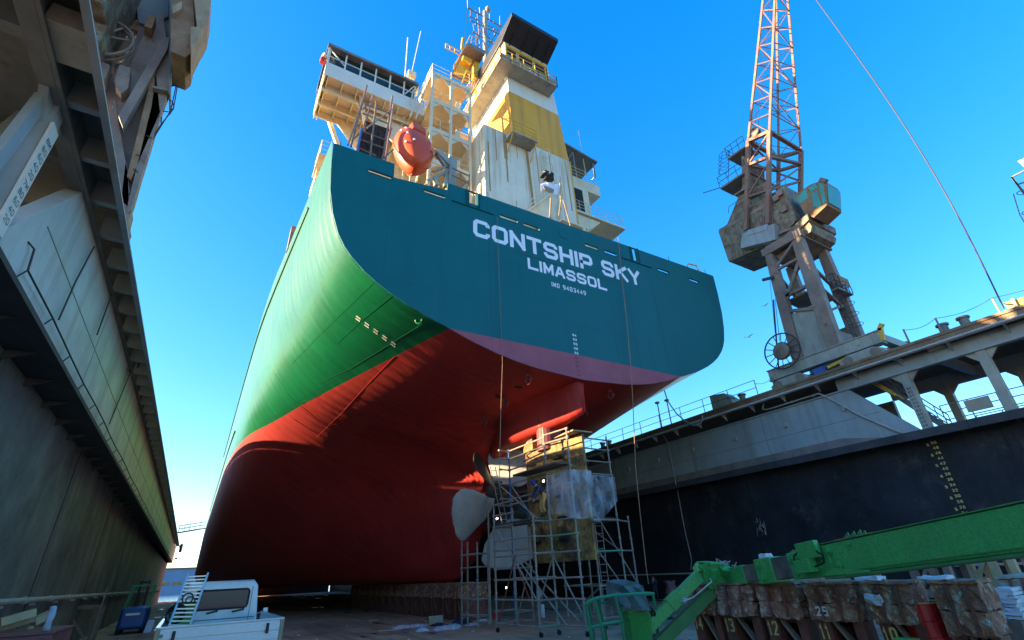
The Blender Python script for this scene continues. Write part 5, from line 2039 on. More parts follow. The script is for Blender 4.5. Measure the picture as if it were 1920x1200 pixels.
# port bridge wing
b = B()
b.box(1.0, 7.8, 22.55, 26.2, 30.95, 31.05)
wg = b.build('bridge_wing', 'cream_ship', S)
b = B()
for i in range(8):
    x = 1.2 + i * .93
    b.box(x, x + .05, 22.56, 26.1, 30.55, 30.948)
for y in (23.3, 24.5, 25.6):
    b.box(1.0, 7.8, y, y + .08, 30.35, 30.946)
b.box(1.0, 1.06, 22.56, 26.1, 30.6, 30.94)
b.prism([(3.0, 23.6, 30.9), (7.85, 23.6, 30.9), (7.85, 23.6, 27.4), (7.3, 23.6, 27.4)], (0, .10, 0))
b.prism([(2.0, 25.5, 30.9), (7.85, 25.5, 30.9), (7.85, 25.5, 25.4), (6.6, 25.5, 25.4)], (0, .10, 0))
b.bar((3.4, 23.0, 30.9), (5.4, 25.5, 26.2), .22)
b.bar((2.0, 26.0, 30.9), (3.6, 26.0, 27.0), .25)
b.bar((6.5, 23.2, 30.9), (6.1, 25.5, 28.2), .15)
b.build('wing_frame', 'cream_ship', wg)
b = B()
b.box(.95, 7.6, 22.46, 22.54, 30.8, 31.95)
b.box(.95, 1.03, 22.55, 26.2, 31.06, 31.95)
b.build('bulwark', 'white_ship', wg)
b = B()
b.box(1.1, 7.0, 22.75, 22.77, 31.9, 33.5)
b.box(.97, 1.0, 22.8, 26.1, 31.96, 33.5)
b.build('pane', 'window_dark', wg)
b = B()
for x in (1.05, 2.1, 3.1, 4.1, 5.1, 6.1, 6.9):
    b.bar((x, 22.55, 31.96), (x, 22.55, 33.5), .10)
b.bar((1.0, 22.55, 32.75), (7.0, 22.55, 32.75), .06)
b.bar((1.0, 22.52, 32.0), (7.0, 22.52, 32.0), .08)
b.bar((1.1, 22.55, 33.4), (2.1, 22.55, 32.4), .06)
b.bar((6.2, 22.5, 32.2), (6.8, 22.5, 33.4), .06)
b.bar((.98, 22.5, 32.2), (.98, 22.5, 33.5), .10)
b.bar((.98, 26.0, 32.2), (.98, 26.0, 33.5), .10)
each(b, 'window_post', 'white_ship', wg)
b = B()
b.box(.85, 7.1, 22.3, 26.4, 33.51, 33.72)
b.build('wing_roof', 'grey_steel_dark', wg)
b = B()
b.lathe([(.0, 0), (.2, .02), (.2, .2), (0, .24)], (.85, 22.5, 32.4), (-1, -.4, 0), 12)
b.build('search_lamp', 'cream_ship', wg)
b = B()
b.tube((.72, 22.45, 31.7), (.72, 22.45, 32.15), .16, 8)
b.build('lifebuoy_light', 'red_sign', wg)
# open stair tower
b = B()
for z in (20.5, 23.5, 26.4, 29.3, 32.2, 35.1):
    b.box(7.95, 11.0, 22.0, 24.58, z, z + .14)
    b.box(7.9, 11.05, 21.93, 21.995, z - .22, z + .16)
    b.box(7.88, 7.945, 22.0, 24.58, z - .22, z + .16)
each(b, 'stair_landing', 'cream_ship', S)
tw = S
b = B()
for x in (8.0, 9.45, 10.95):
    b.bar((x, 21.95, 17.4), (x, 21.95, 35.0), .17)
    for z in (23.5, 26.4, 29.3, 32.2, 35.1):
        for d in (-1, 1):
            if 7.9 < x + d * .5 < 11.1:
                b.prism([(x + d * .09, 21.98, z - .23), (x + d * .62, 21.98, z - .23), (x + d * .09, 21.98, z - .75)], (0, .05, 0))
b.bar((8.0, 24.4, 17.4), (8.0, 24.4, 35.0), .2)
each(b, 'stair_column', 'cream_ship', tw)
b = B()
for z in (20.64, 23.64, 26.54, 29.44, 32.34):
    b.bar((8.3, 22.6, z), (9.2, 24.2, z + 2.7), .3, .06)
    for h in (.5, 1.0):
        b.tube((7.98, 22.0, z + h), (7.98, 24.5, z + h), .025, 4)
        b.tube((8.0, 22.0, z + h), (10.95, 22.0, z + h), .025, 4)
        b.tube((8.5, 22.5, z + h), (9.4, 24.1, z + 2.4 + h), .025, 4)
    for x in (8.7, 9.4, 10.2):
        b.tube((x, 22.0, z), (x, 22.0, z + 1.0), .025, 4)
    b.bar((10.0, 22.3, z), (10.2, 22.3, z + 1.1), .35, .1)
for z in (20.5, 23.5, 26.4, 29.3, 32.2):
    b.bar((7.86, 22.1, z), (7.86, 24.4, z + 2.6), .12, .05)
for h in (.45, .9):
    b.path([(7.95, 24.5, 35.24 + h), (7.95, 22, 35.24 + h), (11, 22, 35.24 + h), (11, 24.5, 35.24 + h)], .028, 5)
for p in ((7.95, 24.5), (7.95, 23.2), (7.95, 22), (9.45, 22), (11, 22), (11, 23.2)):
    b.tube((p[0], p[1], 35.24), (p[0], p[1], 36.14), .03, 5)
b.build('stair_rail', 'cream_ship', tw)
b = B()
for (x0, x1, z) in ((6.6, 7.9, 31.1),):
    b.path([(x0, 22.3, z), (x0 + .1, 22.3, z + 1.6), (x0 + .5, 22.3, z + 1.9), (x0 + .8, 22.3, z + 1.5)], .05, 5)
b.path([(6.6, 22.2, 29.9), (7.3, 22.4, 33.2), (7.7, 22.6, 34.6)], .05, 5)
b.path([(7.0, 22.2, 29.9), (7.6, 22.4, 33.2)], .05, 5)
b.lathe([(.3, 0), (.45, .1), (.45, .9), (.3, 1.0)], (7.3, 24.5, 35.3), (0, 0, 1), 12)
b.bar((6.9, 24, 33.6), (7.0, 24, 36.4), .08)
b.box(6.7, 7.3, 23.8, 24.2, 36.4, 36.9)
b.tube((6.25, 23, 33.7), (6.2, 23, 39.3), .045, 5)
b.tube((7.0, 24, 36.9), (7.5, 24, 42.6), .03, 5)
b.build('aerial', 'cream_ship', S)
# radar mast
YM = 25.0
mp = [P(912, 95, Y=YM), P(909, 20, Y=YM)]
b = B()
b.tube(P(912, 150, Y=YM), P(909, 22, Y=YM), .30, 10, .2)
mst = b.build('radar_mast', 'weathered_grey', S)
b = B()
for (q0, q1, w) in (((878, 15), (940, 50), .09), ((882, 38), (940, 66), .08), ((886, 60), (935, 88), .08), ((880, 30), (935, 58), .06), ((882, 17), (882, 30), .05), ((895, 25), (900, 90), .06),
                    ((887, 45), (889, 58), .05), ((893, 80), (912, 30), .09), ((936, 50), (912, 95), .09), ((893, 90), (920, 62), .07), ((900, 55), (930, 85), .07), ((893, 60), (893, 85), .05)):
    b.bar(P(*q0, Y=YM), P(*q1, Y=YM), w)
for q in ((878, 15), (892, 22), (926, 42), (938, 48), (893, 35), (926, 55), (892, 46), (928, 65)):
    p = P(*q, Y=YM)
    b.lathe([(.08, -.15), (.08, .15)], p, (0, 0, 1), 6)
b.build('yard', 'brown_steel', mst)
b = B()
b.sphere(P(915, 17, Y=YM), .30, 12, 7)
b.build('dome', 'weathered_grey', mst)
b = B()
b.tube(P(877, 15, Y=YM), P(876, -8, Y=YM), .035, 5)
b.tube(P(937, 45, Y=YM), P(937, 30, Y=YM), .03, 5)
b.tube(P(900, 25, Y=YM), P(899, 14, Y=YM), .05, 5)
b.tube(P(918, 40, Y=YM), P(918, 26, Y=YM), .05, 5)
b.build('whip_aerial', 'light_hose', mst)
b = B()
b.tube(P(876, 18, Y=YM), P(870, 82, Y=YM), .02, 4)
b.build('stay', 'dark_wire', mst)
b = B()
b.prism([P(*q, Y=YM) for q in ((852, 135), (872, 140), (893, 100), (880, 82))], (0, .15, 0))
b.prism([P(*q, Y=YM - .5) for q in ((868, 110), (884, 118), (886, 112), (869, 103))], (0, .3, 0))
b.bar(P(891, 150, Y=YM), P(893, 108, Y=YM), .5)
b.bar(P(878, 140, Y=YM), P(872, 125, Y=YM), .12)
b.build('mast_platform', 'yellow_paint', mst)
b = B()
b.prism([P(*q, Y=YM - 1.2) for q in ((874, 84), (880, 80), (912, 96), (909, 102))], (0, 3.5, 0))
b.build('radar_deck', 'brown_steel', mst)
b = B()
for (q0, q1) in (((836, 82), (862, 96)), ((836, 82), (836, 90)), ((836, 90), (864, 104)), ((844, 86), (844, 94)), ((853, 91), (853, 99))):
    b.bar(P(*q0, Y=YM), P(*q1, Y=YM), .08)
b.bar(P(866, 92, Y=YM), P(868, 72, Y=YM), .2)
for (q0, q1) in (((876, 78), (882, 66)), ((882, 66), (895, 72)), ((895, 72), (892, 82)), ((879, 73), (893, 79)), ((885, 68), (883, 82)), ((850, 125), (858, 112)), ((858, 112), (876, 78)), ((850, 130), (868, 92))):
    b.tube(P(*q0, Y=YM), P(*q1, Y=YM), .035, 5)
for (q0, q1) in (((866, 155), (875, 132)), ((875, 132), (890, 140)), ((870, 150), (892, 158)), ((872, 143), (891, 150)), ((880, 138), (880, 165)), ((888, 140), (888, 168)), ((882, 175), (895, 160)), ((880, 185), (897, 168)), ((875, 178), (889, 150))):
    b.tube(P(*q0, Y=22.8), P(*q1, Y=22.8), .04, 5)
b.build('mast_rail', 'yellow_paint', mst)
# lifeboat gear on deck (fixed)
b = B()
for (q0, q1, w) in (((820, 285), (848, 315), .35), ((848, 300), (845, 355), .42), ((822, 292), (835, 312), .18), ((838, 318), (835, 350), .2), ((812, 322), (848, 308), .1), ((815, 330), (818, 348), .2), ((800, 340), (838, 322), .12)):
    b.bar(P(*q0, Y=18.0), P(*q1, Y=18.0), w)
b.build('lifeboat_davit', 'weathered_grey', S)
b = B()
for (q0, q1) in (((848, 315), (880, 330)), ((848, 328), (880, 345)), ((880, 326), (880, 360)), ((864, 322), (864, 352)), ((866, 350), (880, 338))):
    b.tube(P(*q0, Y=17.4), P(*q1, Y=17.4), .035, 5)
b.build('stern_rail', 'brown_steel', S)

# lifeboat
lc = P(773, 290, Y=18.9)
LB = thing('lifeboat', 'bright orange enclosed lifeboat resting on the stern of the ship', 'lifeboat', lc)
ax = V((-.03, -.50, -.86)).normalized()
sd = V((1, .12, .02))
sd = (sd - ax * sd.dot(ax)).normalized()
upv = sd.cross(ax) * -1
upv = ax.cross(sd)
if upv.z < 0:
    upv = -upv
b = B()
rings = []
for (t, w_, hu, hd) in ((-2.6, .30, .30, .20), (-2.4, .85, .9, .55), (-1.7, 1.12, 1.22, .85), (-.6, 1.2, 1.35, 1.0), (.4, 1.18, 1.30, 1.0), (1.2, 1.0, 1.12, .95), (1.8, .72, .85, .80), (2.25, .38, .52, .55), (2.45, .08, .2, .2)):
    r_ = []
    for k in range(20):
        a = 2 * math.pi * k / 20
        cx, sy = math.cos(a), math.sin(a)
        e = .62
        X_ = math.copysign(abs(cx) ** e, cx) * w_
        if sy >= 0:
            Y_ = abs(sy) ** .8 * hu
        else:
            Y_ = -abs(sy) ** 1.0 * hd
            X_ *= (1 - .35 * abs(sy) ** 2)
        r_.append(lc + ax * t + sd * X_ + upv * Y_)
    rings.append([lc + (p_ - lc) * .9 for p_ in r_])
b.loft(rings)
bo = b.build('boat_hull', 'lifeboat_orange', LB, smooth=True)
ss = bo.modifiers.new('sub', 'SUBSURF')
ss.levels = ss.render_levels = 1
b = B()
for s_ in (0, 10):
    b.path([r_[s_] + (r_[s_] - lc - ax * (r_[s_] - lc).dot(ax)).normalized() * .01 for r_ in rings[1:-1]], .02, 5)
b.path([r_[15] for r_ in rings[1:-1]], .035, 5)
b.build('fender_strip', 'red_sign', bo)
b = B()
tw0 = [lc - ax * 1.7 + sd * x + upv * y for x, y in ((-.5, .9), (.5, .9), (.4, 1.35), (-.4, 1.35))]
b.loft([tw0, [p + ax * .9 - upv * .1 for p in tw0]])
b.build('helm_hood', 'lifeboat_orange', LB, bevel=.08)
b = B()
for i, (r_i, k) in enumerate(((3, 7), (4, 7), (5, 8), (4, 4), (5, 3), (3, 8), (5, 6))):
    p = rings[r_i][k]
    n_ = (p - lc - ax * (p - lc).dot(ax)).normalized()
    b.bar(p + n_ * .01 - ax * .22, p + n_ * .01 + ax * .10, .10, .03, up=n_)
b.build('reflective_tape', 'letter_white', LB)

# scaffold on the ship's stern deck
D_ = thing('deck_scaffold', 'small tube scaffold with dark netting beside the lifeboat on the ship stern', 'scaffold', P(690, 240, Y=18.0))
b = B()
for (q0, q1) in (((658, 275), (688, 160)), ((668, 285), (700, 178)), ((693, 300), (706, 190)), ((715, 310), (736, 180)), ((652, 272), (684, 178)), ((722, 305), (738, 195))):
    b.tube(P(*q0, Y=17.6), P(*q1, Y=17.6 + .6 * ((q0[0] * 7) % 3 - 1)), .05, 6)
b.build('standard', 'brown_steel', D_)
b = B()
for (q0, q1) in (((684, 195), (732, 213)), ((680, 212), (728, 232)), ((676, 245), (722, 262)), ((672, 260), (720, 278)), ((668, 275), (705, 292)), ((680, 205), (695, 190)), ((688, 240), (735, 205)), ((662, 262), (684, 240)), ((716, 300), (738, 280))):
    b.tube(P(*q0, Y=17.5), P(*q1, Y=17.5), .04, 5)
b.build('ledger', 'brown_steel', D_)
b = B()
b.tube(P(669, 287, Y=17.4), P(678, 240, Y=17.4), .06, 6)
b.build('blue_tube', 'tube_blue', D_)
b = B()
gr = []
for i in range(9):
    row = []
    for j in range(9):
        u, v_ = i / 8, j / 8
        x = (684 + (730 - 684) * u) * (1 - v_) + (666 + (712 - 666) * u) * v_
        y = (226 + (242 - 226) * u) * (1 - v_) + (284 + (306 - 284) * u) * v_
        row.append(P(x, y, Y=17.7 + .08 * math.sin(i * 2.3 + j * 1.1)))
    gr.append(row)
b.sheet(gr)
nt = b.build('netting', 'netting', D_)
sdm = nt.modifiers.new('thick', 'SOLIDIFY')
sdm.thickness = .04
b = B()
b.prism([P(*q, Y=18.4) for q in ((698, 300), (728, 235), (736, 240), (716, 312))], (0, .2, 0))
b.build('orange_sheet', 'lifeboat_orange', D_)

# flag and staff at the stern
fl = thing('flag', 'white flag with copper-orange island emblem drooping at the ship stern rail', 'flag', P(1052, 395, Y=17.2))
b = B()
b.tube(P(1052, 392, Y=17.2), P(1050, 338, Y=17.2), .045, 6)
b.build('staff', 'wood_pale', fl)
b = B()
g = []
for i in range(9):
    row = []
    for j in range(6):
        u, v_ = i / 8, j / 5
        x = 1048 - 34 * u
        y = 345 - 1 * u + (20 - 6 * u) * v_ + 2 * math.sin(u * 7)
        row.append(P(x, y, Y=17.2 + .10 * math.sin(u * 9 + v_)))
    g.append(row)
b.sheet(g)
c = b.build('cloth', 'letter_white', fl, smooth=True)
m_ = c.modifiers.new('thick', 'SOLIDIFY')
m_.thickness = .01
b = B()
b.prism([P(*q, Y=17.06) for q in ((1018, 347), (1027, 350), (1039, 355), (1038, 361), (1030, 362), (1022, 356))], (0, .02, 0))
b.build('emblem', 'wood', fl)
b = B()
r_ = random.Random(4)
for (q0_, q1_, w_) in (((1016, 322), (1029, 336), .34), ((1026, 340), (1037, 325), .26)):
    a_, c_ = P(*q0_, Y=17.6), P(*q1_, Y=17.5)
    d_ = (c_ - a_).normalized()
    n1 = d_.cross(V((0, 1, 0))).normalized()
    rings = []
    for t_, k_ in ((0, .25), (.15, .8), (.4, 1.1), (.6, .75), (.8, .95), (1.0, .3)):
        rings.append([a_.lerp(c_, t_) + (n1 * math.cos(k * .698) + V((0, 1, 0)) * math.sin(k * .698)) * w_ * k_ * r_.uniform(.6, 1.15) for k in range(9)])
    b.loft(rings)
bg = b.build('bundle', 'black_rubber', None)
tag(bg, 'black tied plastic bundle hanging over the stern rail above the white flag', 'bundle')
b = B()
b.tube(P(1056, 375, Y=17.0), P(1070, 425, Y=17.0), .035, 6)
b.tube(P(1048, 405, Y=17.0), P(1052, 375, Y=17.0), .04, 6)
b.tube(P(1031, 408, Y=17.0), P(1033, 372, Y=17.0), .05, 6)
each(b, 'stern_post', 'wood', S)
# ropes hanging from the stern
b = B()
b.path([P(932, 408, Y=16.3), P(936, 520, Y=16.3), P(941, 640, Y=16.3), P(942, 684, Y=16.3)], .009, 4)
b.path([P(942, 684, Y=16.3), P(940, 740, Y=16.35), P(937, 850, Y=16.4), P(936, 905, Y=16.4)], .015, 5)
tag(b.build('hanging_rope', 'rope', None), 'thin rope hanging from the stern past the letter C and over the pink boot-top', 'rope', 'ropes hanging from the stern')
b = B()
b.path([P(*q, Y=16.2) for q in ((1159, 445), (1166, 520), (1175, 600), (1183, 690), (1187, 760), (1192, 880), (1200, 960), (1211, 1060), (1216, 1095))], .019, 6)
tag(b.build('hanging_rope', 'rope', None), 'brown rope hanging from the stern rail through the word SKY to the dock floor', 'rope', 'ropes hanging from the stern')


# ================================================================== keel blocks
rnd = random.Random(3)


def rough_box(b, x0, x1, y0, y1, z0, z1, j=.03, n=(5, 5, 4), seed=0):
    r = random.Random(seed)
    pts = {}

    def vtx(i, k, l):
        key = (i, k, l)
        if key not in pts:
            p = V((x0 + (x1 - x0) * i / n[0], y0 + (y1 - y0) * k / n[1], z0 + (z1 - z0) * l / n[2]))
            p += V((r.uniform(-j, j), r.uniform(-j, j), r.uniform(-j, j)))
            b.v.append(p)
            pts[key] = len(b.v) - 1
        return pts[key]

    def face(f):
        b.f.append(f)
        b.mi.append(b.k)
    for i in range(n[0]):
        for k in range(n[1]):
            for l, fl_ in ((0, 1), (n[2], 0)):
                q = (vtx(i, k, l), vtx(i + 1, k, l), vtx(i + 1, k + 1, l), vtx(i, k + 1, l))
                face(q[::-1] if fl_ else q)
    for i in range(n[0]):
        for l in range(n[2]):
            for k in (0, n[1]):
                face((vtx(i, k, l), vtx(i + 1, k, l), vtx(i + 1, k, l + 1), vtx(i, k, l + 1)))
    for k in range(n[1]):
        for l in range(n[2]):
            for i in (0, n[0]):
                face((vtx(i, k, l), vtx(i, k + 1, l), vtx(i, k + 1, l + 1), vtx(i, k, l + 1)))


def keel_block(name, label, group, x0, x1, y0, y1, zt, num=None, capz=.8, seed=0, tilt=0.0, col_cap='keel_cap'):
    root = thing(name, label, 'keel block', ((x0 + x1) / 2, (y0 + y1) / 2, 0), group)
    zc = zt - capz
    b = B()
    rough_box(b, x0 - .10, x1 + .10, y0, y1, zc + capz * .45, zt - .06, .028, (6, 6, 4), seed)
    rough_box(b, x0 - .16, x1 + .12, y0 + .05, y1 - .03, zc, zc + capz * .44, .035, (6, 6, 3), seed + 50)
    rough_box(b, x0 - .14, x1 + .1, y0 - .02, y1 + .02, zt - .055, zt, .012, (6, 6, 1), seed + 90)
    b.build('top_block', col_cap, root)
    b = B()
    for t in (.30, .68):
        y = y0 + (y1 - y0) * t
        b.bar((x0 - .19, y, zc + .03), (x0 - .13, y - .02, zt - .08), .05, .05, up=(1, 0, 0))
        b.box(x0 - .15, x1 + .15, y - .03, y + .03, zc - .03, zc - .002)
    b.build('strap', 'block_steel', root)
    b = B()
    yc = (y0 + y1) / 2
    L_ = y1 - y0
    for (ya, yb) in ((y1 - .30 * L_, y1 - .02), (y0 + .02, y0 + .22 * L_)):
        b.prism([(x0 - .02, ya, zc - .004), (x0 - .02, yb, zc - .004), (x0 + .04, yb - .0, 0), (x0 + .04, ya - .0, 0)], (.05, 0, 0))
        b.prism([(x0 + .05, ya + .02, zc - .004), (x1, ya + .02, zc - .004), (x1, ya + .02, 0), (x0 + .05, ya + .02, 0)], (0, .05, 0))
    b.box(x1 + .0, x1 + .05, y0 + .1, y1 - .1, 0, zc - .006)
    b.box(x0 + .3, x1 - .2, y0 + .1, y1 - .1, zc - .14, zc - .035)
    b.build('stand', 'block_steel', root)
    b = B()
    b.bar((x0 + .02, yc + .12 * L_, zc - .02), (x0 + .08, y0 + .02 * L_ + .1, .02), .06)
    b.tube((x0 + .25, yc + .2 * L_, zc - .1), (x0 + .2, y0 + .1, .05), .07, 8)
    b.build('brace', 'brown_steel', root)
    if num:
        b = B()
        y = y1 - .05
        text(b, num, (x0 - .021 + .012, y - .0, zc - .40), (0, -1, 0), V((.05, 0, -1)).normalized() * -1, .32, .15, .04, .045, (-1, 0, 0))
        b.build('painted_number', 'mark_yellow', root)
    return root


XK = 13.3
GK = 'numbered keel blocks in the foreground row'


def yk(px, py=1096):
    return P(px, py, X=XK - .1).y


blocks = [(1283, 1334, '14', 'rust-streaked keel block painted 14, half hidden behind the green lifting arm'),
          (1337, 1407, '13', 'brown crumbling keel block painted 13, right of the green lifting arm'),
          (1409, 1494, '12', 'brown crumbling keel block painted 12, under the narrow end of the green boom'),
          (1500, 1598, '11', 'brown crumbling keel block painted 11, under the green boom'),
          (1612, 1708, '10', 'brown crumbling keel block painted 10, beside the red drum'),
          (1738, 1838, '9', 'largest brown keel block in front, right of the red drum')]
for i, (xa, xb, n, lb) in enumerate(blocks):
    ya, yb = yk(xb), yk(xa)
    g_ = (yb - ya) * (.015 if i < 2 else .06)
    ya, yb = ya + g_, yb - g_
    keel_block('keel_block', lb, GK, XK, XK + (1.0 if i < 3 else .5), ya, yb, 1.76, n, .80 if i < 5 else .95, 10 * i + 1)
b = B()
text(b, '25', (XK - .20, yk(1520), 1.05), (0, -1, 0), (0, 0, 1), .2, .12, .04, .035, (-1, 0, 0))
tag(b.build('painted_number', 'mark_white', bpy.data.objects['keel_block.003']), 'x', 'x')
o = bpy.data.objects['painted_number'] if 'painted_number' in bpy.data.objects else None
for o in kids(bpy.data.objects['keel_block.003']):
    if 'category' in o:
        del o['category'], o['label']
# second row further right
keel_block('keel_block', 'pale canvas-topped keel block at the right picture edge', GK, 16.2, 17.6, P(1935, 1090, X=16.1).y, P(1872, 1090, X=16.1).y, 1.72, None, .7, 77, col_cap='canvas')
# blocks under the ship
proto = keel_block('keel_block', 'keel block under the ship nearest the propeller scaffold', 'row of keel blocks under the ship', 13.4, 14.9, 28.3, 29.4, 1.87, None, .75, 31)
words = ['second', 'third', 'fourth', 'fifth', 'sixth', 'seventh', 'eighth', 'ninth', 'tenth', 'eleventh', 'twelfth', 'thirteenth', 'fourteenth']
for i, w_ in enumerate(words):
    c = copy_tree(proto)
    c.location.y += (i + 1) * 1.75
    c['label'] = w_ + ' keel block under the ship, counted from the propeller scaffold'


# ================================================================== scaffolds
def scaffold(name, label, standards, ledgers, braces, planks, loc, castors=()):
    root = thing(name, label, 'scaffold', loc)
    for (x, y, z0, z1, m) in standards:
        b = B()
        b.tube((x, y, z0), (x, y, z1), .042, 7)
        z = z0 + .25
        while z < z1:
            b.tube((x, y, z), (x, y, z + .07), .062, 7)
            z += 1.0
        b.build('standard', m, root)
    for i, (p, q, m) in enumerate(ledgers):
        b = B()
        b.tube(p, q, .036, 6)
        d = (V(q) - V(p)).normalized()
        b.tube(V(p) - d * .08, V(p) + d * .10, .05, 6)
        b.tube(V(q) - d * .10, V(q) + d * .08, .05, 6)
        b.build('ledger', m, root)
    for (p, q, m) in braces:
        b = B()
        b.tube(p, q, .033, 6)
        b.build('brace', m, root)
    for i, pl_ in enumerate(planks):
        b = B()
        b.prism(pl_, (0, 0, .06))
        b.build('platform', 'plank', root)
    for (x, y) in castors:
        b = B()
        b.lathe([(.0, -.03), (.09, -.03), (.09, .03), (0, .03)], (x + .04, y, .09), (1, .3, 0), 12)
        b.bar((x, y, .1), (x, y, .24), .05)
        b.build('castor', 'black_rubber', root)
    return root


A_, C_, D2, E_, F_, G_ = (13.05, 18.65), (11.95, 21.7), (12.95, 21.75), (12.15, 18.6), (13.32, 17.2), (12.5, 21.9)
G1 = 'galv'
std = [(A_[0], A_[1], .2, 8.35, G1), (C_[0], C_[1], .2, 5.5, G1), (D2[0], D2[1], .2, 7.95, 'tube_blue'), (E_[0], E_[1], .2, 4.4, G1),
       (F_[0], F_[1], .2, 7.9, G1), (G_[0] + .0, 23.3, .2, 5.8, G1), (12.9, 20.2, .2, 4.3, G1), (12.05, 20.15, .2, 4.9, G1)]


def L3(a, c, z, z2=None):
    return (a[0], a[1], z), (c[0], c[1], z if z2 is None else z2)


led = []
for z, m in ((.35, 'tube_green'), (1.25, G1), (2.0, G1), (2.95, G1), (3.6, 'tube_red'), (4.2, G1), (4.7, G1), (5.2, G1)):
    if z < 4.5:
        led.append((*L3(E_, A_, z), m if z < 1 else G1))
        led.append((*L3(A_, F_, z), 'tube_green' if abs(z - 3.6) < .1 else G1))
    led.append((*L3(C_, (12.05, 20.15), z), G1))
    led.append((*L3((12.05, 20.15), E_, min(z, 4.2)), G1))
    if z in (.35, 2.0, 2.95, 4.2, 5.2):
        led.append((*L3(C_, D2, z), G1))
        led.append((*L3(D2, A_, z + .05), G1))
for z in (5.6, 6.3, 7.0, 7.55, 7.95):
    led.append((*L3(D2, A_, z - .1), G1))
    led.append((*L3(A_, F_, z), G1))
    led.append((*L3(D2, (12.4, 21.7), z - .1), G1))
led.append((*L3(A_, (13.3, 20.8), 7.2), G1))
for z in (.8, 2.45, 3.2):
    led.append((*L3((12.05, 20.15), (12.9, 20.2), z), G1))
    led.append((*L3(C_, D2, z), G1))
    led.append((*L3(D2, (12.9, 20.2), z), G1))
br = [((12.95, 21.6, .4), (12.9, 20.3, 2.6), G1), ((12.9, 20.1, .4), (13.1, 18.8, 2.7), G1), ((12.1, 18.6, .5), (12.95, 21.6, 2.8), 'tube_red'), ((12.1, 21.2, 6.0), (12.6, 18.9, 4.3), G1), ((12.0, 21.6, 4.2), (12.2, 18.7, 1.2), G1), ((12.0, 20.0, 2.9), (12.0, 21.6, .4), 'tube_red'),
      ((12.1, 20.1, 2.9), (13.0, 18.0, .4), G1), ((13.0, 18.6, 2.9), (13.3, 17.2, .6), G1), ((13.0, 21, 2.8), (13.2, 17.4, .5), G1), ((12.95, 21.7, 6.2), (13.05, 19.8, 4.3), G1)]
pk = [[(12.0, 18.7, 4.26), (13.0, 18.7, 4.26), (13.0, 21.6, 4.26), (12.0, 21.6, 4.26)],
      [(12.5, 17.2, 6.36), (13.35, 17.2, 6.36), (13.05, 20.4, 6.36), (12.3, 20.4, 6.36)]]
sc1 = scaffold('rudder_scaffold', 'tall tube scaffold tower around the port side of the yellow rudder', std, led, br, pk, (12.6, 19.8, 0),
               [(A_[0], A_[1]), (C_[0], C_[1]), (E_[0], E_[1]), (F_[0], F_[1])])
b = B()
for x in (12.55, 12.85):
    b.tube((x, 21.9, 4.2), (x - .25, 22.6, 7.2), .022, 5)
for i in range(10):
    t = i / 10
    b.tube((12.55 - .25 * t, 21.9 + .7 * t, 4.3 + 3 * t), (12.85 - .25 * t, 21.9 + .7 * t, 4.3 + 3 * t), .016, 4)
b.build('ladder', 'galv', sc1)
b = B()
for q in ((932, 972), (1019, 902), (950, 1102)):
    b.sphere(P(*q, X=12.3), .045, 8, 5)
b.build('work_lamp', 'lit_bulb', sc1)
# starboard tower
s7, s8, s7b, s8b, s9 = (15.3, 18.5), (16.85, 18.55), (15.3, 21.0), (16.85, 21.0), (18.25, 19.3)
z9 = P(1183, 969, Y=19.3).z
std = [(*s7, .2, 8.3, G1), (*s8, .2, 8.2, G1), (*s7b, .2, 7.2, G1), (*s8b, .2, 7.2, G1), (*s9, .2, z9, G1)]
led = []
for z in (.4, 1.6, 2.95, 4.25, 6.3, 6.9, 7.5, 8.0):
    led.append((*L3(s7, s8, z), 'tube_green' if z == 2.95 else G1))
    if z < 7.2:
        led.append((*L3(s7, s7b, z), G1))
        led.append((*L3(s7b, s8b, z), G1))
        led.append((*L3(s8, s8b, z), G1))
    if z < z9:
        led.append((*L3(s8, s9, z), 'tube_blue' if z == .4 else G1))
br = [((15.4, 18.4, 2.9), (16.8, 18.4, 1.2), G1), ((15.3, 18.45, 4.8), (18.2, 19.2, 1.5), G1), ((16.9, 20.9, 4.2), (16.9, 18.6, 2.9), G1), ((15.4, 18.5, 1.6), (15.3, 20.9, .4), G1)]
pk = [[(15.3, 18.5, 6.2), (16.85, 18.55, 6.2), (16.85, 20.9, 6.2), (15.3, 20.9, 6.2)], [(15.3, 18.6, 4.3), (16.85, 18.65, 4.3), (16.85, 20.9, 4.3), (15.3, 20.9, 4.3)]]
sc2 = scaffold('rudder_scaffold', 'tube scaffold tower right of the rudder with a lower bay at its right', std, led, br, pk, (16, 19.5, 0), [s7, s8])
b = B()
for x in (15.75, 16.15):
    b.tube((x, 18.9, .3), (x, 18.9, 4.2), .022, 5)
for i in range(12):
    b.tube((15.75, 18.9, .5 + i * .32), (16.15, 18.9, .5 + i * .32), .016, 4)
b.build('ladder', 'galv', sc2)
# small tower left of the propeller
ta, tb_, tc, td = (12.25, 25.9), (12.2, 25.1), (12.05, 23.7), (12.9, 24.2)
zt_ = P(895, 1012, Y=23.7).z
std = [(*ta, .1, zt_ + .1, G1), (*tb_, .1, zt_, G1), (*tc, .1, zt_ - .1, G1), (*td, .1, zt_, G1)]
led = []
for i, z in enumerate((.5, 1.2, 1.9, 2.6, 3.2)):
    led += [(*L3(ta, tb_, z), G1), (*L3(tb_, tc, z), G1), (*L3(tc, td, z), G1), (*L3(ta, td, z), G1)]
sc3 = scaffold('propeller_scaffold', 'low narrow tube scaffold under the left tarpaulin-wrapped propeller blade', std, led,
               [((12.25, 25.8, .3), (12.05, 23.7, 1.5), G1), ((12.1, 24.3, 1.6), (12.05, 23.6, 2.2), 'tube_blue')], [], (12.2, 24.8, 0))

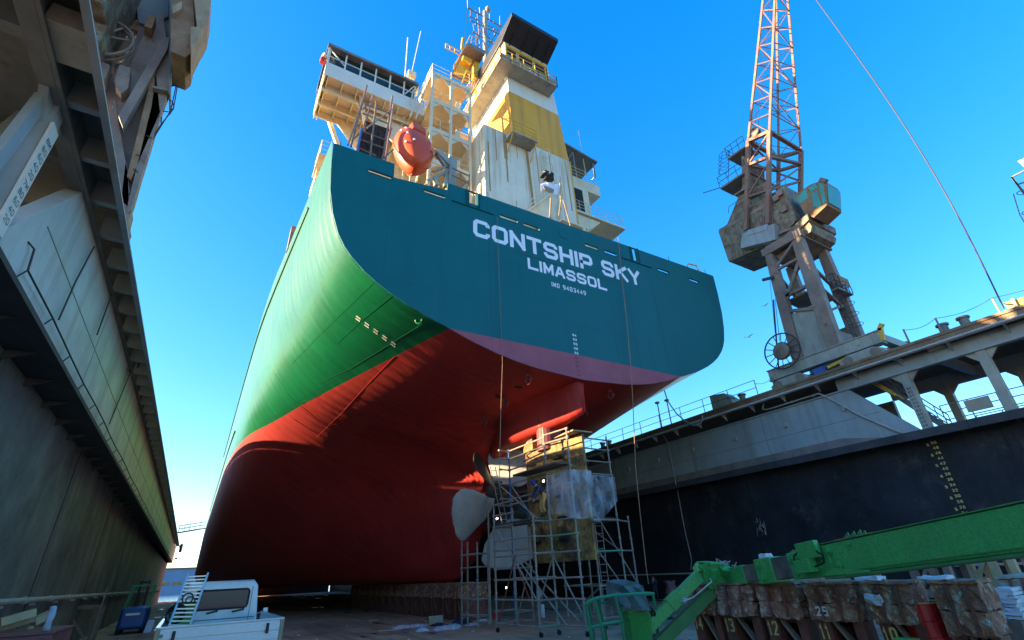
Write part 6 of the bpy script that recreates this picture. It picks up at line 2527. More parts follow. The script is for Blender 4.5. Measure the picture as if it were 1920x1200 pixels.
# plastic sheet hung on the scaffolds
plan = [V((12.98, 18.62)), V((13.25, 17.1)), V((14.0, 16.62)), V((15.25, 18.35)), V((16.95, 18.45))]
seg = [(plan[i + 1] - plan[i]).length for i in range(4)]
tot = sum(seg)
gr = []
for i in range(41):
    s_ = tot * i / 40
    k = 0
    while k < 3 and s_ > seg[k]:
        s_ -= seg[k]
        k += 1
    p = plan[k].lerp(plan[k + 1], min(1, s_ / seg[k]))
    u = i / 40
    zt0 = 6.05 + .07 * math.sin(u * 9) + .10 * (u > .55)
    zb0 = 4.35 + .12 * math.sin(u * 13 + 1) - .15 * math.sin(u * math.pi) + (max(0, u - .8) * 3.0)
    row = []
    for j in range(17):
        v_ = j / 16
        wx = .035 * math.sin(u * 31 + v_ * 9) * math.sin(v_ * 3.1) + .012 * math.sin(v_ * 17 + u * 21)
        wy = .035 * math.sin(u * 23 - v_ * 11) + .012 * math.sin(v_ * 25 + u * 40)
        row.append(V((p.x - .05 + wx, p.y - .06 + wy, zt0 + (zb0 - zt0) * v_)))
    gr.append(row)
b = B()
b.sheet(gr)
ps = b.build('plastic_sheet', 'plastic_sheet', None, smooth=True)
tag(ps, 'translucent plastic sheet hung round the rudder scaffold at half height', 'plastic sheet')


# ================================================================== people
def person(label, loc, yaw, joints, mats_, hair=None, scale=1.0, hood=None):
    """joints: local positions (x right, y forward, z up), metres"""
    J = {k: V(v) * scale for k, v in joints.items() if k != 'look'}
    root = thing('person', label, 'person', loc)
    edges = [('pelvis', 'belly'), ('belly', 'chest'), ('chest', 'neck'), ('neck', 'jaw'), ('jaw', 'head')]
    rad_ = dict(pelvis=.135, belly=.135, chest=.15, neck=.06, jaw=.078, head=.092)
    for s in 'LR':
        edges += [('chest', s + 'sh'), (s + 'sh', s + 'el'), (s + 'el', s + 'wr'), (s + 'wr', s + 'palm'),
                  ('pelvis', s + 'hip'), (s + 'hip', s + 'kn'), (s + 'kn', s + 'an'), (s + 'an', s + 'toe')]
        for n_, r_ in (('sh', .075), ('el', .052), ('wr', .036), ('palm', .034), ('hip', .095), ('kn', .066), ('an', .048), ('toe', .045)):
            rad_[s + n_] = r_
        d = (J[s + 'palm'] - J[s + 'wr']).normalized()
        side = d.cross(V((0, 1, .3))).normalized()
        up = side.cross(d).normalized()
        for i, (o_, l_) in enumerate(((-.03, .07), (-.01, .085), (.01, .08), (.03, .062))):
            J[s + 'f%d' % i] = J[s + 'palm'] + d * .035 + side * o_
            J[s + 'g%d' % i] = J[s + 'palm'] + d * (.035 + l_ * .75) + side * o_ * 1.15 + up * .025
            rad_[s + 'f%d' % i] = rad_[s + 'g%d' % i] = .009
            edges += [(s + 'palm', s + 'f%d' % i), (s + 'f%d' % i, s + 'g%d' % i)]
        J[s + 'th'] = J[s + 'wr'].lerp(J[s + 'palm'], .6) + side * -.055 + d * .035
        rad_[s + 'th'] = .010
        edges.append((s + 'palm', s + 'th'))
    names = list(J)
    M4 = Matrix.Rotation(yaw, 3, 'Z')
    me = bpy.data.meshes.new('body')
    me.from_pydata([M4 @ J[n_] for n_ in names], [(names.index(a), names.index(c)) for a, c in edges], [])
    o = bpy.data.objects.new('body', me)
    col.objects.link(o)
    sk = o.modifiers.new('skin', 'SKIN')
    if not me.skin_vertices:
        me.skin_vertices.new()
    for i, n_ in enumerate(names):
        me.skin_vertices[0].data[i].radius = (rad_[n_] * scale, rad_[n_] * scale)
        me.skin_vertices[0].data[i].use_root = (n_ == 'pelvis')
    sb = o.modifiers.new('sub', 'SUBSURF')
    sb.levels = sb.render_levels = 1
    dg = bpy.context.evaluated_depsgraph_get()
    nm = bpy.data.meshes.new_from_object(o.evaluated_get(dg))
    o.modifiers.clear()
    o.data = nm
    nm.name = 'body'
    for m in mats_:
        nm.materials.append(M[m])
    zones = [('skin', ('neck', 'jaw', 'head', 'Lpalm', 'Rpalm', 'Lth', 'Rth') + tuple(s + f + str(i) for s in 'LR' for f in 'fg' for i in range(4)), 0),
             ('top', ('belly', 'chest', 'Lsh', 'Rsh', 'Lel', 'Rel', 'Lwr', 'Rwr'), 1), ('leg', ('pelvis', 'Lhip', 'Rhip', 'Lkn', 'Rkn'), 2), ('shoe', ('Lan', 'Ran', 'Ltoe', 'Rtoe'), 3)]
    pos = [(M4 @ J[n_], zi) for _, ns, zi in zones for n_ in ns]
    for s in 'LR':
        pos.append((M4 @ J[s + 'sh'].lerp(J[s + 'el'], .5), 1))
        pos.append((M4 @ J[s + 'el'].lerp(J[s + 'wr'], .5), 1))
        pos.append((M4 @ J[s + 'hip'].lerp(J[s + 'kn'], .5), 2))
        pos.append((M4 @ J[s + 'kn'].lerp(J[s + 'an'], .4), 2))
    for pg in nm.polygons:
        c = pg.center
        pg.material_index = min(pos, key=lambda t: (t[0] - c).length_squared)[1]
        pg.use_smooth = True
    o.parent = root
    hd = V(loc) + M4 @ J['head']
    fw = M4 @ (V(joints.get('look', (0, 1, 0))).normalized())
    upd = (M4 @ (J['head'] - J['jaw'])).normalized()
    rt = fw.cross(upd).normalized()
    fw = upd.cross(rt).normalized()
    b = B()
    b.sphere(hd + upd * .03 * scale - fw * .015 * scale, .108 * scale, 12, 8, (1, 1, 1))
    if hood:
        b.sphere(hd - fw * .03 - upd * .05, .115 * scale, 12, 8)
    b.build('hood' if hood else 'hair', hood or 'hair', root, smooth=True)
    b = B()
    nb = hd + fw * .088 * scale - upd * .045 * scale
    b.loft([[nb + upd * .04 - rt * .008, nb + upd * .04 + rt * .008, nb + fw * .02], [nb - rt * .018 - upd * .01, nb + rt * .018 - upd * .01, nb + fw * .035 - upd * .01]])
    for s_ in (-1, 1):
        b.sphere(hd + rt * .092 * s_ * scale - upd * .04 * scale, .026, 8, 5, (.5, .8, 1.2))
    b.build('nose_and_ears', 'skin', root, smooth=True)
    b = B()
    for s_ in (-1, 1):
        b.sphere(nb + upd * .03 + rt * .032 * s_ - fw * .004, .011, 6, 4)
    b.box(nb.x - .018, nb.x + .018, nb.y - .018, nb.y + .018, nb.z - .048, nb.z - .042)
    b.build('eyes_and_mouth', 'hair', root)
    return root


stand = dict(pelvis=(0, 0, .95), belly=(0, .02, 1.10), chest=(0, 0, 1.33), neck=(0, .01, 1.50), jaw=(0, .04, 1.58), head=(0, .04, 1.68),
             Lsh=(-.18, 0, 1.40), Lel=(-.26, .10, 1.16), Lwr=(-.10, .28, 1.30), Lpalm=(-.03, .24, 1.40),
             Rsh=(.18, 0, 1.40), Rel=(.25, .12, 1.16), Rwr=(.05, .26, 1.22), Rpalm=(-.03, .30, 1.26),
             Lhip=(-.10, 0, .90), Lkn=(-.13, .05, .50), Lan=(-.15, -.02, .09), Ltoe=(-.16, .13, .045),
             Rhip=(.10, 0, .90), Rkn=(.14, .09, .50), Ran=(.18, .02, .09), Rtoe=(.20, .17, .045), look=(0, 1, -.1))
pl0 = P(1232, 1129, Z=0.0)
person('person in dark navy clothes standing by the black dock wall, hand at face', (pl0.x, pl0.y, 0), rad(115), stand,
       ('skin', 'cloth_navy', 'cloth_jeans', 'hair'), scale=.93)
bend = dict(pelvis=(0, -.10, .92), belly=(0, -.02, 1.06), chest=(0, .16, 1.24), neck=(0, .30, 1.36), jaw=(0, .38, 1.38), head=(0, .44, 1.46),
            Lsh=(-.19, .20, 1.28), Lel=(-.24, .30, 1.00), Lwr=(-.20, .42, .78), Lpalm=(-.18, .47, .69),
            Rsh=(.19, .20, 1.28), Rel=(.24, .34, 1.02), Rwr=(.16, .50, .86), Rpalm=(.13, .57, .80),
            Lhip=(-.10, -.08, .88), Lkn=(-.14, .06, .50), Lan=(-.14, -.06, .09), Ltoe=(-.15, .09, .045),
            Rhip=(.10, -.08, .88), Rkn=(.13, .10, .50), Ran=(.14, -.02, .09), Rtoe=(.15, .13, .045), look=(0, .7, -.6))
pw = P(1018, 940, X=12.65)
person('person in blue hood and ochre overalls bending on the scaffold platform beside the rudder', (12.65, pw.y, 4.325), rad(75), bend,
       ('skin', 'cloth_navy', 'cloth_ochre', 'hair'), hood='cloth_blue', scale=.98)
# rag bundle by the wall
p = P(1258, 1105, Z=.9)
r = thing('rag_bundle', 'faded pink cloth bundle hanging on a dark post by the black wall', 'cloth bundle', (28.6, 26.6, 0))
p = P(1258, 1104, X=28.8)
b = B()
b.tube((p.x, p.y, 0), (p.x, p.y, p.z + .5), .05, 6)
b.build('post', 'brown_steel', r)
b = B()
rough_box(b, p.x - .25, p.x + .25, p.y - .28, p.y + .28, p.z - .4, p.z + .45, .09, (3, 3, 5), 9)
b.build('cloth', 'cloth_pink', r, smooth=True)

# ================================================================== boom lift
K = thing('boom_lift', 'green telescopic boom lift reaching in from the right with a caged basket', 'boom lift', (12.9, .6, 0))
q0, q1 = P(1548, 1052, D=10.7), P(2050, 969, D=6.36)
ad = (q1 - q0).normalized()
wd = ad.cross(V((0, 0, 1))).normalized()      # across the boom
if wd.x > 0:
    wd = -wd                                  # towards the camera / port
uu = wd.cross(ad).normalized()
if uu.z < 0:
    uu = -uu


def bp(t, w=0.0, u=0.0):
    """point t metres along the boom from its collar"""
    return q0 + ad * t + wd * w + uu * u


def bbox(b, t0, t1, w0, w1, u0, u1):
    return b.loft([[bp(t0, w0, u0), bp(t0, w1, u0), bp(t0, w1, u1), bp(t0, w0, u1)], [bp(t1, w0, u0), bp(t1, w1, u0), bp(t1, w1, u1), bp(t1, w0, u1)]])


TL = (q1 - q0).length + 1.0


def T(px):
    """metres along the boom that the picture column px stands for"""
    k = (px - 1548) / 502.0
    inv = 1 / 10.7 + (1 / 6.36 - 1 / 10.7) * k
    return (P(px, 1052 + (969 - 1052) * k, D=1 / inv) - q0).dot(ad)


b = B()
bbox(b, T(1560), TL, -.22, .22, -.31, .30)
mb = b.build('main_boom', 'boom_green', K, bevel=.03)
b = B()
bbox(b, T(1556), TL, -.25, .27, -.36, -.315)
bbox(b, T(1556), TL, .222, .235, -.26, -.245)
bbox(b, T(1562), TL, -.24, .245, .305, .325)
each(b, 'boom_flange', 'boom_dark_green', K)
b = B()
bbox(b, T(1499), T(1575), -.25, .25, -.29, .27)
b.prism([bp(T(1503), .255, -.28), bp(T(1640), .255, -.335), bp(T(1640), .255, -.285), bp(T(1560), .255, -.15), bp(T(1530), .255, .25), bp(T(1500), .255, .25)], wd * .03)
each(b, 'boom_collar', 'boom_green', K, bevel=.02)
b = B()
bbox(b, T(1530), T(1568), .29, .40, .06, .40)
bbox(b, T(1524), T(1553), .30, .50, -.20, .06)
each(b, 'valve_box', 'boom_green', K, bevel=.012)
b = B()
for px, u, w_ in ((1578, .16, .225), (1588, -.13, .225), (1507, .12, .288), (1512, -.14, .288), (1620, .2, .225)):
    r_ = .085 if px < 1600 else .03
    b.lathe([(r_, 0), (r_, .03), (r_ * .5, .035), (r_ * .5, .06), (0, .065)], bp(T(px), w_, u), wd, 18)
each(b, 'pin', 'boom_green', K)
b = B()
b.path([bp(T(1568), .40, .18), bp(T(1580), .44, .08), bp(T(1576), .42, -.06), bp(T(1556), .4, -.1)], .022, 6)
b.path([bp(T(1530), .34, .25), bp(T(1519), .36, .16), bp(T(1520), .36, .0)], .018, 6)
b.build('hose', 'black_rubber', K)
b = B()
for i in range(11):
    t_ = T(1606 + i * 4)
    bbox(b, t_, t_ + .03, .1, .13, .328, .37 + .03 * (i % 3))
for i in range(7):
    t_ = T(1500 + i * 4)
    bbox(b, t_, t_ + .03, .1, .14, .272, .31 + .02 * (i % 2))
b.build('hose_stub', 'boom_dark_green', K)['kind'] = 'stuff'
b = B()
bbox(b, T(1460), T(1500), -.19, .19, -.24, .24)
b.build('second_section', 'boom_inner', K, bevel=.015)
b = B()
bbox(b, T(1432), T(1463), -.23, .23, -.30, .28)
b.build('second_collar', 'boom_green', K, bevel=.03)
b = B()
for px, u in ((1440, .12), (1442, -.15)):
    b.lathe([(.09, 0), (.09, .03), (.05, .035), (.05, .06), (0, .065)], bp(T(px), .232, u), wd, 14)
b.ring(bp(T(1444), .235, -.02), wd, .22, .012, 20, 4)
each(b, 'collar_pin', 'boom_green', K)
b = B()
bbox(b, T(1400), T(1433), -.15, .15, -.20, .20)
b.build('third_section', 'boom_inner', K, bevel=.012)
b = B()
rough_box(b, 0, .3, 0, .2, 0, .1, .02, (3, 2, 1), 4)
b.v = [bp(T(1440) + p.x, -.05 + p.y, .285 + p.z) for p in b.v]
b.build('plastic_wrap', 'white_sheet', K)
b = B()
bbox(b, T(1372), T(1405), -.17, .17, -.24, .22)
b.build('boom_nose', 'boom_green', K, bevel=.02)
# gooseneck from the boom nose over to the lifting arm
jd0, jd1 = 14.2, 13.3
neck = [bp(T(1376), 0, -.02), P(1362, 1078, D=14.0), P(1350, 1064, D=14.2), P(1336, 1059, D=jd0), P(1320, 1060, D=jd0), P(1311, 1070, D=jd0)]
rings = []
for i, p in enumerate(neck):
    d = (neck[min(i + 1, 5)] - neck[max(i - 1, 0)]).normalized()
    n_ = d.cross(wd).normalized()
    if n_.z < 0:
        n_ = -n_
    hh = (.24, .22, .18, .15, .16, .12)[i]
    rings.append([p + wd * .17 + n_ * hh, p + wd * .17 - n_ * hh, p - wd * .17 - n_ * hh, p - wd * .17 + n_ * hh])
b = B()
b.loft(rings)
b.build('gooseneck', 'boom_green', K, bevel=.02)
ua, ub = P(1318, 1072, D=jd0), P(1192, 1200, D=jd1)
la, lb_ = P(1346, 1098, D=jd0), P(1226, 1216, D=jd1)
b = B()
b.bar(ua, ub, .28, .30)
b.bar(ua.lerp(ub, .36), ua.lerp(ub, .52), .32, .36)
b.build('lifting_arm', 'boom_green', K, bevel=.02)
b = B()
b.bar(la, lb_, .26, .30)
b.build('lifting_arm', 'boom_dark_green', K, bevel=.02)
b = B()
b.prism([P(*q, D=jd0 - .25) for q in ((1308, 1062), (1322, 1054), (1333, 1058), (1327, 1072), (1333, 1086), (1347, 1094), (1346, 1104), (1332, 1106), (1321, 1095), (1318, 1078))], wd * -.5)
b.build('arm_knuckle', 'boom_green', K, bevel=.02)
b = B()
for q in ((1315, 1064), (1332, 1058), (1340, 1099), (1327, 1094), (1320, 1070)):
    b.lathe([(.05, 0), (.05, .03), (0, .035)], P(*q, D=jd0 - .27), wd, 10)
b.tube(P(1337, 1066, D=jd0 - .2), P(1337, 1084, D=jd0 - .2), .13, 12)
each(b, 'arm_pin', 'boom_green', K)
b = B()
b.path([P(1331, 1085, D=jd0 - .3), P(1335, 1090, D=jd0 - .4), P(1300, 1120, D=13.8), P(1280, 1128, D=13.6)], .02, 5)
b.path([P(1276, 1128, D=13.5), P(1282, 1122, D=13.4), P(1290, 1124, D=13.4), P(1284, 1132, D=13.5)], .02, 5)
b.build('arm_hose', 'white_sheet', K)
b = B()
rr = random.Random(5)
for i in range(12):
    p = P(1345 + i * 4.5, 1054 + i * 1.2, D=13.7)
    b.path([p, p + V((rr.uniform(-.18, .18), rr.uniform(-.1, .1), rr.uniform(-.02, .12))), p + V((rr.uniform(-.2, .2), 0, rr.uniform(-.06, .04)))], .010, 4)
b.build('cable_scrap', 'light_hose', K)['kind'] = 'stuff'
# basket
DN, DF = 12.4, 13.9
b = B()


def tb2(poly, D, r=.038):
    b.path([P(*q, D=D) for q in poly], r, 6)


for D, dx in ((DN, 0), (DF, 6)):
    tb2(((1096 + dx, 1135), (1104 + dx, 1127), (1120 + dx, 1121), (1152 + dx, 1116), (1215 + dx, 1112)), D)
    tb2(((1098 + dx, 1136), (1108 + dx, 1190), (1110 + dx, 1235)), D)
    tb2(((1115 + dx, 1124), (1127 + dx, 1172), (1138 + dx, 1240)), D)
    tb2(((1152 + dx, 1116), (1165 + dx, 1162), (1175 + dx, 1240)), D)
    tb2(((1102 + dx, 1178), (1126 + dx, 1171), (1168 + dx, 1164)), D)
tb2(((1224, 1113), (1231, 1155), (1236, 1230)), DF)
tb2(((1206, 1115), (1227, 1113)), DF)
for q in ((1096, 1135), (1152, 1116), (1102, 1178)):
    b.tube(P(*q, D=DN), P(q[0] + 6, q[1], D=DF), .03, 6)
tb2(((1120, 1131), (1155, 1127)), DF, .03)
tb2(((1130, 1168), (1160, 1170)), DF, .03)
b.build('basket_rail', 'basket_green', K)
b = B()
b.prism([P(1104, 1225, D=DN), P(1236, 1225, D=DN), P(1240, 1225, D=DF), P(1108, 1225, D=DF)], (0, 0, -.08))
b.build('basket_floor', 'basket_green', K)
b = B()
b.prism([P(*q, D=13.0) for q in ((1172, 1148), (1216, 1146), (1222, 1158), (1226, 1230), (1190, 1230), (1180, 1165))], (.15, .45, 0))
b.prism([P(*q, D=12.9) for q in ((1176, 1146), (1192, 1143), (1194, 1150), (1178, 1154))], (.1, .3, 0))
b.build('control_pedestal', 'boom_green', K, bevel=.03)
b = B()
b.path([P(1218, 1138, D=13.5), P(1228, 1150, D=13.5), P(1224, 1165, D=13.5)], .04, 6)
b.path([P(1216, 1140, D=13.5), P(1223, 1152, D=13.5), P(1219, 1170, D=13.5)], .03, 6)
b.build('basket_hose', 'black_rubber', K)
# draped cover over the controls
b = B()
outl = [((1152, 1093), (1166, 1089), (1182, 1089), (1198, 1094), (1206, 1099)), ((1151, 1106), (1168, 1098), (1184, 1098), (1200, 1104), (1209, 1110)),
        ((1153, 1122), (1172, 1114), (1187, 1116), (1202, 1120), (1214, 1126)), ((1158, 1140), (1172, 1138), (1186, 1136), (1204, 1142), (1221, 1146))]
front = []
for i, r_ in enumerate(outl):
    row = []
    for j, q in enumerate(r_):
        row.append(P(*q, D=13.0 - .24 * math.sin(j / 4 * math.pi) - .11 * i + (.12 if (i + j) % 2 else 0)))
    front.append(row)
back = [[p + V((.25, .62, .03)) for p in r_] for r_ in front]
b.sheet(front)
b.sheet(back)
for j in range(4):
    b.quad(front[0][j], front[0][j + 1], back[0][j + 1], back[0][j])
for i in range(3):
    b.quad(front[i][0], front[i + 1][0], back[i + 1][0], back[i][0])
    b.quad(front[i][4], front[i + 1][4], back[i + 1][4], back[i][4])
cv = b.build('control_cover', 'tarp_green', None)
tag(cv, 'grey-green tarpaulin draped over the control box of the lift basket', 'tarpaulin')
# carrier, outside the frame on the right
b = B()
b.box(12.0, 14.2, -2.6, 1.6, .75, 1.6)
b.box(12.2, 13.4, -1.6, 1.3, 1.61, 2.4)
b.build('carrier', 'boom_green', K, bevel=.08)
b = B()
b.bar(bp(TL - .3, 0, -.1), (12.9, -.9, 2.3), .4, .5)
b.build('boom_pivot', 'boom_dark_green', K)
for x in (11.85, 14.35):
    for y in (-2.0, 1.0):
        b = B()
        b.lathe([(.0, -.18), (.35, -.18), (.48, -.12), (.48, .12), (.35, .18), (0, .18)], (x, y, .48), (1, 0, 0), 20)
        b.build('wheel', 'black_rubber', K)

# ================================================================== pickup truck
T = thing('pickup_truck', 'white flatbed pickup truck seen from behind with a ladder in its bed', 'truck', (.7, 14, 0))
YG = 11.3
xl, xr = P(291, 1185, Y=YG).x, P(534, 1157, Y=YG).x
zt = (P(291, 1185, Y=YG).z + P(534, 1157, Y=YG).z) / 2
b = B()
b.box(xl + .07, xr - .07, YG, YG + .04, zt - .46, zt)
for z in (zt - .44, zt - .3, zt - .155):
    b.box(xl + .07, xr - .07, YG - .018, YG - .001, z, z + .115)
b.box(xl + .02, xr - .02, YG - .02, YG + .05, zt + .002, zt + .03)
b.build('tailgate', 'truck_white', T, bevel=.006)
b = B()
for x in (xl, xr - .065):
    b.box(x, x + .065, YG - .01, YG + .06, zt - .5, zt - .0)
b.build('corner_post', 'truck_wood', T)
b = B()
for x in (xl + .25, xr - .3):
    b.box(x, x + .05, YG - .04, YG - .021, zt - .2, zt - .04)
    b.box(x - .02, x + .07, YG - .035, YG - .021, zt - .45, zt - .38)
each(b, 'latch', 'black_rubber', T)
b = B()
b.tube((xl + .1, YG - .03, zt - .1), (xl + .1, YG + .01, zt - .1), .03, 8)
b.build('bolt', 'grey_steel_dark', T)
b = B()
for x in (xl, xr - .04):
    b.box(x, x + .04, YG + .065, 14.75, zt - .46, zt)
    b.box(x - .01, x + .05, YG + .065, 14.75, zt + .002, zt + .025)
b.box(xl + .05, xr - .05, YG + .06, 14.75, zt - .52, zt - .465)
b.build('cargo_bed', 'truck_white', T)
YC = 15.0
cx0, cx1 = P(333, 1120, Y=YC).x, P(489, 1120, Y=YC).x
cz = P(430, 1091, Y=YC).z
b = B()
sec = []
for (y, zb_, zt2, inn) in ((YC, .62, cz - .05, .05), (YC + .03, .6, cz - .01, .03), (YC + .35, .6, cz + .03, .02), (YC + 1.1, .6, cz - .02, .03), (YC + 1.3, .6, cz - .12, .04), (YC + 1.95, .6, 1.50, .0), (YC + 2.1, .6, 1.2, .02), (YC + 2.12, .62, .8, .05)):
    hw = (cx1 - cx0) / 2
    cxm = (cx0 + cx1) / 2
    rr_ = .10
    ring = [V((cxm - hw, y, zb_)), V((cxm - hw, y, min(zt2 - .1, 1.45))), V((cxm - hw + .07 + inn, y, zt2 - rr_)), V((cxm - hw + .16 + inn, y, zt2)),
            V((cxm + hw - .16 - inn, y, zt2)), V((cxm + hw - .07 - inn, y, zt2 - rr_)), V((cxm + hw, y, min(zt2 - .1, 1.45))), V((cxm + hw, y, zb_))]
    sec.append(ring)
b.loft(sec)
cab = b.build('cab', 'truck_white', T, bevel=.025)
wx0, wx1 = P(372, 1120, Y=YC).x, P(466, 1120, Y=YC).x
wz0, wz1 = P(420, 1141, Y=YC).z, P(420, 1106, Y=YC).z
wx0 = cx0 + .38
b = B()
b.box(wx0, wx1, YC - .012, YC - .004, wz0, wz1)
win = b.build('rear_window', 'window_dark', cab)
win.data.materials[0] = M['truck_glass']
b = B()
pts = [V((wx0, YC - .014, wz0)), V((wx1 - .05, YC - .014, wz0)), V((wx1, YC - .014, wz0 + .06)), V((wx1, YC - .014, wz1 - .05)), V((wx1 - .05, YC - .014, wz1)), V((wx0, YC - .014, wz1))]
b.path(pts + [pts[0]], .022, 5)
b.build('window_seal', 'black_rubber', cab)
b = B()
b.box(cx1 - .22, cx1 - .205, YC - .008, YC + .04, .9, cz - .12)
b.box(cx0 + .08, cx1 - .08, YC - .01, YC + .02, wz0 - .22, wz0 - .2)
b.box(cx0 + .08, cx1 - .08, YC - .01, YC + .02, wz0 - .36, wz0 - .345)
b.build('panel_seam', 'grey_steel_dark', cab)
b = B()
b.box(wx0 + .25, wx0 + .75, YC - .0, YC - .003, wz0, wz0 + .2)
b.lathe([(.0, 0), (.15, 0), (.12, .1), (0, .14)], (wx1 - .45, YC - .02, wz0 + .05), (0, 0, 1), 12)
mi = P(497, 1147, Y=YC + .3)
b = B()
b.box(mi.x - .05, mi.x + .06, mi.y, mi.y + .06, mi.z - .09, mi.z + .09)
b.bar((cx1 - .02, YC + .9, mi.z - .05), (mi.x, mi.y + .05, mi.z), .025)
b.build('mirror', 'truck_white', cab, bevel=.02)
for (x, y) in ((cx0 + .15, YG + 1.1), (cx1 - .15, YG + 1.1), (cx0 + .12, YC + 1.3), (cx1 - .12, YC + 1.3)):
    b = B()
    b.lathe([(.0, -.1), (.22, -.1), (.34, -.08), (.36, 0), (.34, .08), (.22, .1), (0, .1)], (x, y, .36), (1, 0, 0), 20)
    b.build('wheel', 'black_rubber', T)
b = B()
b.box(cx0 + .3, cx1 - .3, YG + .4, YC + 1.5, .5, zt - .53)
b.build('chassis', 'black_rubber', T)
b = B()
for (x, dx) in ((.1, .02), (.62, .05)):
    b.bar((cx0 + .55 + x, YC - .12, zt + .05), (cx0 + .75 + x + dx, YC - .15, zt + .09), .04)
b.build('bed_hook', 'black_rubber', T)
# ladder and welder in the bed
LD = thing('ladder', 'aluminium ladder leaning on the truck cab above its bed', 'ladder', P(335, 1172, Y=13.2))
a0, a1 = P(318, 1172, Y=13.4), P(353, 1078, Y=14.75)
c0, c1 = P(357, 1172, Y=13.4), P(390, 1076, Y=14.75)
ex0, ex1 = a0 + (a0 - a1) * .4, c0 + (c0 - c1) * .4
for p, q in ((ex0, a1), (ex1, c1)):
    b = B()
    b.bar(p, q, .035, .075)
    b.build('rail', 'alu', LD)
for i in range(19):
    t = (i + .4) / 19
    b = B()
    b.bar(ex0.lerp(a1, t), ex1.lerp(c1, t), .04, .025)
    b.build('rung', 'alu', LD)
W = thing('welding_machine', 'green welding machine with coiled cables behind the truck cab, under the ladder', 'welding machine', P(345, 1160, Y=14.3))
g0, g1 = P(316, 1175, Y=14.0), P(371, 1126, Y=14.0)
b = B()
b.box(g0.x, g1.x, 14.0, 14.7, zt - .46, g1.z)
wb = b.build('casing', 'welder_green', W, bevel=.04)
b = B()
for i in range(4):
    b.box(g0.x + .1, g1.x - .1, 13.985, 13.997, zt + .04 + i * .07, zt + .055 + i * .07)
b.build('grille', 'dark_opening', wb)
b = B()
for i in range(6):
    b.ring(V((g0.x + .04 + .012 * i, 13.92 - .02 * (i % 3), zt + .06 + .02 * i)), (.3, 1, .2), .14 + .012 * (i % 4), .012, 18, 4)
b.ring(P(352, 1122, Y=13.9), (.2, 1, .1), .10, .014, 14, 4)
b.ring(P(357, 1126, Y=13.9), (.2, .6, .5), .09, .014, 14, 4)
b.build('cable_coil', 'black_rubber', W)

# ================================================================== left side clutter
p = P(246, 1176, Y=42)
p = V((-2.62, 42.0, 0))
Fk = thing('forklift', 'blue forklift with an open cab frame parked by the left dock wall', 'forklift', p)
f0, f1 = P(218, 1170, Y=42).x, P(272, 1170, Y=42).x
zb0, zb1, zb2 = P(245, 1176, Y=42).z, P(245, 1138, Y=42).z, P(260, 1098, Y=42).z
b = B()
sec = []
for (y, k0, z0, z1) in ((42, .16, .35, 1.35), (42.2, .03, .22, zb1 - .1), (43.2, .0, .2, zb1), (45, .0, .25, zb1 - .3)):
    sec.append([V((f0 + k0, y, z0)), V((f1 - k0, y, z0)), V((f1 - k0, y, z1)), V((f0 + k0, y, z1))])
b.loft(sec)
b.build('body', 'forklift_blue', Fk, bevel=.08)
b = B()
b.box(f0 + .35, f1 - .4, 41.95, 42.15, 1.0, 1.12)
b.build('rear_bar', 'mark_white', Fk)
b = B()
for x in (f0 + .15, f1 - .15):
    for y in (42.5, 44.3):
        b.tube((x, y, zb1 - .2), (x + .12, y + .1, zb2), .05, 6)
for y in (42.6, 44.4):
    b.tube((f0 + .2, y, zb2), (f1, y, zb2), .05, 6)
for x in (f0 + .3, f1 - .05):
    b.tube((x, 42.6, zb2), (x, 44.4, zb2), .05, 6)
for i in range(6):
    b.tube((f0 + .3 + i * .3, 42.6, zb2), (f0 + .3 + i * .3, 44.4, zb2), .03, 5)
b.build('overhead_guard', 'basket_green', Fk)
b = B()
b.box(f0 + .6, f1 - .7, 43.2, 43.35, zb1, zb1 + .8)
b.box(f0 + .6, f1 - .7, 43.35, 43.9, zb1, zb1 + .2)
b.build('seat', 'black_rubber', Fk, bevel=.05)
b = B()
for x in (f0 + .5, f1 - .5):
    b.bar((x, 45.2, .1), (x, 45.2, zb2 + .3), .14)
b.bar((f0 + .5, 45.2, 1.2), (f1 - .5, 45.2, 1.2), .12)
b.bar((f0 + .5, 45.2, zb2 + .2), (f1 - .5, 45.2, zb2 + .2), .12)
b.build('mast', 'black_rubber', Fk)
for x in (f0 + .15, f1 - .15):
    for y in (42.5, 44.6):
        b = B()
        b.lathe([(.0, -.13), (.25, -.13), (.36, -.1), (.36, .1), (.25, .13), (0, .13)], (x, y, .36), (1, 0, 0), 16)
        b.build('wheel', 'black_rubber', Fk)
b = B()
x0 = P(281, 1165, Y=42).x
b.prism([(x0 - .2, 41.5, .02), (x0 + .22, 41.5, .02), (x0 + .28, 41.6, .68), (x0 - .1, 41.6, .7)], (0, .25, 0))
tag(b.build('jerrycan', 'card_blue', None, bevel=.05), 'pale blue can standing right of the blue forklift', 'can')
tr_ = thing('steel_trestle', 'rusty square steel trestle with diagonal brace leaning by the left wall', 'trestle', (-4.0, 36.5, 0))
b = B()
yy = 37.0
qs = [P(112, 1188, Y=yy), P(125, 1140, Y=yy), P(185, 1138, Y=yy), P(168, 1192, Y=yy)]
for d in (0, 1.0):
    o_ = V((.12 * d, d, 0))
    lo = [V((q.x, q.y, 0 if k in (0, 3) else q.z)) for k, q in enumerate(qs)]
    for k in range(4):
        b.bar(lo[k] + o_, lo[(k + 1) % 4] + o_, .16, .16)
    b.bar(lo[1] + o_, lo[3] + o_, .13, .1)
for q in lo:
    b.bar(q, q + V((.12, 1, 0)), .12)
b.build('frame', 'wood_old', tr_)
b = B()
b.bar(lo[3] + V((.1, -.2, .1)), lo[2] + V((.15, -.1, .9)), .06)
b.build('loose_bar', 'brown_steel', tr_)
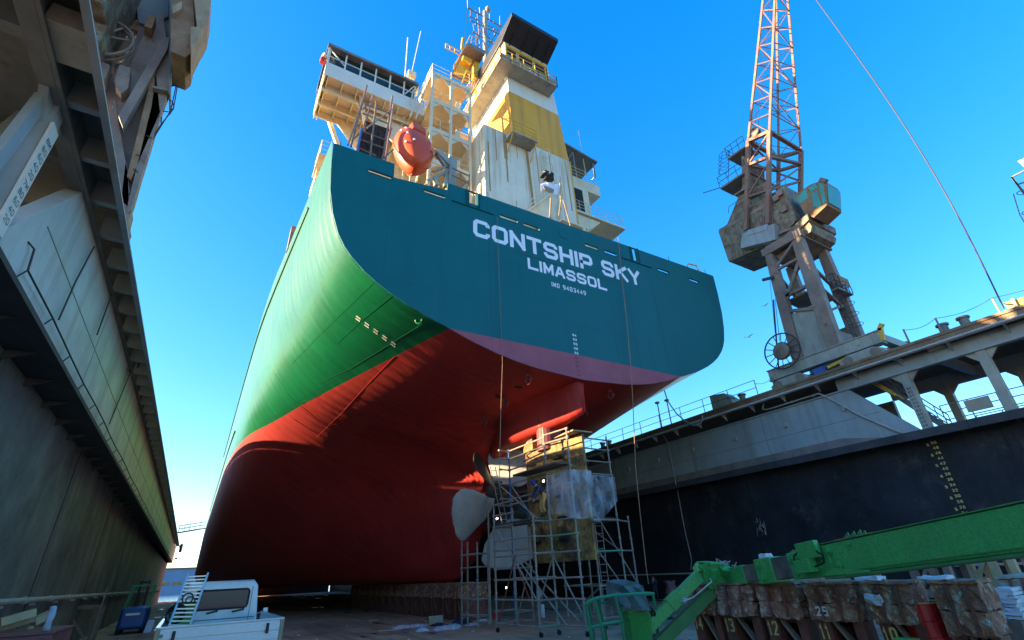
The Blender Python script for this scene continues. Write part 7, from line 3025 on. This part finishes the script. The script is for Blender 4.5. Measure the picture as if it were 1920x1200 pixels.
rb = thing('steel_box', 'dull red steel box in the bottom left corner', 'box', (-3.4, 20, 0))
b = B()
yb0 = 19.0
x1 = P(98, 1194, Y=yb0).x
ztb = P(60, 1191, Y=yb0).z
b.box(-4.4, x1, yb0, yb0 + 3.0, 0, ztb)
b.build('shell', 'red_box', rb, bevel=.05)
b = B()
b.box(-4.42, x1 + .03, yb0 - .03, yb0 + 3.03, ztb + .003, ztb + .05)
b.lathe([(.05, 0), (.05, .03), (0, .03)], (x1 - .12, yb0 - .0, ztb - .08), (0, -1, 0), 10)
b.build('rim', 'red_box', rb)
for i, (qa, qb, m, lb) in enumerate((((0, 1167), (66, 1148), 'wood_pale', 'upper weathered plank on the red steel box at lower left'), ((0, 1176), (66, 1158), 'wood', 'lower grey plank on the red steel box at lower left'),
                                     ((62, 1166), (95, 1151), 'wood_pale', 'short yellowish plank end behind the stacked planks at lower left'))):
    b = B()
    a_, c_ = P(*qa, Y=20.6 + i * .35), P(*qb, Y=20.9 + i * .35)
    b.bar(a_, c_, .22, .20)
    b.bar(V((a_.x, a_.y, ztb + .06 if i < 2 else 0.0)), a_ - V((0, 0, .1)), .12)
    o_ = b.build('plank', m, None)
    tag(o_, lb, 'plank', 'planks at the left wall')
b = B()
pz = P(84, 1186, Y=19.3)
rough_box(b, pz.x - .06, pz.x + .07, 19.25, 19.35, ztb + .05, ztb + .62, .03, (2, 2, 6), 5)
tag(b.build('rag', 'rag_pale', None, smooth=True), 'twisted pale rag standing on the red steel box', 'rag')

# ================================================================== debris on the floor
def rag(px, py, w, h, m, seed, label, cat='rag', grp='rags on the dock floor'):
    r = random.Random(seed)
    p = P(px, py, Z=0.02)
    b = B()
    n = 9
    g = []
    for i in range(n):
        row = []
        for j in range(n):
            u, v_ = i / (n - 1) - .5, j / (n - 1) - .5
            e = max(0, 1 - (abs(u) * 2) ** 2) * max(0, 1 - (abs(v_) * 2) ** 2)
            row.append(V((p.x + u * w * (1 + r.uniform(-.15, .15)), p.y + v_ * w * .8 * (1 + r.uniform(-.15, .15)), .012 + h * (e ** .6) * r.uniform(.35, 1.0))))
        g.append(row)
    b.sheet(g)
    o = b.build('rag_heap', m, None)
    tag(o, label, cat, grp)


rag(756, 1177, 1.0, .16, 'rag_pale', 1, 'pale blue-white rag left of the pale plank')
rag(783, 1174, 1.1, .14, 'rag_pale', 2, 'flat white rag between pale plank and cardboard')
rag(792, 1183, .6, .18, 'rag_pale', 3, 'small bluish rag nearest the camera in the litter')
rag(822, 1172, .9, .14, 'rag_navy', 4, 'dark crumpled rag just under the standing board')
rag(836, 1179, 1.3, .2, 'rag_pale', 5, 'largest crumpled white rag left of the scaffold foot')
rag(852, 1175, .7, .18, 'rag_pale', 6, 'white rag touching the navy heap at the scaffold foot')
rag(866, 1169, 1.0, .3, 'rag_navy', 7, 'navy blue heap at the foot of the narrow scaffold')
rag(886, 1172, .7, .14, 'rag_pale', 8, 'small white rag right of the navy heap')
rag(905, 1164, .6, .12, 'rag_pale', 12, 'white rag on the floor between the two left scaffolds')
rag(1258, 1160, .5, .1, 'rag_navy', 9, 'dark scrap lying under the green lifting arm')
for (qa, qb, w_, lb) in (((710, 1183), (752, 1180), .16, 'pale wooden plank lying alone on the dock floor'), ((790, 1172), (822, 1170), .14, 'thin batten half under the white rags'),
                         ((692, 1163), (709, 1162), .3, 'white strip lying on the floor left of the litter')):
    b = B()
    b.bar(P(*qa, Z=.03), P(*qb, Z=.03), w_, .04)
    tag(b.build('plank', 'wood_pale', None), lb, 'plank')
b = B()
p = P(818, 1172, Z=0)
b.prism([(p.x - .38, p.y, .01), (p.x + .40, p.y, .01), (p.x + .40, p.y + .12, .42), (p.x - .38, p.y + .12, .42)], (0, .02, 0))
tag(b.build('board', 'canvas', None), 'beige board standing behind the rags on the floor', 'board')
b = B()
for i in range(160):
    x, y = rnd.uniform(-3, 24), rnd.uniform(8, 44)
    s_ = rnd.uniform(.015, .06)
    a_ = rnd.uniform(0, 3.14)
    p = V((x, y, .008))
    d1 = V((math.cos(a_), math.sin(a_), 0)) * s_
    d2 = V((-math.sin(a_), math.cos(a_), 0)) * s_ * rnd.uniform(.4, 1)
    b.prism([p - d1 - d2, p + d1 - d2, p + d1 + d2, p - d1 + d2], (0, 0, rnd.uniform(.01, .04)))
lt = b.build('litter', 'rag_pale', None)
lt['kind'] = 'stuff'
tag(lt, 'tiny pale scraps scattered over the dock floor', 'litter')
# things standing round the scaffold foot
for (px, py, w_, h_, m, lb) in ((1018, 1158, .24, .62, 'white_sheet', 'white can standing inside the rudder scaffold'), (930, 1162, .30, .32, 'red_drum', 'small red bucket at the left foot of the rudder scaffold'),
                                (1012, 1128, .5, .9, 'white_sheet', 'white sack hanging low inside the rudder scaffold')):
    p = P(px, py, Z=0)
    b = B()
    b.lathe([(w_ * .46, 0), (w_ * .5, .04), (w_ * .5, h_ * .9), (w_ * .42, h_), (w_ * .3, h_ * 1.02), (0, h_ * 1.03)], (p.x, p.y, 0.0), (0, 0, 1), 14)
    tag(b.build('bucket' if 'bucket' in lb else ('can' if 'can' in lb else 'sack'), m, None), lb, 'container')

# ================================================================== right side clutter
X0 = 15.6
b = B()
for (poly, xx) in ((((1478, 1090), (1492, 1078), (1592, 1074), (1600, 1096)), 16.0),):
    b.prism([V((P(*q, X=xx).x, P(*q, X=xx).y, max(0, P(*q, X=xx).z))) for q in ((1478, 1080), (1592, 1074), (1602, 1140), (1490, 1140))], (.03, 0, 0))
tag(b.build('plywood_sheet', 'wood_pale', None), 'broad bright plywood sheet standing behind keel block 11', 'plywood sheet')
b = B()
b.prism([P(*q, X=16.2) for q in ((1604, 1074), (1650, 1072), (1664, 1140), (1612, 1140))], (.03, 0, 0))
tag(b.build('plywood_sheet', 'wood_pale', None), 'narrow bright plywood sheet standing behind keel block 10', 'plywood sheet')
p = P(1735, 1200, X=13.75)
XD = 13.75
dr = thing('steel_drum', 'bright red steel drum standing between two keel blocks', 'drum', (XD, P(1735, 1160, X=XD).y, 0))
yy = P(1737, 1160, X=XD).y
ztd = P(1737, 1130, X=XD - .1).z
b = B()
R0 = .40
b.lathe([(0, ztd - .9), (R0, ztd - .9), (R0, ztd - .62), (R0 + .015, ztd - .6), (R0, ztd - .58), (R0, ztd - .33), (R0 + .015, ztd - .31), (R0, ztd - .29), (R0, ztd - .01), (R0 + .012, ztd), (R0 - .02, ztd), (R0 - .03, ztd - .02), (0, ztd - .02)], (XD, yy, 0), (0, 0, 1), 28)
b.build('barrel', 'red_drum', dr)
b = B()
b.ring((XD, yy, ztd + .005), (0, 0, 1), R0, .015, 28, 5)
b.lathe([(.05, 0), (.05, .03), (0, .03)], (XD - .1, yy - .1, ztd - .02), (0, 0, 1), 10)
b.build('rim', 'mark_yellow', dr)
b = B()
b.box(XD - .3, XD + .3, yy - .3, yy + .3, 0, ztd - .905)
b.build('plinth', 'block_steel', dr)
for (xa, xb, m, lb, xx) in ((1706, 1776, 'brown_steel', 'reddish-brown steel trestle frame behind the largest keel block', 17.5), (1808, 1894, 'wood_pale', 'sunlit timber trestle at far right under the boom', 19.2)):
    r = thing('trestle', lb, 'trestle', (xx, P((xa + xb) / 2, 1100, X=xx).y, 0), None)
    b = B()
    topy, midy = (1052, 1112) if m == 'brown_steel' else (1036, 1092)
    dx = 12
    c_ = [P(xa, topy, X=xx), P((xa + xb) / 2, topy - 3, X=xx), P(xb - 8, topy - 5, X=xx)]
    for p in c_:
        b.bar(V((p.x, p.y, 0)), p, .20, .16)
        b.bar(V((p.x + 1.1, p.y, 0)), p + V((1.1, 0, 0)), .2, .16)
    zz_ = P(xa, midy, X=xx).z
    for z in (zz_, zz_ - .55):
        b.bar((xx - .09, c_[0].y + .2, z), (xx - .09, c_[2].y - .3, z), .2, .18)
        b.bar((xx + 1.1, c_[0].y + .2, z), (xx + 1.1, c_[2].y - .3, z), .2, .18)
    b.bar((xx - .02, c_[0].y, zz_), c_[1] + V((-.02, 0, 0)), .1)
    b.bar((xx - .02, c_[1].y, zz_ - .5), (xx - .02, c_[2].y, .1), .12)
    b.build('frame', m, r)
    b = B()
    b.box(xx - .15, xx + 1.25, c_[2].y - .3, c_[0].y + .2, c_[0].z + .0, c_[0].z + .14)
    b.build('cross_beam', m, r)
for (poly, lb) in ((((1846, 1114), (1868, 1112), (1876, 1136), (1853, 1138)), 'upper of the two pale blue cartons right of the front keel blocks'),
                   (((1853, 1140), (1877, 1138), (1884, 1160), (1861, 1163)), 'lower of the two pale blue cartons right of the front keel blocks')):
    ps_ = [P(*q, X=15.4) for q in poly]
    r = thing('carton', lb, 'carton', (15.4, ps_[0].y, min(p.z for p in ps_)), 'stacked pale blue cartons')
    y0, y1 = ps_[1].y, ps_[0].y
    z0, z1 = (ps_[3].z + ps_[2].z) / 2, (ps_[0].z + ps_[1].z) / 2
    b = B()
    b.box(15.4, 15.9, y0, y1, z0, z1)
    b.build('box', 'card_blue', r, bevel=.008)
    b = B()
    b.box(15.39, 15.91, y0 - .01, y1 + .01, z0 - .0, z0 + .05)
    b.build('tape', 'card_edge', r)
zlow = z0
b = B()
b.box(15.3, 16.9, P(1915, 1160, X=15.4).y, y1 + .15, 0, zlow - .004)
tag(b.build('pallet_stack', 'wood_old', None), 'old timber stack carrying the cartons and white sheets', 'timber stack')
y0, y1 = P(1912, 1140, X=15.5).y, P(1874, 1140, X=15.5).y
za = zlow
r = thing('sheet_stack', 'stack of white folded sheets right of the blue cartons', 'sheet stack', (15.6, y0, za))
b = B()
for i in range(8):
    d = rnd.uniform(-.03, .03)
    rough_box(b, 15.45 + d, 16.1 + d, y0 + d, y1 + d, za + .005 + i * .075, za + .072 + i * .075, .012, (4, 4, 1), i)
b.build('sheet', 'white_sheet', r)
b = B()
p = P(1698, 1196, X=12.9)
b.box(p.x - .1, p.x + .12, p.y - .22, p.y + .2, max(.0, p.z - .5), p.z)
tag(b.build('green_crate', 'boom_green', None, bevel=.03), 'small bright green box at the bottom edge below keel block 10', 'box')
# scraps on the block tops
for i, (px, py, xx, lb) in enumerate(((1625, 1090, 13.4, 'pale scrap lying on top of keel block 10'), (1745, 1082, 13.4, 'white ragged scrap on the largest front keel block'), (1640, 1123, 13.12, 'torn white rag hanging on the face of keel block 10'))):
    p = P(px, py, X=xx)
    b = B()
    if i < 2:
        rough_box(b, xx - .1, xx + .25, p.y - .3, p.y + .2, 1.77, 1.84, .02, (3, 4, 1), i)
    else:
        rough_box(b, xx - .05, xx + .02, p.y - .15, p.y + .15, p.z - .10, p.z + .08, .035, (1, 4, 3), i)
    tag(b.build('scrap', 'white_sheet', None), lb, 'scrap')
